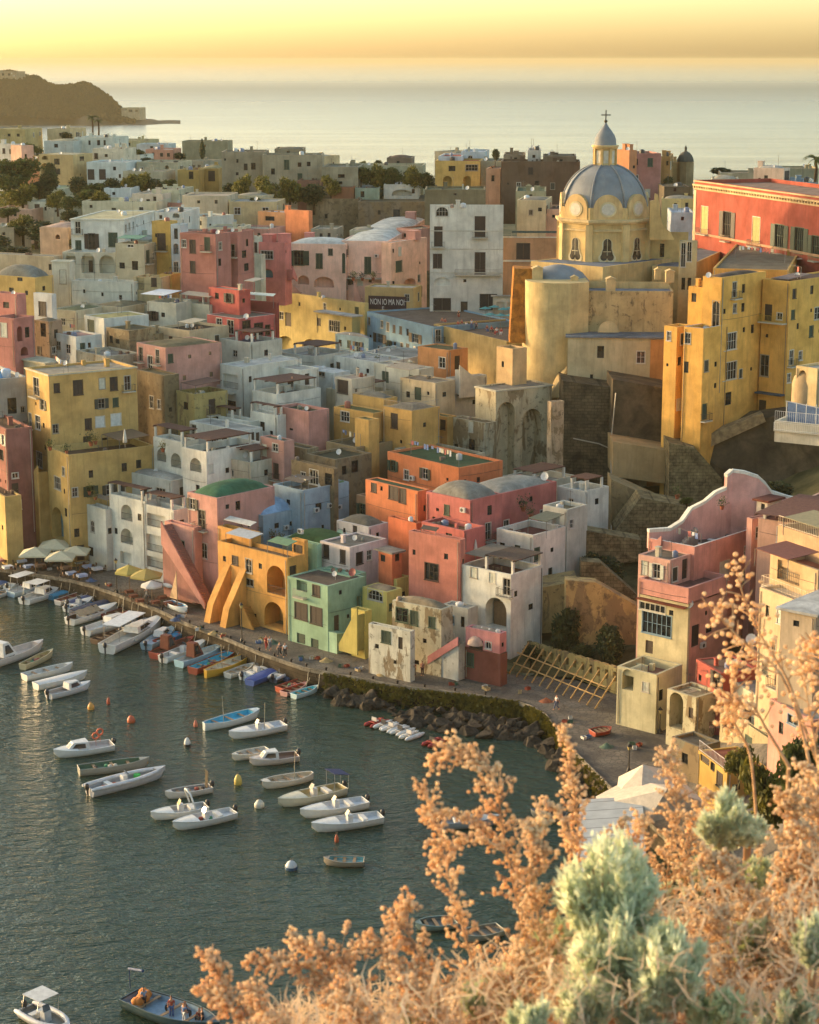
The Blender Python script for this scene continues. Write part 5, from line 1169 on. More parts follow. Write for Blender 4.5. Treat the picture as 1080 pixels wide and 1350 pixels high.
# ------------------------------------------------------------------ big yellow house
YB=(226,164,26)
b=house('house','massive deep yellow house with blue trimmed terrace on the cliff at right',
 V(952,366,600,927,1010,42,YB,(110,92,78),D=262,ph=.2,wins='L 944 415 9 36 W; R 963 450 16 22 w; R 962 489 18 23 w; R 958 526 13 17 n'),
 V(928,433,600,902,960,42,YB,(130,150,175),D=259,ph=.9,trim=(150,165,185),wins='L 907 446 7 14 w; L 905 484 6 15 n'),
 V(893,431,565,876,912,44,YB,(120,120,120),D=262.5,ph=.3,wins='L 882 443 5 12 w; L 880 481 3 4 n'),
 V(927,379,440,908,945,44,YB,(110,92,78),D=265,ph=.15),
 V(1042,371,610,1006,1130,44,YB,(120,96,80),D=266,ph=.2,wins='L 1013 412 10 22 d b; L 1028 417 7 9 w; L 1008 482 11 28 w; L 1003 537 14 20 d; R 1078 413 8 16 w; R 1052 430 3 8 n'),
 V(1040,356,372,940,1120,14,(196,146,36),(120,110,90),D=275,ph=.2))
v=b.v[4]; v.balcony('L',.2,v.ll-.2,v.hit('L',1015,424)[1],1.2,(180,150,60)); v.ac('L',991,492); v.ac('L',991,502); v.dish(.5,.3); b.v[0].dish(.7,.0,.4,.4); v.canopy(.2,.8,.05,.4,.0+.6,(110,96,90))
m=MB(); O,h,ln,n=v.face('L'); u,z=v.hit('L',1000,517); m.box(v.P('L',max(.1,u-1.5),z,.003),h*4.2,Z*.2,n*1.1); m.build('door_canopy',roofmat((90,100,110)),b.root); b.done()
# ------------------------------------------------------------------ red palazzo
b=Bld('palazzo','long vermilion red palazzo with pale cornice and balcony windows at the upper right','palazzo',GT)
aR=90+64
class Pal(Vol): pass
Pl=at(916,237,330); Pr=at(1100,263,286)
dirv=(Pr-Pl); dirv.z=0; Lp=dirv.length; dirv.normalize()
v=b.vol(916,237,352,915,917,45,(168,66,44),(150,120,100),D=330,ph=.6,worn=.25,trim=(140,76,58))
v.dr=dirv; v.dl=Vector((-dirv.y,dirv.x,0)); v.dl=-v.dl if v.dl.y<0 else v.dl; v.ll=14; v.rl=Lp; v.zb=at(916,350,330).z-3
v.open={'L':[],'R':[]}; v.items=[]
for (x,y,w,h,k,e) in ((929,290,9,36,'B','y'),(959,296,10,34,'o','k'),(997,305,10,38,'B','y'),(1028,311,11,30,'o','g'),(1054,317,11,34,'o','g'),(1076,325,10,28,'o','g'),(926,337,9,10,'w',None),(961,337,6,5,'n',None)):
    v.win('R',x,y,w,h,k,e)
for (x,y) in ((959,318),(1028,334),(1054,340),(1076,344)):
    u,z=v.hit('R',x,y); 
    v.items.append(('R',u-.6,u+.6,z,z+.1,'_bal',None,0))
_of=v.fit
def fit2(f,u0,u1,z0,z1,kind,extra,dep):
    if kind=='_bal': v.balcony(f,u0-.4,u1+.4,z0,.9,(150,130,100)); return
    _of(f,u0,u1,z0,z1,kind,extra,dep)
v.fit=fit2
O,h,ln,n=v.face('R')
b.done()
m=MB(); 
for (dz,hh,o) in ((-1.5,.25,.12),(-.9,.3,.35),(-.25,.2,.15)): m.box(v.P('R',-.1,v.zt+dz,.002),h*(ln+.2),Z*hh,n*o)
k=int(ln/.9)
for i in range(k): m.box(v.P('R',i*.9,v.zt-1.24,.002),h*.35,Z*.33,n*.26)
m.build('cornice',plaster((204,170,120),.2),b.root)
_,zz=v.hit('R',940,310); m=MB(); m.box(v.P('R',0,zz-.3,.002),h*ln,Z*.35,n*.15); m.build('string_course',plaster((200,150,110),.2),b.root)
m=MB(); m.box(v.P('R',0,v.zb+.5,.002),h*.9,Z*(v.zt-1.6-v.zb-.5),n*.08); m.build('quoin',plaster((206,176,140),.2),b.root)
# ------------------------------------------------------------------ pink house on the right with curved parapet
PKR=(214,140,128)
b=house('house','tall pink house with curved white edged parapet and two loungers on its terrace',
 V(916,721,805,855,993,42,PKR,(110,96,88),D=204,ph=1.0,trim=(220,205,196),wins='R 955 753 12 26 s p'),
 V(884,739,772,842,912,42,(216,160,146),(120,108,92),D=201.5,ph=.1,worn=.05,wins='L 850 749 8 18 s p; L 866 753 9 19 o p; R 903 750 7 26 d k'),
 V(908,776,796,842,960,42,PKR,(130,96,86),D=198.2,ph=.7,base=True),
 V(908,797,868,842.5,910,42,(200,186,142),(130,96,86),D=198.5,ph=0,rl=.35,worn=.2,wins='L 860 801 34 10 w; L 885 808 6 7 n; L 866 823 38 28 w b; L 856 853 10 17 d'),
 V(866,890,960,814,900,40,(196,186,146),(150,110,92),D=193,ph=.9,worn=.25,wins='L 828 895 15 30 A; L 851 906 8 12 s p'),
 V(909,797,868,880,960,42,(204,140,122),(130,96,86),D=198.9,ph=0,worn=.2,wins='R 917 838 10 28 d k; R 935 830 8 8 n'),
 V(992,684,800,985,1064,56,(206,146,134),(124,110,92),D=207,ph=.15,worn=.1,wins='R 1015 702 12 26 s p; R 1005 742 8 18 s p; R 1040 705 10 20 s p'),group=GH)
v=b.v[0]; v.tank(.75,.8,.5,1.6,(200,140,130)); v.stair('L',862,716,874,706,.1,PKR,.2,1)
b.v[3].dish(.02,.9,.5,.0); b.v[5].ac('R',925,850)
v2=b.v[1]; 
m=MB(); cz=at(860,800,198).z; O,h,ln,n=b.v[3].face('L')
m.box(b.v[3].P('L',.1,b.v[3].hit('L',862,792)[1],.003),h*(ln-.2),Z*.12,n*.7); m.build('awning',roofmat((130,72,56)),b.root)
# curved parapet
pp=[(856,702,208),(884,700,209),(900,690,210),(912,673,211),(930,664,211.5),(944,652,212),(958,646,212.5),(959,629,212.5),(966,623,213),(982,625,213),(1000,631,213),(1010,640,213),(1018,651,213),(1040,658,213),(1090,668,213)]
m=MB(); k=MB()
for (a,b_) in zip(pp,pp[1:]):
    A=at(*a); B_=at(*b_); d=Vector((B_.x-A.x,B_.y-A.y,0)); nn=Vector((d.y,-d.x,0)).normalized() if d.length>0 else Vector((0,-1,0)); zl_=v.zt-1.2
    m.prism([A,B_,Vector((B_.x,B_.y,zl_)),Vector((A.x,A.y,zl_))],-nn*.4); k.prism([A+nn*.06,B_+nn*.06,B_+nn*.06+Z*.35,A+nn*.06+Z*.35],-nn*.55)
po=m.build('parapet_wall',plaster((222,160,152),.05),b.root); k.build('coping',plaster((222,216,206),.1),po)
for i in range(9):
    pass
m=MB(); S0=at(893,716,206); 
for i in range(9): m.box(Vector((S0.x+i*.28,S0.y+i*.25,v.zt-1.0)),(.3,0,0),(0,1.6,0),(0,0,.2*(i+1)))
m.build('staircase',plaster((150,130,120),.2),b.root)
b.done(); pinkv=v
# roof hut with model house
b=house('roof_hut','tiny white hut with brown lean-to roof on the pink house terrace',V(1012,662,677,998,1030,45,(206,190,170),(120,70,56),D=209,ph=0,kind='slab',base=True,wins='L 1006 668 5 8 n'),cat='hut',group='huts on roofs'); b.done()
# ------------------------------------------------------------------ buildings at right lower edge
b=house('house','brick red house wedged behind the cream house at lower right',
 V(951,888,950,918,1000,70,(176,74,62),(130,104,88),D=188,ph=.1,worn=.05,wins='L 946 895 8 26 o k'),
 V(1020,870,900,983,1060,70,(164,64,56),(120,110,100),D=192,ph=.1,wins='L 975 868 10 30 d g'),group=GH); b.v[0].dish(.3,.6); b.v[1].dish(.9,.1,.6,.8); b.v[0].tank(.3,.4,.4,.6,(90,110,150)); b.done()
b=house('house','pale cream house with grey pitched edge roof and a bright green door at lower right',
 V(1017,930,1000,951,1090,72,(204,196,168),(140,136,128),D=181,ph=.1,worn=.15,wins='L 958 920 4 12 s p; L 970 930 5 14 n; L 986 938 10 26 d k; L 1003 948 14 36 d g'),
 V(1016,975,1040,950,1022,72,(176,160,120),(150,140,120),D=176,ph=.4,worn=.5,wins='L 987 982 8 22 s g')); b.done()
b=house('house','small yellow house with reddish terrace and café chairs at lower right',
 V(959,1018,1075,921,1012,73,(190,150,46),(140,90,74),D=166,ph=.1,wins='L 930 990 12 34 d k; L 940 1002 6 30 n; L 949 1028 7 18 s k'),group=GH)
b.v[0].rail('L',0,b.v[0].ll,b.v[0].zt,-.1,.95,(200,195,190)); b.done()
b=house('house','grey tumbledown stone house beside the yellow terrace house',V(921,985,1040,886,950,55,(120,114,96),(110,104,90),D=178,ph=.3,worn=.9,wins='L 903 1000 8 14 n; R 930 990 6 10 n')); b.done()
b=house('passage_house','worn cream passage house with a tall dark stone archway onto the quay',
 V(918,920,975,880,950,50,(190,180,146),(150,140,110),D=187,ph=.3,worn=.5,wins='L 892 930 18 62 A; L 911 940 6 14 d; R 925 910 5 8 n')); b.done()
b=house('house','sunlit cream house with orange balconies and striped awnings at the right edge',
 V(1072,800,960,1002,1180,62,(206,176,134),(150,100,80),D=168,ph=.3,worn=.1,wins='L 1012 806 5 16 n; L 1030 812 10 22 s p; L 1045 840 8 26 s p; L 1056 850 8 26 s p; L 1020 850 6 16 w'),
 V(1079,752,800,1016,1180,62,(206,170,124),(160,104,80),D=171,ph=.9,worn=.1,wins='L 1040 755 30 26 h r'),
 V(1100,716,745,1026,1180,62,(190,150,110),(150,130,100),D=175,ph=.8,wins=''))
b.v[1].balcony('L',.3,b.v[1].ll-.2,b.v[1].hit('L',1045,780)[1],1.2,(220,200,170)); b.v[2].canopy(.1,.9,.0,.5,2.0,(140,130,96)); b.v[2].rail('L',0,b.v[2].ll,b.v[2].zt,-.1,.9,(220,200,170)); b.v[1].canopy(.3,1,-.2,.2,1.9,(110,60,46)); b.done()
b=house('house','pink fronted house with tin roof half hidden by dry plants at the right edge',
 V(1072,950,1060,1015,1180,66,(206,140,126),(150,150,144),D=160,ph=.2,wins='L 1046 950 14 12 w b; L 1030 960 6 16 n; L 1060 930 10 20 s p'),
 V(1060,880,960,1025,1150,66,(206,160,130),(150,140,130),D=164,ph=.3,wins='L 1040 900 8 18 s p')); b.done()
b=house('house','roof of patterned white tiles on the house at the right edge',V(1076,812,835,1030,1150,40,(196,170,140),(200,198,190),D=163,ph=0,kind='slab',wins='L 1050 822 8 8 n')); b.done()
b=house('house','house with brown beamed verandah roof behind the pink house at right',
 V(1060,692,740,1000,1140,35,(200,150,130),(110,64,54),D=200,ph=.1,wins='L 1030 705 10 20 s p')); b.v[0].pergola(.0,.9,-.1,.6,1.0,(110,70,56)); b.done()
# glazed veranda house far right
b=house('house','cream house with round domed porch and blue glazed veranda behind white railing at right edge',
 V(1078,486,572,1050,1160,50,(206,176,120),(190,180,160),D=240,ph=.3,worn=.1,base=True,wins='L 1058 500 10 24 a; R 1086 520 8 20 w'),
 V(1082,560,588,1022,1160,30,(200,190,170),(150,140,130),D=233,ph=1.0,worn=.1,wins='',base=True))
v=b.v[1]; v.rail('L',0,v.ll,v.zt-.1,.05,1.3,(225,220,210)); v.balcony('L',0,v.ll,v.zt-1.1,.4,(225,220,210))
m=MB(); q=[v.R(.05,.15)+Z*.0,v.R(.95,.15)+Z*0,v.R(.95,.15)+Z*2.9,v.R(.05,.15)+Z*2.3]; m.prism(q,v.dr*.05); m.build('veranda_glass',paint((110,130,160),.15),b.root)
m=MB(); 
for i in range(5): c=v.R(.05+.22*i,.12); m.tube([c-Z*.5,c+Z*2.9],.05,6)
m.tube([v.R(.05,.12)+Z*2.4,v.R(.95,.12)+Z*3.0],.05,6); m.build('veranda_frame',paint((220,216,206),.5),b.root)
O=at(1066,500,243); m=MB(); m.lathe((O.x,O.y,O.z-2),[(2.0,-2),(2.0,1.4),(1.75,2.3),(1.2,3.0),(.5,3.4),(.02,3.5)],20); m.build('dome',plaster((176,146,104),.1),b.root); b.done()
# harbour-side garden fence wall with slots
P0=at(672,838,222); P1=at(813,880,206); d=P1-P0; d.z=0; Lw=d.length; d.normalize(); n=Vector((d.y,-d.x,0)); zt0=P0.z; zt1=at(813,880,206).z
r=empty('garden_wall',(P0.x,P0.y,2.3),'yellow garden wall with tall narrow slots along the quay path','wall','walls of the old town')
m=MB(); k=14
for i in range(k):
    a=Lw*i/k; b_=Lw*(i+.62)/k; c_=Lw*(i+1)/k; za=zt0+(zt1-zt0)*i/k; zc_=zt0+(zt1-zt0)*(i+1)/k
    A=Vector((P0.x,P0.y,0))
    m.box(A+d*a+Z*2.2,d*(b_-a),-n*.5,Z*(za-2.2)); m.box(A+d*b_+Z*2.2,d*(c_-b_),-n*.5,Z*((za-2.2)*.45)); m.box(A+d*b_+Z*(za-.5),d*(c_-b_),-n*.5,Z*.45)
    m.box(A+d*b_+Z*2.2-n*.4,d*(c_-b_),-n*.09,Z*(za-2.8))
m.build('wall',plaster((182,156,84),.5),r)
P0=at(684,868,214); P1=at(815,905,200); d=P1-P0; d.z=0; Lw=d.length; d.normalize(); n=Vector((d.y,-d.x,0))
r=empty('timber_fence',(P0.x,P0.y,2.3),'leaning lattice of pale timber props before the slotted garden wall','fence')
wood=paint((176,142,88),.8,0,.3,'wood'); zb0=2.25
for i in range(12):
    m=MB(); A=Vector((P0.x,P0.y,zb0))+d*(Lw*(i+.3)/12.5); m.tube([A+n*1.3-d*.5,A-n*.6+d*.6+Z*3.6],.09,6); m.build('post',wood,r)
for z_,o in ((1.2,.7),(2.3,.15)):
    m=MB(); A=Vector((P0.x,P0.y,zb0+z_))+n*o; m.tube([A,A+d*Lw*.9],.08,6); m.build('rail',wood,r)
# ---------------- boat sheds with pale roofs beside the slipway
P=[at(772,1058,150),at(845,1052,152),at(852,1150,137),at(775,1135,138)]
zr=sum(p.z for p in P)/4
r=empty('boat_shed',(P[0].x,P[0].y,2.2),'shed with faded grey sheet roof on the slipway behind the dry plants','shed','sheds by the slipway')
def shedmat(col):
    m_,nt,b_=newmat('sheet_roof'); c=srgb(col); g=N(nt,'ShaderNodeNewGeometry'); w=N(nt,'ShaderNodeTexWave'); w.wave_profile='SAW'; w.inputs['Scale'].default_value=.16; w.bands_direction='Y'; L(nt,g.outputs['Position'],w.inputs['Vector']); w.inputs['Distortion'].default_value=.3
    n1=nz(nt,pos(nt),.6,5,.6); o=mix(nt,ramp(nt,n1,[(.3,0),(.7,1)]),tuple(v*.7 for v in c),c); o=mix(nt,ramp(nt,w.outputs['Fac'],[(.9,0),(.96,.7)]),o,srgb((70,66,60))); L(nt,o,b_.inputs['Base Color']); b_.inputs['Roughness'].default_value=.6; return m_
SR=shedmat((176,180,178)); m=MB()
q=[onz(765,1056,7.0),onz(847,1052,7.4),onz(854,1165,7.4),onz(758,1150,7.0)]
m.prism(q,Z*.15); m.build('roof',SR,r); m=MB(); m.prism([Vector((p.x*.99+.2,p.y,2)) for p in q],Z*4.9); m.build('wall',plaster((150,146,136),.3),r)
for (pk,cs,lab) in (((848,1008),[(816,1024),(848,1008),(894,1018),(905,1050),(845,1060),(812,1048)],'pale faceted canvas roof pavilion behind the dry plants'),((880,1040),[(786,1050),(835,1024),(905,1034),(930,1058),(856,1080),(786,1062)],'lower pale canvas pavilion beside the sheet roofed shed')):
    top=onz(*pk,9.0); ring=[onz(x,y,6.8) for x,y in cs]; m=MB(); vs=[top]+ring; kk=len(ring); m.add(vs,[(0,i+1,(i+1)%kk+1) for i in range(kk)]); m.add([p-Z*.35 for p in ring]+ring,[(i,(i+1)%kk,kk+(i+1)%kk,kk+i) for i in range(kk)])
    r=empty('canvas_pavilion',(top.x,top.y,2.2),lab,'pavilion','pavilions by the slipway'); m.build('canopy',paint((204,190,168),.8),r)
    for p in ring[::2]:
        m=MB(); m.tube([Vector((p.x,p.y,2.0)),p],.07,6); m.build('post',paint((120,116,108),.5),r)
# ------------------------------------------------------------------ ground, quay, sea, headland
EDGE=[(-400,700),(0,751),(75,762),(111,769),(155,784),(211,805),(240,820),(300,843),(345,862),(400,881),(520,904),(600,914),(690,926),(722,944),(745,978),(790,1024),(830,1062),(900,1125),(1000,1210),(1500,1400)]
def De(px): return 67.8/T(lerp_tab(EDGE,px))
def rise(px): return max(0,(px-915))*.05
def gz(px,D):
    dq=max(Dq(px),De(px)+1)
    z=2.2+rise(px)+(0 if D<=dq else .1*min(D-dq,150)+1.2*max(0,D-dq-150))
    z=min(z,ZP-1)
    if D>640: z-= (D-640)*.12
    return z
cols_=[-420+20*i for i in range(98)]
def wp(px,D,z):
    w_=D/ (CP); return Vector(((px-540)/FP*D/CP*1.0,D,z))
def strip(rows,name,mat,org=None):
    m=MB(); n_=len(cols_); 
    m.add([p for r in rows for p in r],[(i*n_+j,i*n_+j+1,(i+1)*n_+j+1,(i+1)*n_+j) for i in range(len(rows)-1) for j in range(n_-1)],True)
    return m.build(name,mat)
def wpt(px,D,z):
    # exact unprojection horizontally: x = (px-540)/FP * w
    w=D*CP-(z-HC)*SP; return Vector(((px-540)/FP*w,D,z))
rows=[[wpt(px,De(px)+(max(Dq(px),De(px)+1)+3-De(px))*t,2.2+rise(px)) for px in cols_] for t in (0,.25,.5,.75,1)]
def pavemat():
    m,nt,b=newmat('quay_paving'); p=pos(nt); v=N(nt,'ShaderNodeTexVoronoi'); v.inputs['Scale'].default_value=1.6; L(nt,p,v.inputs['Vector']); v.feature='DISTANCE_TO_EDGE'
    n=nz(nt,p,.25,6,.65,.5); f=nz(nt,p,3,4,.6)
    o=mix(nt,ramp(nt,n,[(.35,0),(.65,1)]),srgb((64,60,54)),srgb((118,110,96))); o=mix(nt,ramp(nt,v.outputs['Distance'],[(.02,.75),(.08,0)]),o,srgb((60,55,48))); o=mix(nt,ramp(nt,f,[(.5,0),(.8,.4)]),o,srgb((70,64,56)))
    L(nt,o,b.inputs['Base Color']); b.inputs['Roughness'].default_value=.85; bump(nt,b,f,.4,.05); return m
tag(strip(rows,'quay',pavemat()),kind='structure')
rows=[[wpt(px,De(px)+o_,2.2+dz+rise(px)) for px in cols_] for o_,dz in ((-.12,-.3),(-.12,.13),(.45,.13),(.45,-.1))]
tag(strip(rows,'kerb',stone((150,142,124),(96,90,78),1.2,True,'kerb_stone')),kind='structure')
rows=[[wpt(px,De(px)-.0,z+ (rise(px) if z>2 else 0)) for px in cols_] for z in (-3,0,1,2.2)]
rows[3]=[Vector(p) for p in rows[3]]
tag(strip(rows,'quay_wall',stone((92,82,66),(44,40,34),.6,True,'masonry')),'weathered stone quay wall edging the harbour water','wall',None,'structure')
Ds=[3+4*i for i in range(28)]+[118+15*i for i in range(16)]+[360+30*i for i in range(16)]
rows=[[wpt(px,max(Dq(px),De(px)+1)+d,gz(px,max(Dq(px),De(px)+1)+d)-.02) for px in cols_] for d in Ds]
HM=stone((112,104,72),(56,58,36),.15,False,'hill_ground'); tag(strip(rows,'ground',HM),kind='structure')
# sea
def mr2(nt,v,a,b_):
    q=N(nt,'ShaderNodeMapRange'); q.inputs['From Min'].default_value=a; q.inputs['From Max'].default_value=b_; L(nt,v,q.inputs['Value']); return q.outputs[0]
def seamat():
    m,nt,b=newmat('sea_water'); p=pos(nt)
    b.inputs['Base Color'].default_value=(.022,.045,.031,1); b.inputs['Roughness'].default_value=.07; b.inputs['IOR'].default_value=1.33; b.inputs['Specular Tint'].default_value=(.95,1,.72,1)
    n1=nz(nt,pos(nt,(.55,1,1)),.75,3,.55,.6); n2=nz(nt,pos(nt,(.6,1.1,1)),2.6,3,.6,.3); n3=nz(nt,pos(nt,(.05,.3,1)),.06,4,.6)
    s1=N(nt,'ShaderNodeMath',operation='MULTIPLY'); L(nt,n2,s1.inputs[0]); s1.inputs[1].default_value=.4
    ad=N(nt,'ShaderNodeMath',operation='ADD'); L(nt,n1,ad.inputs[0]); L(nt,s1.outputs[0],ad.inputs[1])
    bp=N(nt,'ShaderNodeBump'); bp.inputs['Distance'].default_value=.8; L(nt,ad.outputs[0],bp.inputs['Height'])
    g=N(nt,'ShaderNodeNewGeometry'); sx=N(nt,'ShaderNodeSeparateXYZ'); L(nt,g.outputs['Position'],sx.inputs[0])
    mr=N(nt,'ShaderNodeMapRange'); mr.inputs['From Min'].default_value=150; mr.inputs['From Max'].default_value=900; mr.inputs['To Min'].default_value=.85; mr.inputs['To Max'].default_value=.45; L(nt,sx.outputs[1],mr.inputs['Value'])
    mm=N(nt,'ShaderNodeMath',operation='MULTIPLY'); L(nt,mr.outputs[0],mm.inputs[0]); L(nt,ramp(nt,n3,[(.36,.28),(.62,1.0)]),mm.inputs[1]); L(nt,mm.outputs[0],bp.inputs['Strength'])
    L(nt,bp.outputs[0],b.inputs['Normal'])
    L(nt,ramp(nt,mr2(nt,sx.outputs[1],300,8000),[(0,.07),(.1,.1),(.25,.2),(.6,.36),(.78,.28),(1,.24)]),b.inputs['Roughness']); return m
m=MB(); m.quad((-45000,-300,0),(45000,-300,0),(45000,60000,0),(-45000,60000,0)); tag(m.build('sea',seamat()),kind='structure')
# headland
TOP=[(-260,96),(-120,84),(-40,90),(0,90),(14,88),(30,93),(40,98),(48,96),(60,106),(72,112),(86,111),(100,110),(108,106),(116,108),(128,116),(140,126),(150,136),(158,144),(170,150),(188,151),(204,154),(213,159),(238,160.2)]
Dh=2190; hz_=[]
m=MB(); vs=[];fs=[]; nc=150; nr=30
for i in range(nr+1):
    t=i/nr
    for j in range(nc+1):
        px=-260+(238+260)*j/nc; zt=max(.3,at(px,lerp_tab(TOP,px),Dh+234).z)
        prof=sin(min(1,t/.45)*pi/2)**.8 if t<.45 else cos((t-.45)/.55*pi/2)**.7
        D=Dh+ t*520+60*noise.noise(Vector((px*.02,0,5)))*(1-t)
        nn_=noise.noise(Vector((px*.12,t*9,1)))*2+noise.noise(Vector((px*.45,t*26,3)))*2-2
        z=zt*(.86 if zt>20 else .92)*prof*(.9+.1*noise.noise(Vector((px*.03,t*3,2))))+nn_*min(1,zt/20)*min(1,prof*2)
        z-=max(0,1-zt/22)*max(0,t-.3)*40; vs.append(wpt(px,D,max(z,-3) if 0<i<nr else -2))
for i in range(nr):
    for j in range(nc): a=i*(nc+1)+j; fs.append((a,a+1,a+nc+2,a+nc+1))
m.add(vs,fs,True); tag(m.build('hill',foliage((34,38,22),(66,62,36),'headland_scrub')),kind='structure')
rng=random.Random(5); fol=MB()
for k in range(5200):
    px=rng.uniform(-60,178); t=rng.uniform(.03,.5); zt=max(.3,at(px,lerp_tab(TOP,px),Dh+160).z); prof=sin(min(1,t/.45)*pi/2)**.8
    c=wpt(px,Dh+t*520,zt*.86*prof-1); r_=rng.uniform(1.2,3.4)*min(1,zt/25+.2)
    for q in range(3):
        a=rng.uniform(0,pi); d=Vector((cos(a),sin(a)*.5,0)); o=c+Vector((rng.uniform(-2,2),rng.uniform(-2,2),rng.uniform(0,2)))
        fol.add([o-d*r_,o+d*r_,o+d*r_*.7+Z*r_*1.2,o+Z*r_*1.7,o-d*r_*.8+Z*r_*1.1],[(0,1,2,3,4)])
tag(fol.build('scrub',foliage((34,38,22),(66,62,36),'headland_scrub')),kind='stuff')
b=house('house','square pale house standing alone at the tip of the headland',V(184,142,152,160,186,8,(170,150,120),(150,140,110),D=2260,ph=.6,rl=25,wins='L 172 146 5 3 n; L 180 146 3 3 n'),group=GF); b.done()
b=house('house','large pale villa on top of the headland at the left edge',V(22,94,112,-6,26,8,(150,132,104),(150,140,110),D=2330,ph=.6,rl=30,wins='L 4 98 3 3 n; L 12 98 3 3 n'),group=GF); b.done()
# ------------------------------------------------------------------ vegetation
def crown_mesh(rng,n,R,H,leaf,blobs=9):
    """leaf clumps scattered through uneven lobes; unit-less"""
    m=MB(); bl=[]
    for i in range(blobs):
        a=rng.uniform(0,2*pi); r=R*rng.uniform(0,.62); bl.append((Vector((r*cos(a),r*sin(a),H*rng.uniform(.12,.8))),R*rng.uniform(.34,.6)))
    for i in range(n):
        c,rr=rng.choice(bl); v=Vector((rng.gauss(0,1),rng.gauss(0,1),rng.gauss(0,.8))); v=v.normalized()*rr*(rng.random()**.35)*rng.uniform(.75,1.15)
        p=c+v; d=Vector((rng.gauss(0,1),rng.gauss(0,1),rng.gauss(0,1))).normalized(); e=d.cross(Vector((rng.gauss(0,1),rng.gauss(0,1),rng.gauss(0,1)))).normalized(); s_=leaf*rng.uniform(.6,1.4)
        m.add([p-d*s_,p+e*s_*.5,p+d*s_,p-e*s_*.5],[(0,1,2,3)])
    return m
class Off: pass
def trunk_mesh(rng,H,R):
    m=MB(); m.tube([(0,0,-1),(R*.04,0,H*.25),(-R*.03,R*.02,H*.55),(0,0,H*.8)],[R*.09,R*.07,R*.05,R*.02],7)
    for i in range(5):
        a=rng.uniform(0,2*pi); m.tube([(0,0,H*rng.uniform(.2,.45)),(R*.3*cos(a),R*.3*sin(a),H*.6),(R*.55*cos(a),R*.55*sin(a),H*.78)],[R*.045,R*.03,R*.01],5)
    return m
BARK=stone((92,74,54),(50,40,30),3,False,'bark')
FOLS=[foliage((50,60,26),(96,104,44)),foliage((66,70,26),(132,124,48),'foliage_sunny'),foliage((40,50,28),(74,84,44),'foliage_dark')]
PROT=[]
def tree_proto(i,R,H,n,leaf,mat):
    rng=random.Random(100+i); r=empty('broadleaf_tree',(0,0,0)); trunk_mesh(rng,H,R).build('trunk',BARK,r); crown_mesh(rng,n,R,H,leaf).build('crown',mat,r); return r
for i,(R,H,n,leaf,mi) in enumerate([(1,1.5,2600,.1,0),(1,1.2,2600,.1,1),(1,1.6,2500,.1,2),(1,1.1,1700,.1,0)]): PROT.append(tree_proto(i,R,H,n,leaf,FOLS[mi]))
TREES=[(20,232,62,34,440,0,'wide green tree by the white gabled house'),(66,240,28,24,436,2,'dark tree left of the cream palazzo door'),(38,182,26,14,600,0,'tree right of the olive cream house on the skyline'),(88,180,16,10,600,2,'small dark tree by the sandy skyline house'),(8,214,22,14,530,2,'tree behind the white gabled house'),(40,200,34,16,520,0,'round tree above the pink end wall house'),(100,246,32,20,440,2,'dark tree under the cream palazzo'),(124,252,26,16,432,0,'low tree before the two blue doored house'),(150,246,30,18,436,2,'garden tree in the middle of the far orchard'),(184,240,34,18,440,1,'yellowish tree before the long stone house'),(176,206,32,14,545,0,'tree in front of the pink house near the sea'),(196,214,24,10,520,2,'shrubby tree below the flat white roof house'),(30,256,44,20,430,1,'sunlit orchard tree in front of the far left gardens'),(76,262,30,16,425,1,'orchard tree by the green roofed shed'),(112,262,34,18,424,0,'orchard tree right of the white field house'),(10,282,30,12,418,0,'hedge tree at the left edge beside the field house'),(92,284,26,12,412,2,'dark bush tree beside the cream roofed house'),(48,304,58,20,400,2,'large dark tree below the white field house'),(16,306,34,14,402,0,'dense tree by the left edge below the terrace house'),(80,308,24,12,398,1,'small tree beside the farm track left'),(320,248,26,26,425,1,'round sunlit tree left below the stone ruin'),(352,252,42,28,418,1,'broad sunlit yellow green tree below the stone ruin'),(382,250,34,24,420,1,'sunlit tree right of the broad one below the ruin'),(414,256,36,22,420,2,'dark tree in the shade below the pale ruin'),(300,250,20,14,430,2,'dark small tree left of the sunlit ones'),(476,234,24,20,432,0,'orange tree in front of the long low house, leftmost of the row'),(498,232,28,24,432,1,'second orange tree along the long low house'),(520,236,26,22,432,0,'third orange tree along the long low house'),(544,234,30,22,430,1,'orange tree at the right end of the long low house'),(564,240,22,20,428,2,'dark tree beside the ochre villa'),(500,216,14,8,470,2,'small tree above the long low house roof'),(478,216,10,6,470,1,'tiny skyline tree above the long low house'),(653,204,12,12,405,2,'bushy tree on the roof of the grey green house'),(238,206,18,8,560,2,'low tree on the skyline left of the cypress'),(20,330,60,10,385,2,'hedge like tree above the sandy wall house'),(880,240,16,12,385,2,'dark tree by the narrow ochre house'),(950,226,30,8,390,2,'dark skyline tree right of the dark dome'),(1010,232,24,8,392,2,'dark skyline tree by the stair head house'),(460,240,16,14,434,2,'dark little tree at the corner of the grey square house')]
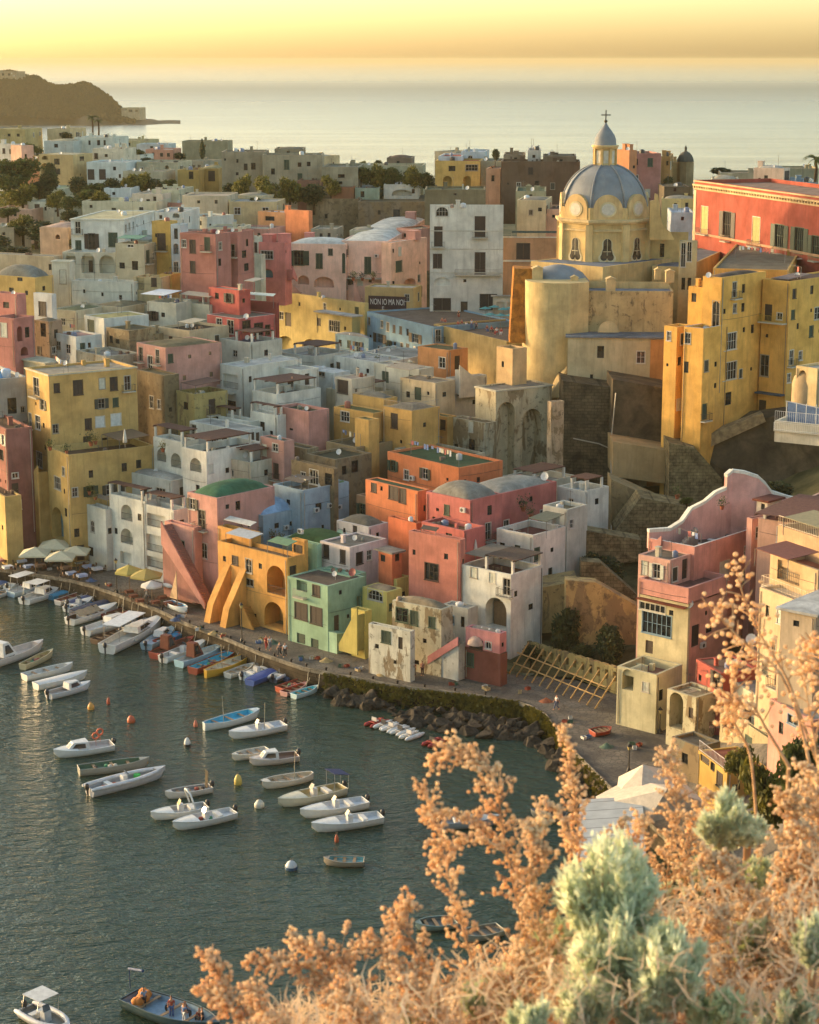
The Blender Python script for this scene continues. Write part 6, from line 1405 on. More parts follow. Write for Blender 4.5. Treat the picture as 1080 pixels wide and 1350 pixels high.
TREES+=[(14,246,40,24,436,0,'broad tree at the far left edge of the orchard'),(52,252,30,20,434,2,'dark tree beside the broad one in the far left orchard'),(132,262,34,16,421,1,'yellowish tree left of the white cube house'),(96,270,30,16,416,0,'green tree in front of the orchard shed'),(200,246,34,16,440,2,'dark tree right of the orchard before the stone walls'),(222,246,22,14,444,0,'small tree beside the mustard cube house'),(30,296,40,20,404,1,'sunlit tree between the farm wall and the dark tree'),(66,318,38,16,392,2,'dark bush tree above the sandy wall house'),(98,322,20,14,352,0,'little tree at the corner of the white villa'),(2,322,36,20,390,2,'dark tree at the left edge above the sandy wall'),(170,240,24,16,440,1,'pale tree by the white blue doored house'),(64,226,22,18,462,2,'dark tree at the corner of the cream palazzo'),(436,244,26,18,424,1,'sunlit tree before the grey square house'),(340,268,30,12,404,2,'low dark tree behind the buff house roof')]
TREES+=[(745,830,44,56,216,2,'large dark shrub tree inside the walled garden, left one'),(800,850,48,46,212,2,'wide dark shrub tree inside the walled garden, right one'),(770,862,36,24,213,2,'low dark bush between the two garden shrubs'),(800,752,62,36,233,2,'dark bushy tree on the cliff below the brick garden wall'),(776,742,30,26,234,2,'small dark tree on the cliff left of the bushy one'),(700,862,30,20,214,2,'shrub behind the slotted yellow wall'),(905,662,16,10,246,0,'green shrub on the cliff terrace wall'),(1020,645,60,20,240,2,'dark shrub spreading on the rough cliff wall'),(896,560,10,40,264,2,'narrow climbing shrub in the notch beside the yellow house'),(1005,1040,70,70,150,1,'sunlit green tree behind the dry plants at lower right'),(1050,1020,60,80,146,0,'taller green tree behind the dry plants at the right edge'),(975,1000,40,30,158,1,'green bush beside the yellow terrace house')]
def place_tree(cx,cy,w,h,D,pi_,lab,k):
    r=copy_tree(PROT[pi_] if k>=0 else PROT[pi_]); c=at(cx,cy+h/2,D); sc=w/2/FP*(D/CP)*1.1; H=[1.5,1.2,1.6,1.1][pi_]
    hz=h/FP*(D/CP)/H*1.12; r.location=c; r.scale=(sc,sc,hz); r.rotation_euler=(0,0,k*1.7); tag(r,lab,'tree','trees and shrubs of the town'); return r
for k,(x,y,w,h,D,p_,lab) in enumerate(TREES): place_tree(x,y,w,h,D,p_ if p_<3 else 0,lab,k)
for r in PROT:
    for c in list(r.children): bpy.data.objects.remove(c)
    bpy.data.objects.remove(r)
# low garden growth on the plateau (uncountable)
rng=random.Random(9); g=MB(); 
def scatter(m,x0,x1,y0,y1,n,leaf,z0=None):
    for i in range(n):
        px=rng.uniform(x0,x1); py=rng.uniform(y0,y1); D=(HC-ZP+1)/T(py); p=at(px,py,D)
        d=Vector((rng.gauss(0,1),rng.gauss(0,1),rng.gauss(0,1))).normalized(); e=d.cross(Vector((rng.gauss(0,1),rng.gauss(0,1),rng.gauss(0,1)))).normalized(); s_=leaf*rng.uniform(.5,1.5); p=p+Z*rng.uniform(0,2.6)
        m.add([p-d*s_,p+e*s_*.6,p+d*s_,p-e*s_*.6],[(0,1,2,3)])
scatter(g,-20,230,240,292,7000,.7); scatter(g,-20,150,288,330,4000,.6); scatter(g,290,570,238,262,2500,.5)
tag(g.build('orchard_undergrowth',FOLS[1]),kind='stuff')
# cypress & palms
c=at(267,209,560); r=empty('cypress_tree',c,'slim dark cypress standing alone on the left skyline','tree'); hh=24/FP*560/CP; m=MB(); rg=random.Random(3)
for i in range(900):
    t=rg.random()**.8; rr=hh*.17*(sin(pi*min(1,t*1.05+.08))**.6)*rg.uniform(.5,1); a=rg.uniform(0,2*pi); p=c+Vector((rr*cos(a),rr*sin(a),hh*t)); d=Vector((rg.gauss(0,.4),rg.gauss(0,.4),1)).normalized(); e=Vector((cos(a+1.5),sin(a+1.5),0)); m.add([p-d*.3,p+e*.2,p+d*.35,p-e*.2],[(0,1,2,3)])
m.build('crown',FOLS[2],r); m=MB(); m.tube([c-Z*2,c+Z*hh*.7],[.2,.08],6); m.build('trunk',BARK,r)
def palm(px,py,ph,D,lab,fr=1.0):
    c=at(px,py,D); H=ph/FP*D/CP; r=empty('palm_tree',c-Z*.5,lab,'palm','palms'); m=MB(); m.tube([c-Z*1,c+Z*H*.5+Vector((.15,0,0)),c+Z*H],[.28,.22,.2],8); m.build('trunk',BARK,r); m=MB(); rg=random.Random(int(px))
    for k in range(26):
        a=rg.uniform(0,2*pi); up=rg.uniform(-.2,1.1); Lf=H*.55*fr*rg.uniform(.8,1.1); prev=c+Z*H; d=Vector((cos(a),sin(a),up)).normalized()
        for q in range(6):
            nx=prev+d*Lf/6; sd=d.cross(Z).normalized(); w_=Lf*.11*(1-q/7)
            m.add([prev,prev+sd*w_-Z*w_*.5,nx+sd*w_*.8-Z*w_*.5,nx],[(0,1,2,3)]); m.add([prev,nx,nx-sd*w_*.8-Z*w_*.5,prev-sd*w_-Z*w_*.5],[(0,1,2,3)])
            prev=nx; d=(d-Z*.28).normalized()
    m.build('crown',FOLS[0],r)
palm(122,176,20,570,'left palm of the pair on the far left skyline'); palm(130,176,16,572,'right palm of the pair on the far left skyline'); palm(1075,232,22,340,'palm tree at the right edge above the red palazzo',1.6)
# ivy on the quay wall & rocks
iv=MB(); rng=random.Random(21)
for (a,b_,n) in ((425,470,260),(470,600,800),(600,700,2200),(700,745,1500),(745,800,500)):
    for i in range(n):
        px=rng.uniform(a,b_); D=De(px)-rng.uniform(.05,.5); z=2.2-abs(rng.gauss(0,1.1)) if px<600 else 2.3-3.6*rng.random()
        D-= (2.3-z)*.35
        p=wpt(px,D,max(z,-.5)); d=Vector((rng.gauss(0,1),rng.gauss(0,.4),rng.gauss(0,1))).normalized(); e=d.cross(Vector((0,1,.3))).normalized(); s_=rng.uniform(.12,.32)
        iv.add([p-d*s_,p+e*s_*.6,p+d*s_,p-e*s_*.6],[(0,1,2,3)])
tag(iv.build('ivy',foliage((62,64,24),(112,104,36),'ivy_leaves')),'green ivy hanging over the quay wall','ivy','',kind='stuff')
ROCK=stone((88,80,68),(38,35,31),1.5,False,'boulder'); protos=[]
rg=random.Random(4)
def rockmesh(i):
    bm=bmesh.new(); bmesh.ops.create_icosphere(bm,subdivisions=3,radius=1)
    for v in bm.verts:
        n1=noise.noise(v.co*1.1+Vector((i*7,0,0))); n2=noise.noise(v.co*2.6+Vector((0,i*5,0))); v.co*=1+.38*n1+.16*n2
        for ax in (Vector((.7,.2,.6)),Vector((-.5,.6,.5)),Vector((.1,-.9,.3)),Vector((-.8,-.3,.2))):
            a=ax.normalized(); q=v.co.dot(a)
            if q>.62: v.co-=a*(q-.62)
    me=bpy.data.meshes.new('boulder'); bm.to_mesh(me); bm.free(); me.materials.append(ROCK); return me
RM=[rockmesh(i) for i in range(6)]
for k in range(170):
    px=rg.uniform(432,770); D=De(px)-rg.uniform(.8,6.5)*(1 if px>520 else .6); s_=rg.uniform(.4,1.25); p=wpt(px,D,rg.uniform(-.25,.7)*max(0,1-(De(px)-D)/6)+.1)
    o=bpy.data.objects.new('boulder',RM[k%6]); COL.objects.link(o); o.location=p; o.scale=(s_*rg.uniform(.8,1.5),s_,s_*rg.uniform(.5,.8)); o.rotation_euler=(rg.uniform(-.4,.4),rg.uniform(-.4,.4),rg.uniform(0,6)); tag(o,'dark boulder in the rubble heap between the ivy covered quay wall and the water','rock','boulders below the quay wall')
# camera side hill
m=MB(); vs=[];fs=[]; nx=40; ny=50
for i in range(ny+1):
    D=-30+ (150)*(i/ny)
    for j in range(nx+1):
        X=-70+140*j/nx; z=66.2-.64*max(0,D)+.5*max(0,X-1)*min(1,max(0,D)/25)+noise.noise(Vector((X*.1,D*.1,0)))*1.2*min(1,max(0,D-8)/10)
        vs.append(Vector((X,D,max(z,-4))))
for i in range(ny):
    for j in range(nx): a=i*(nx+1)+j; fs.append((a,a+1,a+nx+2,a+nx+1))
m.add(vs,fs,True); tag(m.build('hillside',HM),kind='structure')
# ------------------------------------------------------------------ boats
WHB=(214,214,208)
def boat(kind,bx,by,sx,sy,beam,col,lab,deck=None,extra='',grp='small boats in the harbour',D=None,zw=0.0,trim=None):
    Bw=onz(bx,by,zw+.25); St=onz(sx,sy,zw+.1); d=Bw-St; d.z=0; Ln=d.length; d.normalize(); s_=Vector((d.y,-d.x,0)); H=.34+.085*Ln
    O=Vector((St.x,St.y,zw)); deck=deck or tuple(int(v*.82) for v in col)
    r=empty('boat',(O.x,O.y,O.z),lab,'boat',grp)
    de=kind in('gozzo',)   # double ended
    def hb(t):
        if de: return beam/2*max(.03,sin(pi*min(.985,max(.03,t*.95+.03))))**.62
        return beam/2*(.82+.18*min(1,t/.35))*(1-max(0,(t-.45)/.55)**2.3*.98)
    def sh(t): return H*(.78+.5*max(0,t-.35)**1.6+(.25*max(0,.25-t)*2 if de else 0))
    P=lambda t,y,z: O+d*(Ln*t)+s_*y+Z*z
    ns=14; m=MB(); secs=[]
    for i in range(ns+1):
        t=i/ns; b_=hb(t); h_=sh(t); kl=-.18+ (h_+.1)*max(0,(t-.86)/.14)**2*.9
        secs.append([P(t,0,kl),P(t,b_*.55,kl*.6+.0),P(t,b_*.86,.12*h_+max(0,kl)),P(t,b_*.98,h_*.62),P(t,b_,h_)])
    vs=[];fs=[];
    for sc_ in secs:
        mir=[Vector(p)-s_*2*((p-O).dot(s_)) for p in sc_[1:]]; vs+=mir[::-1]+sc_
    n9=9
    for i in range(ns):
        for j in range(n9-1): a=i*n9+j; fs.append((a,a+1,a+n9+1,a+n9))
    m.add(vs,fs,True); m.add(vs[:n9],[tuple(range(n9))])
    m.build('hull',paint(col,.35,0,.12,'hull_paint'),r)
    # gunwale rim
    g=MB()
    for sg in(1,-1):
        pts=[P(i/ns,sg*hb(i/ns)*.99,sh(i/ns)+.01) for i in range(ns+1)]; g.tube(pts,.045,5)
    g.tube([P(0,-hb(0),sh(0)),P(0,hb(0),sh(0))],.05,5); g.build('gunwale',paint(trim or tuple(min(255,int(v*1.05+10)) for v in col),.4),r)
    full=kind in('cabin','cover','fish','hard')
    # interior
    m=MB(); fl=.38*H; vs=[];fs=[]; k0=1
    T1=1.0 if kind!='motor' else .68
    fd=.62 if kind in('motor','cabin','hard') else (.86 if kind!='cover' else .0)
    for i in range(ns+1):
        t=.02+i/ns*(fd-.02); b_=hb(t)*.9; h_=sh(t)-.02; vs+=[P(t,-b_,h_),P(t,-b_*.9,fl),P(t,b_*.9,fl),P(t,b_,h_)]
    if kind!='cover':
        for i in range(ns):
            for j in range(3): a=i*4+j; fs.append((a,a+1,a+5,a+4))
        m.add(vs,fs); m.add(vs[-4:],[(0,1,2,3)]); m.add(vs[:4],[(0,1,2,3)])
        m.build('cockpit',paint(deck,.6,0,.3),r)
    if fd<1:
        m=MB(); vs=[];fs=[]
        for i in range(9):
            t=fd+(1-fd)*i/8*.995; b_=hb(t); h_=sh(t); cm=.1*b_*(1.6 if kind=='cover' else 1); vs+=[P(t,-b_,h_),P(t,-b_*.5,h_+cm),P(t,b_*.5,h_+cm),P(t,b_,h_)]
        for i in range(8):
            for j in range(3): a=i*4+j; fs.append((a,a+1,a+5,a+4))
        m.add(vs,fs,True); m.build('tarpaulin' if kind=='cover' else 'foredeck',paint(deck if kind=='cover' else col,.6,0,.2),r)
    def bench(t,w=.28):
        m=MB(); m.box(P(t,-hb(t)*.88,H*.62),s_*hb(t)*1.76,d*w,Z*.05); m.build('bench',paint((150,120,84) if kind in('row','gozzo') else (200,200,194),.6),r)
    if kind in('row','gozzo'): 
        for t in (.2,.45,.68): bench(t)
    if kind=='row' and Ln<5: pass
    if kind in('motor','rib'):
        m=MB(); m.box(P(.42,-.32,fl),s_*.64,d*.5,Z*.85); c=m.build('console',paint((206,206,202),.4),r); m=MB(); m.prism([P(.5,-.34,fl+.85),P(.5,.34,fl+.85),P(.46,.28,fl+1.3),P(.46,-.28,fl+1.3)],d*.03); m.build('windscreen',glass((60,66,70)),c)
        m=MB(); m.box(P(.22,-hb(.22)*.7,fl),s_*hb(.22)*1.4,d*.5,Z*.42); m.build('seat',paint((214,212,204),.5),r)
    if kind in('motor','rib','cabin') or 'm' in extra:
        m=MB(); m.lathe(P(-.03,0,H*.55),[(.05,0),(.2,.1),(.24,.4),(.2,.62),(.08,.72),(.01,.73)],10); o=m.build('outboard_motor',paint((48,48,50),.35),r); m=MB(); m.box(P(-.035,-.06,-.3),s_*.12,d*.2,Z*(H*.55+.32)); m.build('motor_leg',paint((70,70,72),.4),o)
    if kind in('cabin','hard','fish'):
        t0,t1=(.42,.8) if kind!='fish' else (.25,.48); hh=.75 if kind!='fish' else 1.7; h0=sh(.5)-.05
        bl=[P(t0,-hb(t0)*.72,h0),P(t0,hb(t0)*.72,h0),P(t1,hb(t1)*.62,h0),P(t1,-hb(t1)*.62,h0)]; tp=[P(t0+.01,-hb(t0)*.6,h0+hh),P(t0+.01,hb(t0)*.6,h0+hh),P(t1-.12,hb(t1)*.55,h0+hh),P(t1-.12,-hb(t1)*.55,h0+hh)]
        m=MB(); m.add(bl+tp,[(4,5,6,7),(0,1,5,4),(1,2,6,5),(2,3,7,6),(3,0,4,7)]); c=m.build('cabin',paint((112,60,44) if 'r' in extra else (216,216,210),.4),r)
        def wq(a,b_,c_,e_,nm='window'):
            cen=(a+b_+c_+e_)/4; nrm=(b_-a).cross(e_-a).normalized(); 
            if nrm.dot(cen-P((t0+t1)/2,0,h0))<0: nrm=-nrm
            q=[cen+(x-cen)*.62+nrm*.02 for x in(a,b_,c_,e_)]; mm=MB(); mm.quad(*q); mm.build(nm,glass((40,46,50)),c)
        wq(bl[2],bl[3],tp[3],tp[2]); wq(bl[1],bl[2],tp[2],tp[1]); wq(bl[3],bl[0],tp[0],tp[3])
        if kind=='hard' :
            m=MB(); m.prism([P(.08,-hb(.2)*.9,H+1.75),P(.08,hb(.2)*.9,H+1.75),P(.55,hb(.5)*.8,H+1.85),P(.55,-hb(.5)*.8,H+1.85)],Z*.07); o=m.build('hardtop',paint((216,218,216),.5),r)
            for t,y in((.1,-1),(.1,1),(.52,-1),(.52,1)): m=MB(); m.tube([P(t,y*hb(t)*.8,H*.8),P(t,y*hb(t)*.75,H+1.8)],.03,5); m.build('post',paint((160,160,160),.3,.8),o)
    if 'b' in extra:   # bimini / arch
        m=MB()
        for t in(.15,.5): m.tube([P(t,-hb(t),H),P(t+.05,-hb(t)*.9,H+1.5),P(t+.05,hb(t)*.9,H+1.5),P(t,hb(t),H)],.03,5)
        o=m.build('canopy_frame',paint((190,190,186),.3,.5),r); m=MB(); m.prism([P(.18,-hb(.3)*.92,H+1.52),P(.18,hb(.3)*.92,H+1.52),P(.56,hb(.5)*.88,H+1.52),P(.56,-hb(.5)*.88,H+1.52)],Z*.04); m.build('canopy',paint((50,64,100) if 'n' in extra else (206,206,200),.8),o)
    if 'p' in extra: m=MB(); m.tube([P(.35,.1,H*.3),P(.33,.1,H+2.4)],.04,5); m.build('mast',paint((170,160,140),.5),r)
    if 't' in extra:
        m=MB(); 
        for i in range(5): m.add([P(.1+.09*i,-hb(.3)*.9,H*1.0),P(.1+.09*i,0,H*1.5+.1*(i%2)),P(.1+.09*i,hb(.3)*.9,H),P(.19+.09*i,hb(.3)*.9,H),P(.19+.09*i,0,H*1.5+.1*((i+1)%2)),P(.19+.09*i,-hb(.3)*.9,H)],[(0,1,4,5),(1,2,3,4)])
        m.build('tarpaulin',paint({'t':(172,150,118)}['t'],.8),r)
    if 'o' in extra:
        for sg in(1,-1):
            m=MB(); m.tube([P(.3,sg*.3,H*.75),P(.75,sg*.42,H*.8)],.025,5); m.build('oar',paint((170,140,96),.6),r)
    if kind=='rib':
        m=MB()
        for sg in(1,-1): m.tube([P(i/12*.97-.03,sg*hb(i/12*.97)*1.0,H*.8+.15*max(0,i/12-.6)) for i in range(13)],[.12]+[.2]*10+[.17,.1],9)
        m.build('inflatable_tube',paint(trim or (206,206,206),.5),r)
    if 'f' in extra:
        for t in(.3,.6):
            m=MB(); c=P(t,hb(t)+.1,H*.55); m.lathe(c-Z*.22,[(.02,0),(.09,.08),(.1,.3),(.03,.42)],8); m.build('fender',paint((210,206,196),.5),r)
    if 'g' in extra: # gear
        rg=random.Random(int(bx*7+by))
        for k in range(4):
            m=MB(); t=rg.uniform(.15,.55); m.lathe(P(t,rg.uniform(-.3,.3)*beam*.5,fl),[(.2,0),(.24,.2),(.18,.32),(.02,.34)],8); m.build('gear',paint(rg.choice([(60,130,90),(150,70,54),(190,184,170),(70,66,60)]),.7),r)
    return r,P,H,hb
G1='boats moored along the quay'; G2='boats at anchor in the bay'
BL=[
('cover',22,763,-6,776,1.7,(190,190,186),'blue covered boat at the far left end of the quay row',(70,96,140),'',G1),
('motor',31,765,10,778,1.6,WHB,'white boat with turquoise inside, second from the left end of the quay row',(90,160,180),'m',G1),
('hard',62,772,14,786,2.2,(170,190,200),'pale blue and white sun topped boat near the left end of the quay row',(196,200,200),'',G1),
('cabin',79,778,32,796,2.5,WHB,'white cabin cruiser moored left of the bright blue covered dinghy',(200,196,184),'bf',G1),
('cover',97,779,67,790,1.5,(60,130,160),'bright blue covered dinghy in the left part of the quay row',(64,150,186),'',G1),
('row',114,784,76,797,1.5,(206,196,186),'slim white rowing boat with red floor next to the blue dinghy',(140,70,54),'',G1),
('cover',126,787,90,800,1.6,WHB,'white boat with navy cover and pale blue stripe in the quay row',(56,74,116),'m',G1),
('cover',151,795,96,812,1.9,(60,72,96),'dark navy covered boat beside the big white motorboat',(48,58,84),'',G1),
('motor',155,802,92,823,2.3,WHB,'large white motorboat with tan tarpaulin in the quay row',(120,100,84),'tf',G1),
('cover',193,806,166,819,1.5,(60,140,170),'vivid blue covered boat right of the tan tarpaulin motorboat',(50,156,200),'',G1),
('row',176,804,138,816,1.6,(140,60,48),'red brown wooden boat behind the vivid blue one',(120,80,60),'',G1),
('cabin',180,815,113,837,2.3,WHB,'sleek white cabin boat with red seats in the quay row',(206,206,200),'f',G1),
('row',160,834,124,848,1.6,(96,74,56),'dark brown open boat with a mast behind the white canopy cruiser',(84,66,52),'p',G1),
('hard',214,822,141,861,3.0,WHB,'biggest white cruiser with flat white canopy and arched cabin',(200,196,184),'mf',G1),
('cabin',230,832,193,856,2.0,(150,176,186),'pale blue hulled boat with white cover right of the biggest cruiser',(190,200,206),'',G1),
('cover',255,829,226,844,1.5,(56,140,176),'turquoise blue covered boat pointing at the quay',(60,150,190),'',G1),
('row',263,838,240,848,1.2,(120,96,76),'small brown dinghy tucked against the quay wall',(96,76,60),'',G1),
('fish',256,846,203,868,2.0,(150,66,50),'red brown fishing boat with white roofed wheelhouse',(110,70,56),'r',G1),
('motor',273,850,215,873,1.9,WHB,'white boat with dark red console in the quay row',(180,176,168),'m',G1),
('fish',294,856,236,879,1.9,(160,196,206),'pale blue hulled boat with small maroon engine box',(190,190,180),'r',G1),
('row',313,864,254,888,1.9,(130,62,48),'turquoise decked boat with red hull and folded blue canopy',(80,170,190),'g',G1),
('gozzo',331,869,271,893,2.0,(206,160,60),'yellow hulled boat with cream deck in the quay row',(206,196,170),'p',G1),
('row',335,879,300,893,1.5,(200,196,184),'plain white rowing boat right of the yellow hulled boat',(190,184,168),'o',G1),
('motor',359,881,320,896,1.6,WHB,'white open motorboat next to the navy covered one',(186,196,200),'',G1),
('cover',370,884,329,903,1.7,(70,96,160),'deep blue covered boat near the right end of the quay row',(46,74,140),'',G1),
('rib',386,884,360,899,1.4,(90,94,104),'grey inflatable dinghy near the right end of the quay row',(70,74,84),'',G1),
('row',407,898,368,912,1.6,(180,84,56),'orange red rowing boat near the right end of the quay row',(150,76,60),'g',G1),
('row',404,904,374,917,1.4,(196,150,140),'pale pink rowing boat beside the orange red one',(150,80,64),'',G1),
('row',419,908,387,920,1.3,(190,214,214),'little turquoise rowing boat at the right end of the quay row',(90,190,200),'',G1),
('fish',57,853,-22,882,2.6,(206,196,186),'white fishing boat with brown rubbing band and wheelhouse at the left edge',(190,180,170),'g',G2),
('row',70,862,30,882,1.3,(190,176,140),'boat heaped with pale nets behind the white trio on the left',(180,160,110),'g',G2),
('row',96,880,32,896,1.8,(214,212,204),'white rowing boat, rearmost of the trio on the left',(196,194,186),'',G2),
('cover',115,891,47,908,1.8,(214,212,204),'white decked boat, middle one of the trio on the left',(206,204,198),'',G2),
('cabin',119,904,64,920,1.8,(206,206,204),'white boat with dark windows, front one of the trio on the left',(160,150,140),'',G2),
('cabin',71,996,148,986,2.4,WHB,'white cabin boat carrying two orange lifebuoys in the left bay',(180,176,170),'f',G2),
('row',197,1007,104,1020,1.9,(150,150,140),'grey green dinghy with green tarpaulin behind the inflatable boat',(84,110,84),'g',G2),
('rib',218,1020,118,1048,2.1,(190,190,190),'white inflatable boat with a green cushion in the left bay',(160,160,160),'mg',G2),
('row',218,1050,278,1042,1.6,(196,192,184),'white dinghy with a bundle of rods behind the arched boat',(150,146,140),'gm',G2),
('motor',199,1078,272,1068,2.0,WHB,'white motorboat with a curved roll bar in the left bay',(170,170,166),'',G2),
('motor',228,1092,308,1076,2.1,WHB,'white motorboat with long open deck in front of the roll bar boat',(206,206,204),'g',G2),
('gozzo',341,942,269,962,2.2,(196,206,206),'white wooden boat with bright turquoise deck in mid bay',(70,170,200),'p',G2),
('motor',302,972,374,960,2.2,WHB,'white motorboat with console and grey engine behind the small cabin boat',(206,210,214),'fp',G2),
('row',306,1000,353,992,1.7,(206,200,184),'cream dinghy with crossed benches in mid bay',(196,190,176),'',G2),
('cabin',329,1006,392,1000,2.1,(196,186,176),'small white cabin boat with brown trim in mid bay',(120,92,76),'',G2),
('gozzo',345,1037,412,1026,2.0,(206,200,186),'white wooden boat with cream cushions and tiny mast in mid bay',(190,176,150),'pf',G2),
('motor',367,1062,452,1044,2.3,(200,196,174),'cream motorboat with long foredeck and navy awning at its stern',(180,160,110),'',G2),
('motor',396,1076,482,1062,2.2,WHB,'white motorboat with console, upper one of the near pair',(206,208,210),'f',G2),
('motor',411,1094,502,1082,2.2,WHB,'white motorboat with console, lower one of the near pair',(206,210,212),'f',G2),
('row',427,1136,480,1139,1.6,(150,140,124),'small wooden rowing boat with turquoise floor, alone in the bay',(120,170,170),'o',G2),
('motor',660,1082,581,1090,1.8,(150,160,166),'long grey boat behind the orange dry plants',(140,146,150),'',G2),
('row',700,1072,746,1080,1.7,(70,76,80),'dark rowing boat half hidden behind the dry plants',(60,64,66),'',G2),
('row',548,1222,600,1218,2.0,(120,140,136),'dull green boat seen through gaps of the dry plants, left one',(90,100,96),'',G2),
('row',606,1238,660,1228,2.0,(150,150,136),'pale boat seen through gaps of the dry plants, right one',(110,110,100),'',G2),
('rib',92,1362,34,1336,2.1,(190,190,190),'inflatable boat with white sun canopy at the bottom left corner',(120,124,120),'b',G2),
]
XB=[('row',44,768,26,776,1.4,(170,176,180),'narrow grey blue rowing boat by the pale sun topped boat',(90,130,150),'g',G1),
('cover',56,776,40,786,1.4,(196,196,190),'short white boat under a grey cover near the cabin cruiser',(120,124,128),'',G1),
('row',90,783,70,789,1.3,(110,90,70),'small brown boat tucked behind the bright blue covered dinghy',(90,74,60),'',G1),
('motor',122,792,88,806,1.7,WHB,'narrow white motorboat between two covered boats on the left',(90,110,130),'g',G1),
('row',140,790,118,797,1.3,(60,130,170),'blue rowing boat close under the quay on the left',(50,110,150),'',G1),
('row',160,800,128,810,1.5,(206,200,190),'white boat with brown floor behind the large tan tarpaulin boat',(110,80,60),'g',G1),
('cover',172,810,140,820,1.4,(150,70,50),'boat under a rust red cover beside the vivid blue one',(150,76,56),'',G1),
('motor',198,822,160,838,1.9,WHB,'white motorboat with white cover half behind the biggest cruiser',(190,190,186),'',G1),
('cover',206,815,184,824,1.3,(180,180,176),'little grey covered boat against the quay above the vivid blue one',(140,140,136),'',G1),
('row',238,838,206,850,1.5,(170,70,50),'open red boat between the blue hulled and the fishing boat',(130,60,44),'g',G1),
('row',284,850,262,860,1.4,(210,206,196),'narrow white boat near the red console one',(170,160,146),'o',G1),
('row',300,862,276,872,1.3,(120,170,190),'pale blue rowing boat behind the yellow hulled one',(150,130,100),'',G1),
('row',345,880,322,888,1.2,(170,150,110),'tan dinghy squeezed between white boats',(130,110,80),'',G1),
('cover',396,890,376,897,1.3,(70,90,120),'small slate blue covered boat near the grey inflatable',(60,80,110),'',G1),
('row',12,780,-14,790,1.6,(200,200,196),'white rowing boat cut by the left edge below the blue covered boat',(150,146,136),'',G1)]
BL+=XB
BO={}
for q in BL:
    r,P,H,hb=boat(q[0],q[1],q[2],q[3],q[4],q[5],q[6],q[7],q[8] if len(q)>8 else None,q[9] if len(q)>9 else '',q[10]); BO[q[7]]=(r,P,H,hb)
# passenger boat with people bottom centre-left
r,P,H,hb=boat('row',290,1362,172,1322,3.0,(60,84,90),'large wooden tour boat full of passengers with orange bundles at the bow, bottom left',(120,150,170),'',G2); TOUR=(r,P,H,hb)
m=MB(); rg=random.Random(2)
for k in range(9): m.lathe(P(.08+.1*rg.random(),rg.uniform(-.8,.8),H*.7),[(.35,0),(.4,.2),(.25,.42),(.02,.45)],8)
m.build('orange_bundle',paint((196,120,50),.8),r)
m=MB(); m.tube([P(-.02,-.2,H),P(-.02,-.2,H+1.6)],.04,5); m.tube([P(-.1,-.9,H+1.2),P(.25,.9,H+2.6)],.11,8); m.build('furled_awning',paint((44,70,110),.7),r)
# lifebuoys on the cabin boat
r,P,H,hb=BO['white cabin boat carrying two orange lifebuoys in the left bay']
for (t,y) in ((.3,-.5),(.18,.5)):
    m=MB(); c=P(t,y,H+1.0); d=(P(1,0,0)-P(0,0,0)).normalized(); s_=Vector((d.y,-d.x,0)); m.tube([c+(d*cos(2*pi*k/16)+Z*sin(2*pi*k/16))*.33 for k in range(17)],.09,6,False); m.tube([c-Z*.33,c-Z*1.1],.02,4); m.build('lifebuoy',paint((206,96,60),.6),r)
r,P,H,hb=BO['white inflatable boat with a green cushion in the left bay']; m=MB(); m.box(P(.6,-.35,H*.5),s_*.0+Vector((.6,0,0)),Vector((0,.6,0)),Z*.25); m.build('cushion',paint((60,190,80),.7),r)
r,P,H,hb=BO['white motorboat with a curved roll bar in the left bay']; m=MB(); m.tube([P(.25,-hb(.25),H),P(.33,-hb(.25)*.8,H+1.5),P(.36,0,H+1.75),P(.33,hb(.25)*.8,H+1.5),P(.25,hb(.25),H)],.09,7); m.build('roll_bar',paint((216,216,212),.4),r)
r,P,H,hb=BO['cream motorboat with long foredeck and navy awning at its stern']; m=MB(); m.prism([P(-.04,-.9,H+1.1),P(-.04,1.0,H+1.1),P(.2,1.0,H+1.5),P(.2,-.9,H+1.5)],Z*.05); o=m.build('awning',paint((44,56,96),.8),r)
for t,y in((-.03,-.8),(-.03,.8),(.19,-.8),(.19,.8)): m=MB(); m.tube([P(t,y*.9,H*.7),P(t,y,H+1.15+.3*(t>0))],.03,5); m.build('post',paint((150,150,150),.4),o)
r,P,H,hb=BO['white dinghy with a bundle of rods behind the arched boat']; m=MB()
for k in range(6): m.tube([P(.1,-.3+.12*k,H*.5),P(.08,-.35+.14*k,H+1.5)],.025,4)
m.build('fishing_rod',paint((120,104,80),.6),r)
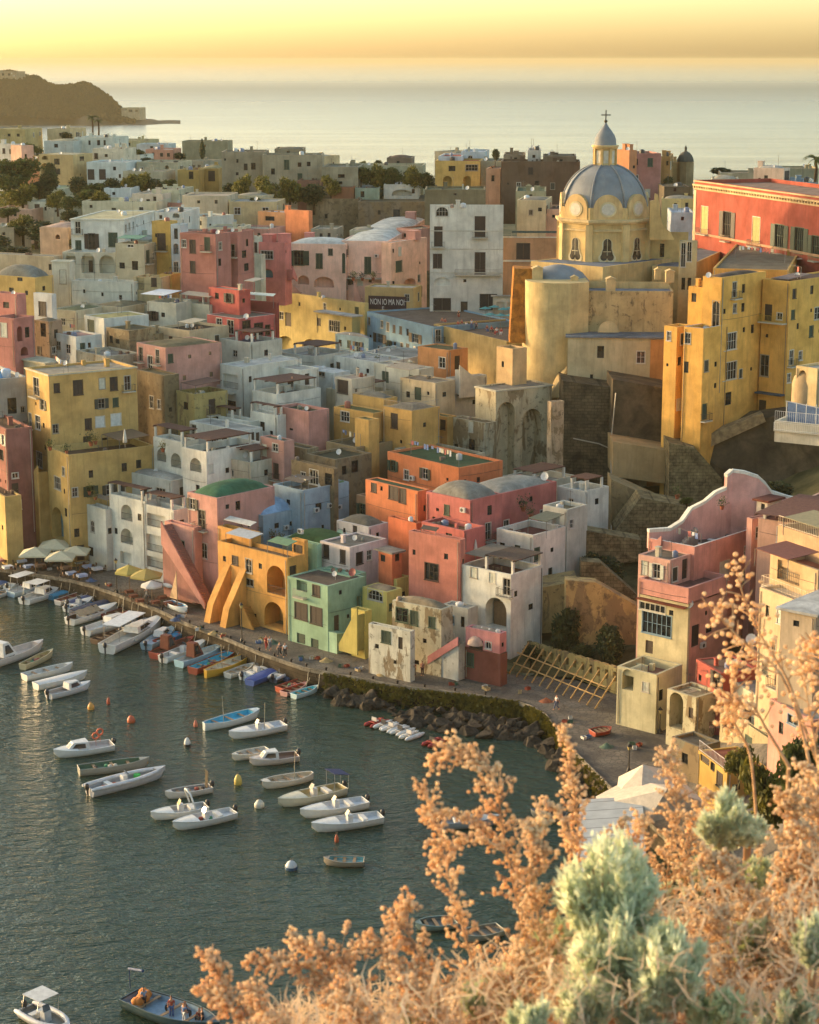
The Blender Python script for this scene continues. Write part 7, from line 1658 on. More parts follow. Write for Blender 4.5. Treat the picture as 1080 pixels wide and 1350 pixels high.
# catamaran / pedal floats
for i,(x,y,c,lab) in enumerate([(484,958,(150,44,36),'red'),(496,961,WHB,'first white'),(506,965,WHB,'second white'),(518,969,WHB,'third white'),(530,975,WHB,'fourth white'),(560,984,(150,44,36),'second red')]):
    A=onz(x,y,.15); B_=onz(x+26,y-9,.15); d=(B_-A); d.z=0; Ln=d.length; d.normalize(); s_=Vector((d.y,-d.x,0)); r=empty('pedal_boat',(A.x,A.y,0),lab+' twin hulled pedal boat below the ivy wall','pedal boat','pedal boats by the rocks')
    for sg in (-.45,.45):
        m=MB(); m.tube([A+s_*sg+d*(Ln*t)+Z*(.05+.25*max(0,t-.7)) for t in (0,.1,.3,.7,.9,1)],[.05,.22,.26,.26,.18,.04],8); m.build('float',paint(c,.4),r)
    m=MB()
    for t in(.25,.5,.75): m.tube([A+s_*-.45+d*Ln*t+Z*.3,A+s_*.45+d*Ln*t+Z*.3],.04,5)
    m.tube([A+d*Ln*.25+Z*.3,A+d*Ln*.75+Z*.35],.04,5); m.build('frame',paint((200,196,190) if c==WHB else (190,80,70),.4),r)
    m=MB(); m.box(A+d*Ln*.35-s_*.35+Z*.36,s_*.7,d*.4,Z*.08); m.box(A+d*Ln*.35-s_*.35+Z*.44,s_*.7,d*.06,Z*.35); m.build('seat',paint((60,60,62) if i%2 else (200,196,190),.5),r)
# boats ashore
r,P,H,hb=boat('row',247,806,222,797,1.6,(206,214,214),'small sailing dinghy with blue inside and a furled sail standing on the quay',(60,150,190),'',G1,zw=2.3)
m=MB(); m.tube([P(.5,0,H*.3),P(.48,0,H+4.2)],.05,6); o=m.build('mast',paint((150,130,100),.5),r); m=MB(); m.prism([P(.46,0,H+.5),P(.1,.05,H+.4),P(.46,0,H+4)],s_*.05); m.build('sail',paint((176,146,110),.8),o)
boat('row',806,962,781,968,1.7,(150,64,46),'red brown rowing boat pulled up on the slipway',(130,80,64),'',G1,zw=2.25)
# buoys
def buoy(x,y,col,lab,r_=.38,tall=1.0,c2=None):
    c=onz(x,y,0); r=empty('buoy',c,lab,'buoy','mooring buoys'); m=MB(); m.lathe(c,[(.02,-.25),(r_*.7,-.18),(r_,.05),(r_*.95,.35*tall),(r_*.6,.62*tall),(r_*.2,.75*tall),(.02,.78*tall)],14); m.build('float',paint(col,.5),r)
    m=MB(); m.tube([c+Z*.7*tall,c+Z*(.7*tall+.15)],.05,6); m.tube([c+Z*(.8*tall)+Vector((.1*cos(k*pi/4),0,.1*sin(k*pi/4)+.08)) for k in range(9)],.02,4,False); m.build('mooring_ring',paint((90,80,70),.4,.6),r)
    if c2: m=MB(); m.lathe(c,[(r_*1.01,.02),(r_*1.03,.1),(r_*1.02,.3)],14); m.build('band',paint(c2,.5),r)
for a in ((120,935,(206,150,70),'yellow orange buoy below the white trio on the left'),(143,928,(196,90,60),'tiny orange float right of the yellow orange buoy',.2),(173,952,(196,96,60),'round orange buoy between the cabin boat and the turquoise boat',.45),(247,984,(206,206,200),'white topped dark buoy left of the turquoise decked boat',.36,1.3,(50,50,50)),(314,1034,(206,180,90),'tall pale yellow buoy left of the cushioned wooden boat',.4,1.4),(342,1064,(206,200,180),'cream buoy beside the cream motorboat',.5,1.0),(384,1146,(196,200,200),'blue and white buoy near the lone rowing boat',.55,1.1,(56,90,120)),(444,1110,(180,90,60),'small rust coloured float below the near motorboats',.2),(258,958,(180,100,80),'small reddish float left of the turquoise decked boat',.22),(113,804,(200,180,160),'tiny pale float before the navy covered boat',.2),(476,1338,(0,0,0),'') ):
    if a[3]: buoy(*a)

# mooring lines from the boats of the quay row to the quay edge, and anchor lines in the bay
for q in BL:
    if q[10] is not G1: continue
    a=onz(q[1],q[2],.9); dd=De(q[1])+.25; e=wpt(q[1]+3,dd,2.25); c=(a+e)/2-Z*.35
    m=MB(); m.tube([a,c,e],.035,4,False); m.build('mooring_line',paint((176,168,146),.8),BO[q[7]][0])
# fishing gear on the quay
rg=random.Random(12)
def crate(p,rot,col,lab):
    r=empty('fish_crate',p,lab,'crate','crates on the quay'); a=Vector((cos(rot),sin(rot),0)); b_=Vector((-sin(rot),cos(rot),0)); m=MB(); m.cbox(p+Z*.02,a*.6,b_*.4,Z*.03)
    for sg in(-1,1): m.cbox(p+Z*.16+b_*.19*sg,a*.6,b_*.02,Z*.25); m.cbox(p+Z*.16+a*.29*sg,a*.02,b_*.36,Z*.25)
    m.build('box',paint(col,.7),r)
where=[(262,828,'by the sailing dinghy'),(300,838,'left of the street lamp'),(338,846,'right of the street lamp'),(396,868,'near the quay edge below the mint house'),(412,868,'on the path below the mint house'),(452,880,'by the lime yellow house steps'),(476,884,'before the lime yellow house'),(600,902,'before the pink kiosk house'),(640,908,'below the brick red base'),(690,912,'beside the timber props'),(750,950,'on the path above the ivy wall corner'),(770,975,'near the red rowing boat'),(840,985,'behind the red rowing boat'),(60,752,'below the joined parasols'),(140,772,'beside the restaurant lamp'),(236,812,'before the pink arch')]
for i,(x,y,w_) in enumerate(where):
    for j in range(2 if i%2 else 3):
        p=onz(x+rg.uniform(-7,7),y+rg.uniform(-3,3),2.22); crate(p,rg.uniform(0,3),rg.choice([(80,110,150),(170,150,110),(150,70,50),(190,188,180),(70,100,80)]),['first','second','third'][j]+' small fish crate '+w_)
for i,(x,y,w_) in enumerate([(282,836,'between boats and saffron house'),(360,848,'by the two walkers'),(430,872,'at the quay edge below the mint house'),(505,890,'before the stained cream house'),(120,766,'at the quay edge by the restaurant'),(720,925,'by the timber props'),(800,985,'beside the red rowing boat'),(232,818,'by the sailing dinghy')]):
    p=onz(x,y,2.2); r=empty('fishing_net',p,'heap of fishing net '+w_,'fishing net','nets heaped on the quay'); m=MB(); vs=[];fs=[]
    for a in range(5):
        for b_ in range(12): q_=2*pi*b_/12; rr_=(1-a/4.2)*(.8+.25*noise.noise(Vector((i*3+cos(q_),sin(q_),a)))) ; vs.append(p+Vector((rr_*cos(q_),rr_*sin(q_)*.8,.12*a+.08*noise.noise(Vector((b_,a,i))))))
    for a in range(4):
        for b_ in range(12): b2=(b_+1)%12; fs.append((a*12+b_,a*12+b2,a*12+12+b2,a*12+12+b_))
    m.add(vs,fs,True); m.add(vs[-12:],[tuple(range(12))]); m.build('net',paint(rg.choice([(150,90,60),(90,110,90),(176,150,100),(70,90,120)]),.9,0,.5),r)
for i in range(26):
    px=[20,48,80,104,130,152,176,196,214,232,250,268,286,304,322,342,362,384,404,430,462,492,524,560,600,640][i]; p=wpt(px,De(px)+.5,2.2); r=empty('mooring_bollard',p,'iron mooring bollard on the quay edge','bollard','bollards along the quay edge'); m=MB(); m.lathe(p,[(.16,0),(.11,.08),(.1,.3),(.17,.36),(.17,.44),(.02,.48)],9); m.build('post',paint((60,54,50),.6,.5),r)
# ------------------------------------------------------------------ people
def person(x,y,z,rot,pose,shirt,trous,lab,hair=(50,40,34),P=None,s=1.0,grp='people about the harbour'):
    key=(pose,shirt,trous,hair)
    if key in USED: r=copy_tree(PR[key])
    else: r=PR[key]; USED.add(key)
    r.location=P if P is not None else onz(x,y,z); r.rotation_euler=(0,0,radians(rot)); r.scale=(s,s,s); tag(r,lab,'person',grp)
Wt=(210,208,204); Bk=(50,50,54); Rd=(170,60,56); Bl=(80,104,150)
person(351,856,2.2,200,'walk',Rd,Rd,'person in a red dress walking on the quay below the saffron house')
person(356,857,2.2,190,'walk',Wt,(120,120,124),'person in white shirt beside the one in red on the quay')
person(369,865,2.2,150,'walk',(120,110,110),Bk,'person in dark shorts, left of the pair near the quay edge')
person(376,866,2.2,170,'walk',Wt,Bk,'person in white shirt and black shorts near the quay edge')
person(546,892,2.2,180,'stand',(150,60,60),(60,50,50),'person in red top leaning by the lamp on the low brick wall')
person(557,891,2.2,160,'stand',(170,120,100),(90,60,60),'person in tan top beside the one at the low brick wall')
person(734,936,2.2,120,'walk',Wt,(70,80,110),'person in white carrying something on the path by the timber props')
person(281,810,2.2,200,'stand',Wt,(150,170,200),'tall person in pale clothes at the corner of the pink house')
person(194,788,2.2,100,'walk',Wt,(190,186,180),'waiter in white walking past the white parasols')
person(884,968,2.6,150,'stand',(100,160,200),(200,200,200),'person in light blue by the stone archway')
# cafe terrace people
TZ=at(600,425,320).z
for i,(x,y,pz,sh_,tr,lab) in enumerate([(605,414,'stand',Bk,(150,60,50),'person in black standing before the wooden café door'),(583,420,'sit',(196,120,96),Bl,'sunbather in peach sitting on the terrace wall corner, left'),(587,421,'sit',(170,90,80),Bk,'person in rust sitting beside the terrace wall corner'),(604,424,'sit',(190,90,70),Bk,'seated person in orange at the left café table'),(609,423,'sit',(160,60,54),Wt,'seated person in dark red at the left café table'),(615,425,'sit',Wt,Bk,'seated person in white near the café umbrellas'),(622,426,'stand',Wt,Bl,'standing person in white shirt among café tables'),(628,426,'sit',(90,90,96),Bk,'seated person in grey among café tables'),(642,430,'sit',(130,80,80),Bl,'seated person in plum under the teal umbrellas'),(648,431,'sit',Rd,Bk,'seated person in red under the teal umbrellas'),(655,433,'sit',Wt,Rd,'seated person in white at the café edge wall'),(661,434,'sit',Rd,Wt,'seated person in red at the café edge wall, right end')]):
    D=(HC-27.9)/T(y+8); P_=at(x,y+6,min(D,322)); P_.z=P_.z
    person(0,0,0,180+20*(i%5-2),pz,sh_,tr,lab,P=onz(x,y+8,26.25),grp='people on the café terrace')
r,P,H,hb=TOUR
for i,(t,y,sh_,tr,lab) in enumerate([(.2,.4,(150,170,190),Bk,'passenger in pale blue standing by the orange bundles'),(.42,-.5,(130,80,66),Bk,'passenger in brown seated amidships on the tour boat'),(.5,.3,(170,70,56),Bl,'passenger in red brown standing amidships on the tour boat'),(.58,-.4,(60,60,66),Bk,'passenger in black amidships on the tour boat'),(.66,.5,(110,140,180),Wt,'passenger in sky blue on the tour boat'),(.76,-.2,(140,60,50),Bk,'passenger in dark red near the stern seats'),(.84,.3,(70,54,48),Bk,'passenger in dark brown at the frame bottom on the tour boat')]):
    person(0,0,0,40+70*i,'stand' if i%2==0 else 'sit',sh_,tr,lab,P=P(t,y,.3),grp='passengers of the tour boat')
person(389,505,0,0,'stand',(70,60,60),Bk,'person under the dark veranda roof of the white house',P=at(385,512,281.5)+Vector((0,.5,0)))
# ------------------------------------------------------------------ street lamps
def lamp(x,yb,yt,z,lab):
    c=onz(x,yb,z); D=c.y; H=at(x,yt,D).z-z; r=empty('street_lamp',c,lab,'street lamp','street lamps of the quay'); m=MB(); m.lathe(c,[(.2,0),(.2,.3),(.1,.4),(.07,.6),(.055,H*.8),(.05,H-.5),(.12,H-.45)],10); m.build('post',paint((56,54,50),.5,.4),r)
    m=MB(); m.lathe(c+Z*(H-.45),[(.12,0),(.22,.35),(.24,.38)],6,False); m.build('lamp_glass',paint((190,170,110),.3),r); m=MB(); m.lathe(c+Z*(H-.06),[(.27,0),(.14,.16),(.05,.24),(.01,.34)],8); m.build('lamp_cap',paint((50,48,46),.5,.4),r)
lamp(319,846,797,2.2,'tall black street lamp in front of the saffron house stairs'); lamp(530,889,848,2.2,'black street lamp before the stained cream house'); lamp(154,782,738,2.2,'black street lamp between the restaurant and the mustard umbrella'); lamp(829,1018,983,2.2,'short lamp post with yellow lantern on the slipway path'); lamp(870,966,935,2.3,'white bollard post beside the passage archway')
# ------------------------------------------------------------------ restaurant umbrellas, tables, chairs
def parasol(cx,cy,w,h,z,col,lab,n=8,hz=2.7,grp='parasols on the quay',flat=.35):
    c=onz(cx,cy,z+hz); ew=w/2/FP*c.y/CP; r=empty('parasol',(c.x,c.y,z),lab,'parasol',grp); m=MB(); top=Vector((c.x,c.y,z+hz+ew*flat)); k=n; ring=[];val=[]
    for i in range(k): a=2*pi*i/k+pi/k; ring.append(Vector((c.x+ew*cos(a),c.y+ew*sin(a),z+hz-.1)))
    vs=[top]+ring; fs=[(0,i+1,(i+1)%k+1) for i in range(k)]; m.add(vs,fs); m.add(ring+[p-Z*.22 for p in ring],[(i,(i+1)%k,k+(i+1)%k,k+i) for i in range(k)]); m.build('canopy',paint(col,.85,0,.12,'canvas'),r)
    m=MB(); m.tube([(c.x,c.y,z),(c.x,c.y,top.z+.15)],.05,7); m.build('pole',paint((120,96,70),.6),r)
    m=MB(); m.lathe((c.x,c.y,z),[(.4,0),(.4,.1),(.08,.16)],10); m.build('base',paint((110,108,104),.7),r)
for (cx,cy,w,lab) in ((46,728,52,'large cream restaurant parasol, leftmost of the joined four'),(72,718,56,'large cream restaurant parasol, second of the joined four at the back'),(80,733,52,'large cream restaurant parasol, front one of the joined four'),(100,726,48,'large cream restaurant parasol, rightmost of the joined four')): parasol(cx,cy,w,0,2.2,(196,188,156),lab,4,3.0,flat=.28)
parasol(170,752,40,0,2.2,(176,160,84),'mustard yellow parasol, left of the two by the white house',6,3.0,flat=.4); parasol(193,757,46,0,2.2,(166,150,84),'mustard yellow parasol, right of the two by the white house',6,3.0,flat=.35)
parasol(200,770,30,0,2.2,(206,202,190),'small white parasol, left of the white pair',8,2.4); parasol(229,768,30,0,2.2,(206,202,190),'small white parasol, right of the white pair',8,2.4); parasol(-6,702,40,0,2.4,(190,186,170),'pale parasol cut by the left edge',8,2.8)
def ptop(px,py,D,w,col,lab): 
    c=onz(px,py,28.6); r=empty('parasol',(c.x,c.y,c.z-2.3),lab,'parasol','teal parasols of the café terrace'); k=8; m=MB(); ring=[Vector((c.x+w*cos(2*pi*i/k),c.y+w*sin(2*pi*i/k),c.z-.35)) for i in range(k)]; m.add([c]+ring,[(0,i+1,(i+1)%k+1) for i in range(k)]); m.build('canopy',paint(col,.8),r); m=MB(); m.tube([c-Z*2.3,c],.04,6); m.build('pole',paint((150,140,120),.5),r)
for i,(x,y,l) in enumerate([(640,404,'leftmost'),(652,402,'second'),(664,405,'third'),(676,403,'fourth'),(646,412,'front left'),(660,413,'front middle'),(674,413,'front right')]): ptop(x,y,318+2*(i<4),1.1,(70,140,140),'teal parasol, '+l+' of the café terrace cluster')
# closed white parasols on the white pergola house
for (x,y0,y1,D,l) in ((627,711,738,227,'left'),(652,716,746,226,'middle'),(678,724,752,225.5,'right'),(165,565,590,262,'lone')):
    a=at(x,y0,D); b_=at(x,y1,D); H=a.z-b_.z; r=empty('closed_parasol',b_,'closed white parasol, the %s one of the pergola terrace'%l if l!='lone' else 'closed white parasol on the ochre house terrace','parasol','closed parasols'); m=MB(); m.lathe(b_,[(.12,H*.25),(.3,H*.27),(.24,H*.5),(.12,H*.85),(.03,H)],9); m.build('canopy',paint((206,200,184),.8),r); m=MB(); m.tube([b_,b_+Z*H],.04,6); m.build('pole',paint((150,140,120),.5),r)
def table(x,y,z,col,lab,w=1.3,rot=.6):
    c=onz(x,y,z+.74); c.z=z; r=empty('table',c,lab,'table','restaurant tables on the quay'); a=Vector((cos(rot),sin(rot),0)); b_=Vector((-sin(rot),cos(rot),0))
    m=MB(); m.cbox(c+Z*.74,a*w,b_*w*.75,Z*.04)
    for sg,ax,ot,wd in((1,b_,a,w),(-1,b_,a,w)): m.box(c+Z*.44+ax*sg*w*.376-ot*wd/2,ot*wd,ax*.01*sg,Z*.29)
    for sg in(1,-1): m.box(c+Z*.44+a*sg*w*.501-b_*w*.37,b_*w*.74,a*.01*sg,Z*.29)
    m.build('tablecloth',paint(col,.8),r)
    for i in(-1,1):
        for j in(-1,1): m=MB(); q=c+a*w*.42*i+b_*w*.3*j; m.box(q-a*.03-b_*.03,a*.06,b_*.06,Z*.72); m.build('leg',paint((96,72,52),.7),r)
    return r
TB=[(3,737,'(red)','table with reddish cloth, leftmost on the quay'),(28,738,'w','white clothed table left of the joined parasols'),(38,745,'b','blue and white clothed table below the first parasol'),(53,744,'t','tan clothed table below the joined parasols'),(87,747,'t','brown clothed table at the front middle of the restaurant'),(94,754,'b','blue clothed table at the front of the restaurant'),(108,757,'b','pale blue table nearest the quay edge'),(116,745,'b','blue white table right of the joined parasols'),(128,748,'w','white table at the right end of the restaurant'),(10,746,'w','plain white table near the left frame edge'),(66,737,'w','white table in the shade behind the joined parasols')]
ch_p=None
def chair(c,rot,lab,par=None):
    global ch_p
    if ch_p is None:
        r=empty('chair',(0,0,0)); m=MB(); m.box((-.2,-.2,.44),(.4,0,0),(0,.4,0),(0,0,.04)); m.build('seat',paint((110,76,50),.7),r); m=MB(); m.box((-.2,.17,.6),(.4,0,0),(0,.03,0),(0,0,.32)); m.build('backrest',paint((110,76,50),.7),r)
        for i in(-.18,.15):
            for j in(-.18,.17): m=MB(); m.box((i,j,0),(.035,0,0),(0,.035,0),(0,0,.44 if j<0 else .92)); m.build('leg',paint((80,58,42),.7),r)
        ch_p=r; o=r
    else: o=copy_tree(ch_p)
    o.location=c; o.rotation_euler=(0,0,rot); tag(o,lab,'chair','restaurant chairs on the quay')
for (x,y,k,lab) in TB:
    col={'w':(206,206,206),'b':(160,176,206),'t':(150,120,96),'(red)':(170,120,110)}[k]; r=table(x,y,2.2,col,lab)
    for j,ang in enumerate((.6,.6+pi/2,.6+pi,.6-pi/2)):
        if (x+j)%4==3: continue
        c=r.location+Vector((cos(ang),sin(ang),0))*1.05; chair(c,ang-pi/2,'wooden chair drawn up to the '+lab)
for i,(x,y) in enumerate([(176,784),(184,790),(205,792),(214,786),(222,794),(170,778)]): 
    t_=table(x,y,2.2,(120,70,50),'bare brown table %s the parasols of the second restaurant'%['left under','in front under','below','behind','right under','farthest left under'][i],1.0); 
    for ang in(0,pi): chair(t_.location+Vector((cos(ang),sin(ang),0))*.85,ang-pi/2,'wooden chair at the bare brown table '+['left under','in front under','below','behind','right under','farthest left under'][i]+' the parasols')
# loungers on pink terrace
for k in range(2):
    c=pinkv.R(.42,.34+.22*k)+Z*.0; d=(pinkv.dr*.2-pinkv.dl).normalized(); s_=Vector((d.y,-d.x,0)); r=empty('sun_lounger',c,['white sun lounger nearer the stairs','white sun lounger nearer the parapet corner'][k]+' on the pink roof terrace','sun lounger','loungers on the pink terrace')
    m=MB(); m.prism([c+Z*.3-s_*.3,c+d*1.2+Z*.3-s_*.3,c+d*1.9+Z*.62-s_*.3,c+d*1.9+Z*.55-s_*.3,c+d*1.2+Z*.22-s_*.3,c+Z*.22-s_*.3],s_*.6); m.build('mattress',paint((214,214,208),.7),r)
    for t in(.15,1.3):
        for sg in(-.26,.26): m=MB(); m.tube([c+d*t+s_*sg,c+d*t+s_*sg+Z*.25],.025,5); m.build('leg',paint((190,190,186),.5),r)
# yellow terrace cafe chairs lower right
for k,(x,y) in enumerate([(938,962),(946,968),(956,966),(963,972)]):
    c=at(x,y+6,168); chair(Vector((c.x,c.y,at(940,975,166).z-.0)),k*1.3,['white chair leftmost','white chair second','white chair third','white chair rightmost'][k]+' on the reddish terrace of the yellow house')
# potted plants clusters on terraces
rg=random.Random(31)
POT=[]
def pot(P_,s,lab,mat=0):
    r=empty('potted_plant',P_,lab,'potted plant','potted plants on terraces'); m=MB(); m.lathe(P_,[(.12*s,0),(.2*s,.32*s),(.22*s,.34*s),(.2*s,.3*s)],10); m.build('pot',paint((150,84,56),.8),r); m=MB()
    for i in range(130):
        v=Vector((rg.gauss(0,.2),rg.gauss(0,.2),abs(rg.gauss(.35,.22))))*s; p=P_+Z*.32*s+v; d=Vector((rg.gauss(0,1),rg.gauss(0,1),rg.gauss(0,1))).normalized(); e=d.cross(Z).normalized(); l=.09*s; m.add([p-d*l,p+e*l*.5,p+d*l,p-e*l*.5],[(0,1,2,3)])
    m.build('leaves',FOLS[mat],r)
for (x,y,D,s,lab) in [(66,590,261,1.6,'palm like potted plant at the left corner of the ochre terrace'),(88,594,259,1.3,'small potted plant on the ochre terrace beside the palm like one'),(120,584,262,1.8,'spiky potted plant in the middle of the ochre terrace'),(126,582,262,1.4,'second spiky potted plant in the middle of the ochre terrace'),(215,592,263,1.5,'potted plant on the white house pergola terrace'),(118,648,262,1.4,'potted plant on the narrow grey white house terrace'),(126,655,259,1.2,'small potted plant on the narrow grey white house'),(360,708,246,1.3,'potted plant on the saffron house roof terrace'),(370,712,245,1.4,'leafy pot on the saffron house roof terrace right side'),(690,670,238,1.8,'big potted plant beside the grey roofed terrace'),(700,680,236,1.5,'potted plant near the red floored terrace'),(498,478,303,1.5,'potted plant below the blue house'),(470,482,302,1.4,'potted plant left below the blue house'),(466,366,336,1.6,'balcony potted plant on the pink mansion, left'),(478,366,336,1.5,'balcony potted plant on the pink mansion, middle'),(492,366,336,1.6,'balcony potted plant on the pink mansion, right'),(316,700,244,1.2,'potted plant on the dark little terrace of the saffron house'),(952,668,208,1.3,'potted plant at the foot of the pink parapet'),(893,654,244,1.6,'potted shrub on the cliff terrace')]:
    pot(at(x,y+4,D),s,lab,rg.randint(0,2))
# ------------------------------------------------------------------ foreground dry plants on the viewpoint slope
rng=random.Random(77)
def emitmat(c1,c2,name,tr=.35):
    m,nt,b=newmat(name); n=nz(nt,pos(nt),14,3,.6); n2=nz(nt,pos(nt),60,2,.6)
    o=mix(nt,ramp(nt,n,[(.35,0),(.65,1)]),srgb(c1),srgb(c2)); o=mix(nt,ramp(nt,n2,[(.4,.4),(.6,0)]),o,tuple(v*.55 for v in srgb(c1))); L(nt,o,b.inputs['Base Color']); b.inputs['Roughness'].default_value=.8
    t=N(nt,'ShaderNodeBsdfTranslucent'); L(nt,o,t.inputs['Color']); ms=N(nt,'ShaderNodeMixShader'); ms.inputs[0].default_value=tr; L(nt,b.outputs[0],ms.inputs[1]); L(nt,t.outputs[0],ms.inputs[2]); L(nt,ms.outputs[0],nt.nodes['Material Output'].inputs['Surface']); return m
SEED=emitmat((248,212,164),(255,236,200),'dry_seed_head',.55); STEM=emitmat((190,142,96),(222,184,138),'dry_stem',.15); SAGE=emitmat((210,218,180),(240,244,216),'sage_leaf',.55); SEED2=emitmat((238,204,156),(252,230,192),'dry_seed_pale',.45); GRS=emitmat((224,196,158),(246,228,196),'dry_grass',.35)
bm=bmesh.new(); bmesh.ops.create_icosphere(bm,subdivisions=1,radius=1); ICV=[v.co.copy() for v in bm.verts]; ICF=[tuple(v.index for v in f.verts) for f in bm.faces]; bm.free()
bm=bmesh.new(); bmesh.ops.create_icosphere(bm,subdivisions=2,radius=1); ICV2=[v.co.copy() for v in bm.verts]; ICF2=[tuple(v.index for v in f.verts) for f in bm.faces]; bm.free()
def ball(m,p,r,hi=False):
    V_,F_=(ICV2,ICF2) if hi else (ICV,ICF); sx,sy,sz=rng.uniform(.85,1.1),rng.uniform(.85,1.1),rng.uniform(.8,1.05)
    m.add([(p.x+v.x*r*sx,p.y+v.y*r*sy,p.z+v.z*r*sz) for v in V_],F_,True)
def cat(pts,t):
    n=len(pts)-1; f=min(t*n,n-1e-6); i=int(f); u=f-i; p0=pts[max(i-1,0)];p1=pts[i];p2=pts[i+1];p3=pts[min(i+2,n)]
    return .5*((2*p1)+(p2-p0)*u+(2*p0-5*p1+4*p2-p3)*u*u+(3*p1-p0-3*p2+p3)*u*u*u)
def plume(px,D,lab,nb=26,bl=.055,r_=.0062,mat=None,start=.25,dens=1.0,stemr=.0035,Dj=.25,umbel=False,root=True):
    pts=[at(x,y,D+ (k-len(px)/2)*.03) for k,(x,y) in enumerate(px)]
    base=pts[0]; r=empty('dry_plant',base-Z*.0,lab,'dry plant','dry seeding plants in the foreground'); st=MB(); sd=MB()
    if root: 
        gp=Vector((base.x+.05,base.y+.25,min(base.z-.3,66.0-.64*base.y)-.1)); st.tube([gp,base],stemr*1.15,6)
    st.tube([cat(pts,t/20) for t in range(21)],[stemr*(1.15-.9*t/20) for t in range(21)],6)
    for i in range(nb):
        t=start+(1-start)*(i+rng.random()*.6)/nb; o=cat(pts,min(t,.999)); tg=(cat(pts,min(t+.02,.9999))-cat(pts,max(t-.02,0))).normalized()
        side=Vector((rng.gauss(0,1),rng.gauss(0,.8),rng.gauss(0,1))); side=(side-tg*side.dot(tg)).normalized(); d=(tg*rng.uniform(.4,1.1)+side*rng.uniform(.6,1.1)).normalized()
        Lb=bl*(1.15-.75*t)*rng.uniform(.6,1.4); curve=Vector((0,0,rng.uniform(-.5,.25)))
        bp=[o+d*Lb*q/4+curve*Lb*(q/4)**2 for q in range(5)]; st.tube(bp,[stemr*.45]*4+[stemr*.25],4)
        nk=max(4,int(Lb/(r_*1.25)*dens))
        for k in range(nk):
            u=(.25+.75*(k+rng.random())/nk); p=cat(bp,min(.999,u)); off=Vector((rng.gauss(0,1),rng.gauss(0,1),rng.gauss(0,1))).normalized()*r_*rng.uniform(.7,2.2)
            if umbel: off*=rng.uniform(1.5,4)
            ball(sd,p+off,r_*rng.uniform(.7,1.15),umbel)
    # tip
    for k in range(int(26*dens)):
        u=.8+.2*rng.random(); ball(sd,cat(pts,min(.999,u))+Vector((rng.gauss(0,1),rng.gauss(0,1),rng.gauss(0,1))).normalized()*r_*rng.uniform(.5,1.6),r_*rng.uniform(.7,1.1))
    st.build('stem',STEM,r); sd.build('seed_heads',mat or SEED,r); return r
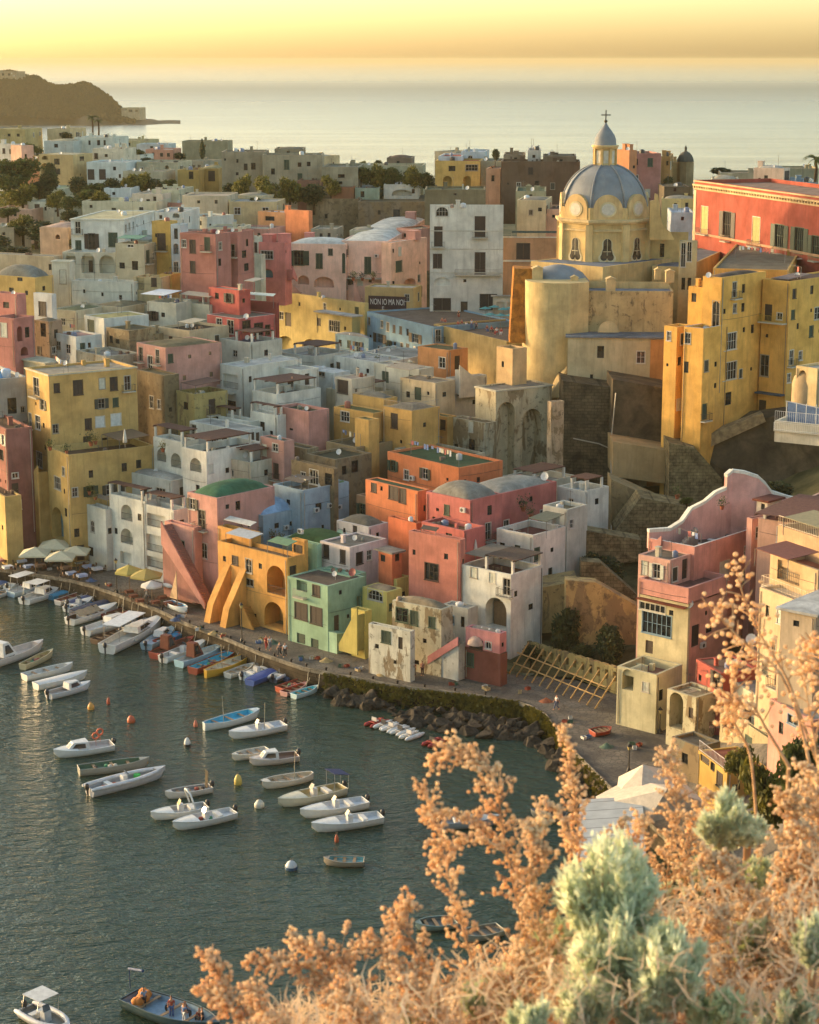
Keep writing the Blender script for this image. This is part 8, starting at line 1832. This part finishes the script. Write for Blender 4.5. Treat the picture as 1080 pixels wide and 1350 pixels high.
PL=[
([(640,1420),(640,1340),(615,1240),(592,1160),(578,1100),(562,1040)],3.7,'tall orange plume left of centre pointing straight up',34,.075,.10),
([(700,1420),(704,1330),(692,1240),(676,1160),(662,1090),(655,1035),(632,998),(600,985),(568,1002)],3.9,'tallest arching orange plume curving over to the left at its tip',56,.075,.12),
([(662,1120),(640,1088),(600,1072),(560,1070)],3.9,'side branch plume arching left below the tallest plume',16,.03,.2),
([(690,1160),(660,1120),(620,1100),(585,1120),(570,1140)],3.85,'drooping arm plume in the middle of the dry plants',18,.03,.2),
([(760,1420),(762,1300),(764,1180),(762,1090),(755,1030),(745,962)],4.2,'upright orange plume right of the tallest one, before the grey shed roof',40,.06,.3),
([(764,1160),(748,1090),(718,1055)],4.15,'short left arm of the upright plume near the shed',14,.03,.2),
([(764,1180),(790,1120),(826,1078)],4.15,'short right arm of the upright plume crossing the shed roof',12,.03,.2),
([(720,1400),(716,1280),(708,1200),(700,1130),(716,1080)],3.6,'thick orange plume behind the tallest one',40,.075,.15),
([(470,1440),(400,1370),(330,1330),(295,1295),(274,1256)],3.4,'leftmost plume reaching into the water view',40,.05,.15),
([(340,1400),(310,1340),(286,1318),(268,1300)],3.4,'short low plume at the far left of the dry plants',18,.035,.15),
([(520,1440),(470,1340),(430,1290),(380,1268),(332,1264)],3.5,'plume leaning far left with a pale tip',36,.055,.15),
([(520,1400),(480,1320),(440,1275),(408,1250),(386,1234)],3.55,'slender plume behind the left leaning one',30,.05,.15),
([(560,1440),(560,1330),(545,1290),(520,1262),(500,1240),(462,1262),(448,1270)],3.5,'arching plume over the bottom centre',34,.05,.15),
([(600,1440),(580,1340),(556,1260),(528,1215),(540,1190)],3.6,'curling plume with hooked tip at the bottom centre',36,.06,.15),
([(430,1460),(400,1400),(360,1350),(330,1300)],3.3,'dense low plume at the bottom left of the plants',34,.06,.05),
([(520,1460),(500,1400),(470,1340),(450,1300)],3.3,'dense low plume at the bottom, second from left',38,.07,.05),
([(600,1460),(590,1400),(560,1330),(540,1290)],3.35,'dense low plume at the bottom, third from left',38,.07,.05),
([(870,1440),(866,1330),(872,1220),(884,1120),(892,1050),(880,992)],4.4,'tall orange plume right of the pale shed roof',46,.085,.2),
([(866,1330),(850,1230),(838,1150),(846,1080)],4.3,'broad orange plume beside the shed, left of the tall one',40,.08,.2),
([(930,1400),(912,1250),(904,1160),(916,1090),(936,1045)],4.5,'orange plume leaning right toward the green tuft',34,.07,.2),
([(1120,1300),(1080,1190),(1060,1120),(1046,1050)],3.8,'pale brown plume at the right edge, left one',48,.10,.1),
([(1140,1240),(1100,1120),(1080,1060),(1072,1015)],3.9,'pale brown plume at the right edge, right one',44,.10,.1),
([(1100,1400),(1050,1300),(1000,1220),(960,1160),(930,1130)],3.7,'pale plume crossing from the right corner to the green tuft',44,.08,.1),
([(980,1440),(970,1340),(960,1260),(950,1200)],3.6,'short pale plume in the lower right mass',38,.08,.05),
([(900,1440),(900,1360),(890,1300),(870,1260)],3.6,'short orange plume in the lower right mass',36,.08,.05),
([(1040,1440),(1030,1360),(1040,1290),(1050,1220)],3.6,'dense brown plume at the bottom right',40,.08,.05),
([(800,1440),(800,1380),(820,1320),(830,1270)],3.5,'dense plume at the bottom between the green tufts',36,.08,.05),
([(720,1440),(730,1390),(750,1340),(742,1300)],3.5,'dense plume at the bottom below the dark green tuft',34,.08,.05),
([(650,1440),(656,1370),(668,1300),(690,1260)],3.45,'dense plume at the bottom centre right',38,.08,.05),
]
for (px,D,lab,nb,bl,st) in PL:
    plume(px,D,lab,int(nb*2.0),bl*1.0,.0050,SEED2 if 'pale' in lab or 'brown' in lab else SEED,st,.85,.0032 if 'arm' not in lab and 'side' not in lab else .0016,root='arm' not in lab and 'side' not in lab)
# more plumes filling the lower right bank
rr=random.Random(8)
for k in range(24):
    bx=420+31*k*.92+rr.uniform(-14,14); top=lerp_tab([(420,1330),(560,1290),(640,1250),(700,1220),(800,1200),(860,1130),(930,1150),(1000,1090),(1120,1080)],bx)+rr.uniform(0,70)+(k%3)*35
    lean=rr.uniform(-40,30); pth=[(bx+lean*-.3,1440),(bx,1380 if top<1340 else 1400),(bx+lean*.3,(top+1380)/2),(bx+lean*.9,top)]
    word=['loose','dense','bent','upright','drooping','short','broad'][k%7]; near=['by the water edge of the bank','below the arching plume','under the tallest plume','beside the large sage tuft','below the shed roof','under the tall shed plume','below the rounded tuft','in the lower right mass','near the right corner','at the right frame edge'][min(9,int((bx-420)/72))]
    plume(pth,rr.uniform(3.7,4.9),word+' pale dry plume '+near+', '+['front','middle','back'][k%3]+' row',42,.075,.0050,SEED2 if k%2 else SEED,.12,.85,.0026)
# tall sparse umbels on the right
UM=[([(1130,1120),(1076,1000),(1040,900),(1010,850),(985,800),(968,740)],4.6,'sparse round headed dry stalk rising highest at right'),([(1080,1100),(1062,980),(1030,890),(985,850),(955,820),(945,800)],4.5,'sparse round headed dry stalk bending left before the pink house'),([(1090,1160),(1080,1020),(1066,930),(1056,860)],4.3,'sparse orange stalk at the right edge by the pipe'),([(1000,1130),(990,1000),(965,940),(975,860)],4.7,'thin round headed stalk in front of the cream house'),([(1110,1000),(1090,900),(1076,850)],4.2,'sparse stalk tip at the right frame edge'),([(1040,1010),(1010,960),(990,930),(950,925)],4.6,'low round headed sprig before the brick red house')]
for px,D,lab in UM: plume(px,D,lab,18,.085,.0066,SEED,.4,.36,.004,umbel=True,root=True)
# two tiny stalks in the water view
for (a,b_,lab) in (((452,1262),(458,1216),'thin single stalk with tiny head against the water, right one'),((430,1270),(424,1234),'thin single stalk with tiny head against the water, left one')):
    plume([(470,1300),a,b_],3.6,lab,3,.006,.004,SEED,.85,.5,.001,root=False)
# sage green feathery tufts
def tuft(cx,cy,w,h,D,lab,n=2400,mat=None):
    c=at(cx,cy+h/2,D); sx=w/2/FP*D/CP; sz=h/FP*D/CP; r=empty('green_tuft',c,lab,'green shrub','grey green shrubs in the foreground'); m=MB(); s2=MB(); gp=Vector((c.x,c.y+.1,c.z-.6))
    for k in range(max(5,n//170)):
        a=rng.uniform(-1,1); b_=rng.uniform(-1,1); tip=c+Vector((sx*a*(.9),sx*.7*b_,sz*rng.uniform(.35,1.12)*(1-.35*abs(a)))); mid=c+Vector((sx*a*.5,sx*.3*b_,sz*.2)); s2.tube([gp,c+Vector((sx*a*.15,0,0)),mid,tip],[.004,.003,.002,.001],5)
        nl=170
        for i in range(nl):
            t=.25+.75*rng.random()**.8; p=cat([c,mid,tip],min(.999,t)); d=((tip-mid).normalized()*rng.uniform(.5,1.3)+Vector((rng.gauss(0,.4),rng.gauss(0,.4),rng.gauss(0,.35)))).normalized(); e=d.cross(Vector((rng.gauss(0,1),rng.gauss(0,1),rng.gauss(0,1)))).normalized(); l=rng.uniform(.012,.03); wd=.0013+rng.random()*.001
            q=p+Vector((rng.gauss(0,sx*.07),rng.gauss(0,sx*.07),rng.gauss(0,sz*.04)))
            m.add([q-e*wd,q+d*l*.5-e*wd*1.6,q+d*l,q+d*l*.5+e*wd*1.6,q+e*wd],[(0,1,2,3,4)])
    s2.build('stem',STEM,r); m.build('leaves',mat or SAGE,r)
EXT=[(860,1190,60,70,4.4,'pale sage sprig between the orange plumes',1500,0),(915,1160,50,60,4.5,'yellow green sprig below the rounded tuft',1500,0),(790,1290,80,90,3.7,'straw coloured tuft low in the sage group',2000,1),(680,1300,60,70,3.7,'faint green tuft under the tallest plume',1400,1),(1040,1330,90,80,3.5,'pale sage tuft in the right bottom corner',2000,0),(560,1330,60,50,3.5,'faint green tuft at the bottom left centre',1200,1),(1000,1150,50,50,4.2,'faint sage tuft behind the pale crossing plume',1200,1),(845,1345,80,60,3.3,'bright sage tuft at the bottom edge',1600,0)]
SG2=emitmat((196,206,154),(230,234,190),'sage_leaf_dull',.35)
for (cx,cy,w,h,D,lab,n,mt) in [(800,1165,135,150,3.5,'large sage green feathery tuft in front of the shed roof',7600,SAGE),(815,1255,150,130,3.4,'yellowish lower part tuft under the large sage one',5600,SAGE),(955,1085,80,70,4.1,'rounded pale green tuft under the yellow house',3600,SAGE),(986,1098,50,36,4.4,'small pale green tuft right of the rounded one',1400,SAGE),(885,1275,100,120,3.3,'pale green tuft at the bottom centre right',5200,SAGE),(738,1248,70,80,3.8,'dull green tuft left of the large sage one',2600,SG2),(640,1320,60,60,3.5,'dull green tuft at the bottom centre',1700,SG2),(985,1235,60,80,3.7,'grey green tuft in the lower right mass',1700,SG2),(1072,1240,50,80,3.5,'light green tuft at the right edge',1700,SAGE),(775,1320,90,80,3.3,'pale tuft at the bottom left of the sage group',2000,SAGE),(940,1330,90,80,3.3,'straw green tuft at the bottom right corner area',1700,SG2),(700,1350,60,60,3.2,'small sage tuft cut by the bottom edge',1300,SAGE)]:
    tuft(cx,cy,w,h,D,lab,int(n*1.35),mt)
for q in EXT: tuft(*q[:6],int(q[6]*1.3),SG2 if q[7] else SAGE)
# dry grass tangle (uncountable)
m=MB()
for i in range(5200):
    px=rng.uniform(330,1130); lo=lerp_tab([(330,1345),(450,1310),(560,1290),(640,1270),(700,1240),(800,1210),(900,1150),(1000,1150),(1130,1120)],px); py=rng.uniform(lo,1400)+rng.expovariate(1/20); D=rng.uniform(3.4,4.9) if py<1260 else rng.uniform(3.2,4.4)
    p=at(px,py,D); d=Vector((rng.gauss(0,.6),rng.gauss(0,.4),rng.gauss(.35,.7))).normalized(); e=d.cross(Vector((0,1,.2))).normalized(); l=rng.uniform(.03,.09); wd=rng.uniform(.0008,.002); c_=Vector((rng.gauss(0,.012),0,rng.gauss(0,.012)))
    m.add([p-e*wd,p+d*l*.5+c_-e*wd,p+d*l,p+d*l*.5+c_+e*wd,p+e*wd],[(0,1,2,3,4)])
for i in range(5200):
    px=rng.uniform(560,1130); lo=lerp_tab([(560,1320),(700,1270),(800,1240),(900,1190),(1000,1180),(1130,1130)],px); py=rng.uniform(lo,1390); ball(m,at(px,py,rng.uniform(3.6,4.8)),rng.uniform(.003,.0062))
tag(m.build('dry_grass',GRS),kind='stuff')
# bank of the viewpoint: ground that carries the plants
mb=MB(); vs=[];fs=[]
for i in range(25):
    Y=2.4+i*.26
    for j in range(41):
        X=-2.2+j*.16; edge=69.98-T(1400 if X<.4 else max(1215,1400-(X-.4)*260))*Y-.28; vs.append(Vector((X,Y,edge-max(0,Y-5.6)*1.2-max(0,-.3-X)*1.0+noise.noise(Vector((X*2,Y*2,0)))*.07)))
for i in range(24):
    for j in range(40): a=i*41+j; fs.append((a,a+1,a+42,a+41))
mb.add(vs,fs,True); tag(mb.build('bank',stone((176,110,66),(110,72,46),6,False,'dry_earth')),kind='structure')
# ------------------------------------------------------------------ camera, sky, sun, air
cam=bpy.data.cameras.new('camera'); co=bpy.data.objects.new('camera',cam); COL.objects.link(co); co.location=(0,0,HC); co.rotation_euler=(pi/2-PIT,0,0)
cam.sensor_fit='HORIZONTAL'; cam.sensor_width=36; cam.lens=36*FP/1080; cam.clip_start=.1; cam.clip_end=200000
cam.dof.use_dof=True; cam.dof.focus_distance=230; cam.dof.aperture_fstop=16.0
sc.camera=co
EL=radians(7.5); AZ=radians(26)   # sun low on the left, a little beyond the view's side
sd=Vector((-cos(AZ)*cos(EL),sin(AZ)*cos(EL),sin(EL)))
w=bpy.data.worlds.new('World'); sc.world=w; w.use_nodes=True; nt=w.node_tree; bg=nt.nodes['Background']
sky=nt.nodes.new('ShaderNodeTexSky'); sky.sky_type='NISHITA'; sky.sun_disc=False; sky.sun_elevation=EL; sky.sun_rotation=math.atan2(sd.x,sd.y); sky.air_density=.82; sky.dust_density=2.0; sky.ozone_density=1.0
SKYT=(1.06,.98,.84)
mx=mix(nt,1.0,sky.outputs[0],SKYT,'MULTIPLY'); L(nt,mx,bg.inputs[0]); bg.inputs[1].default_value=.15
sl=bpy.data.lights.new('sun','SUN'); sl.energy=1.05; sl.angle=radians(2.5); sl.color=(1.0,.70,.40); so=bpy.data.objects.new('sun',sl); COL.objects.link(so); so.rotation_euler=sd.to_track_quat('Z','Y').to_euler(); so.location=(-200,200,300)
hb_=MB(); hb_.box((-44000,-280,-4),(88000,0,0),(0,59000,0),(0,0,82)); HZ=None
hz=bpy.data.materials.new('haze'); hz.use_nodes=True; n2=hz.node_tree; n2.nodes.remove(n2.nodes['Principled BSDF']); pv=n2.nodes.new('ShaderNodeVolumePrincipled'); pv.inputs['Color'].default_value=(.62,.54,.34,1); pv.inputs['Density'].default_value=.00008; pv.inputs['Anisotropy'].default_value=.3
n2.links.new(pv.outputs[0],n2.nodes['Material Output'].inputs['Volume'])
USEHAZE=True
if USEHAZE: tag(hb_.build('haze',hz),kind='stuff')
sc.view_settings.view_transform='Standard'; sc.view_settings.look='None'; sc.view_settings.exposure=2.1; sc.view_settings.gamma=1
sc.cycles.max_bounces=6; sc.cycles.volume_bounces=1; sc.cycles.transparent_max_bounces=6
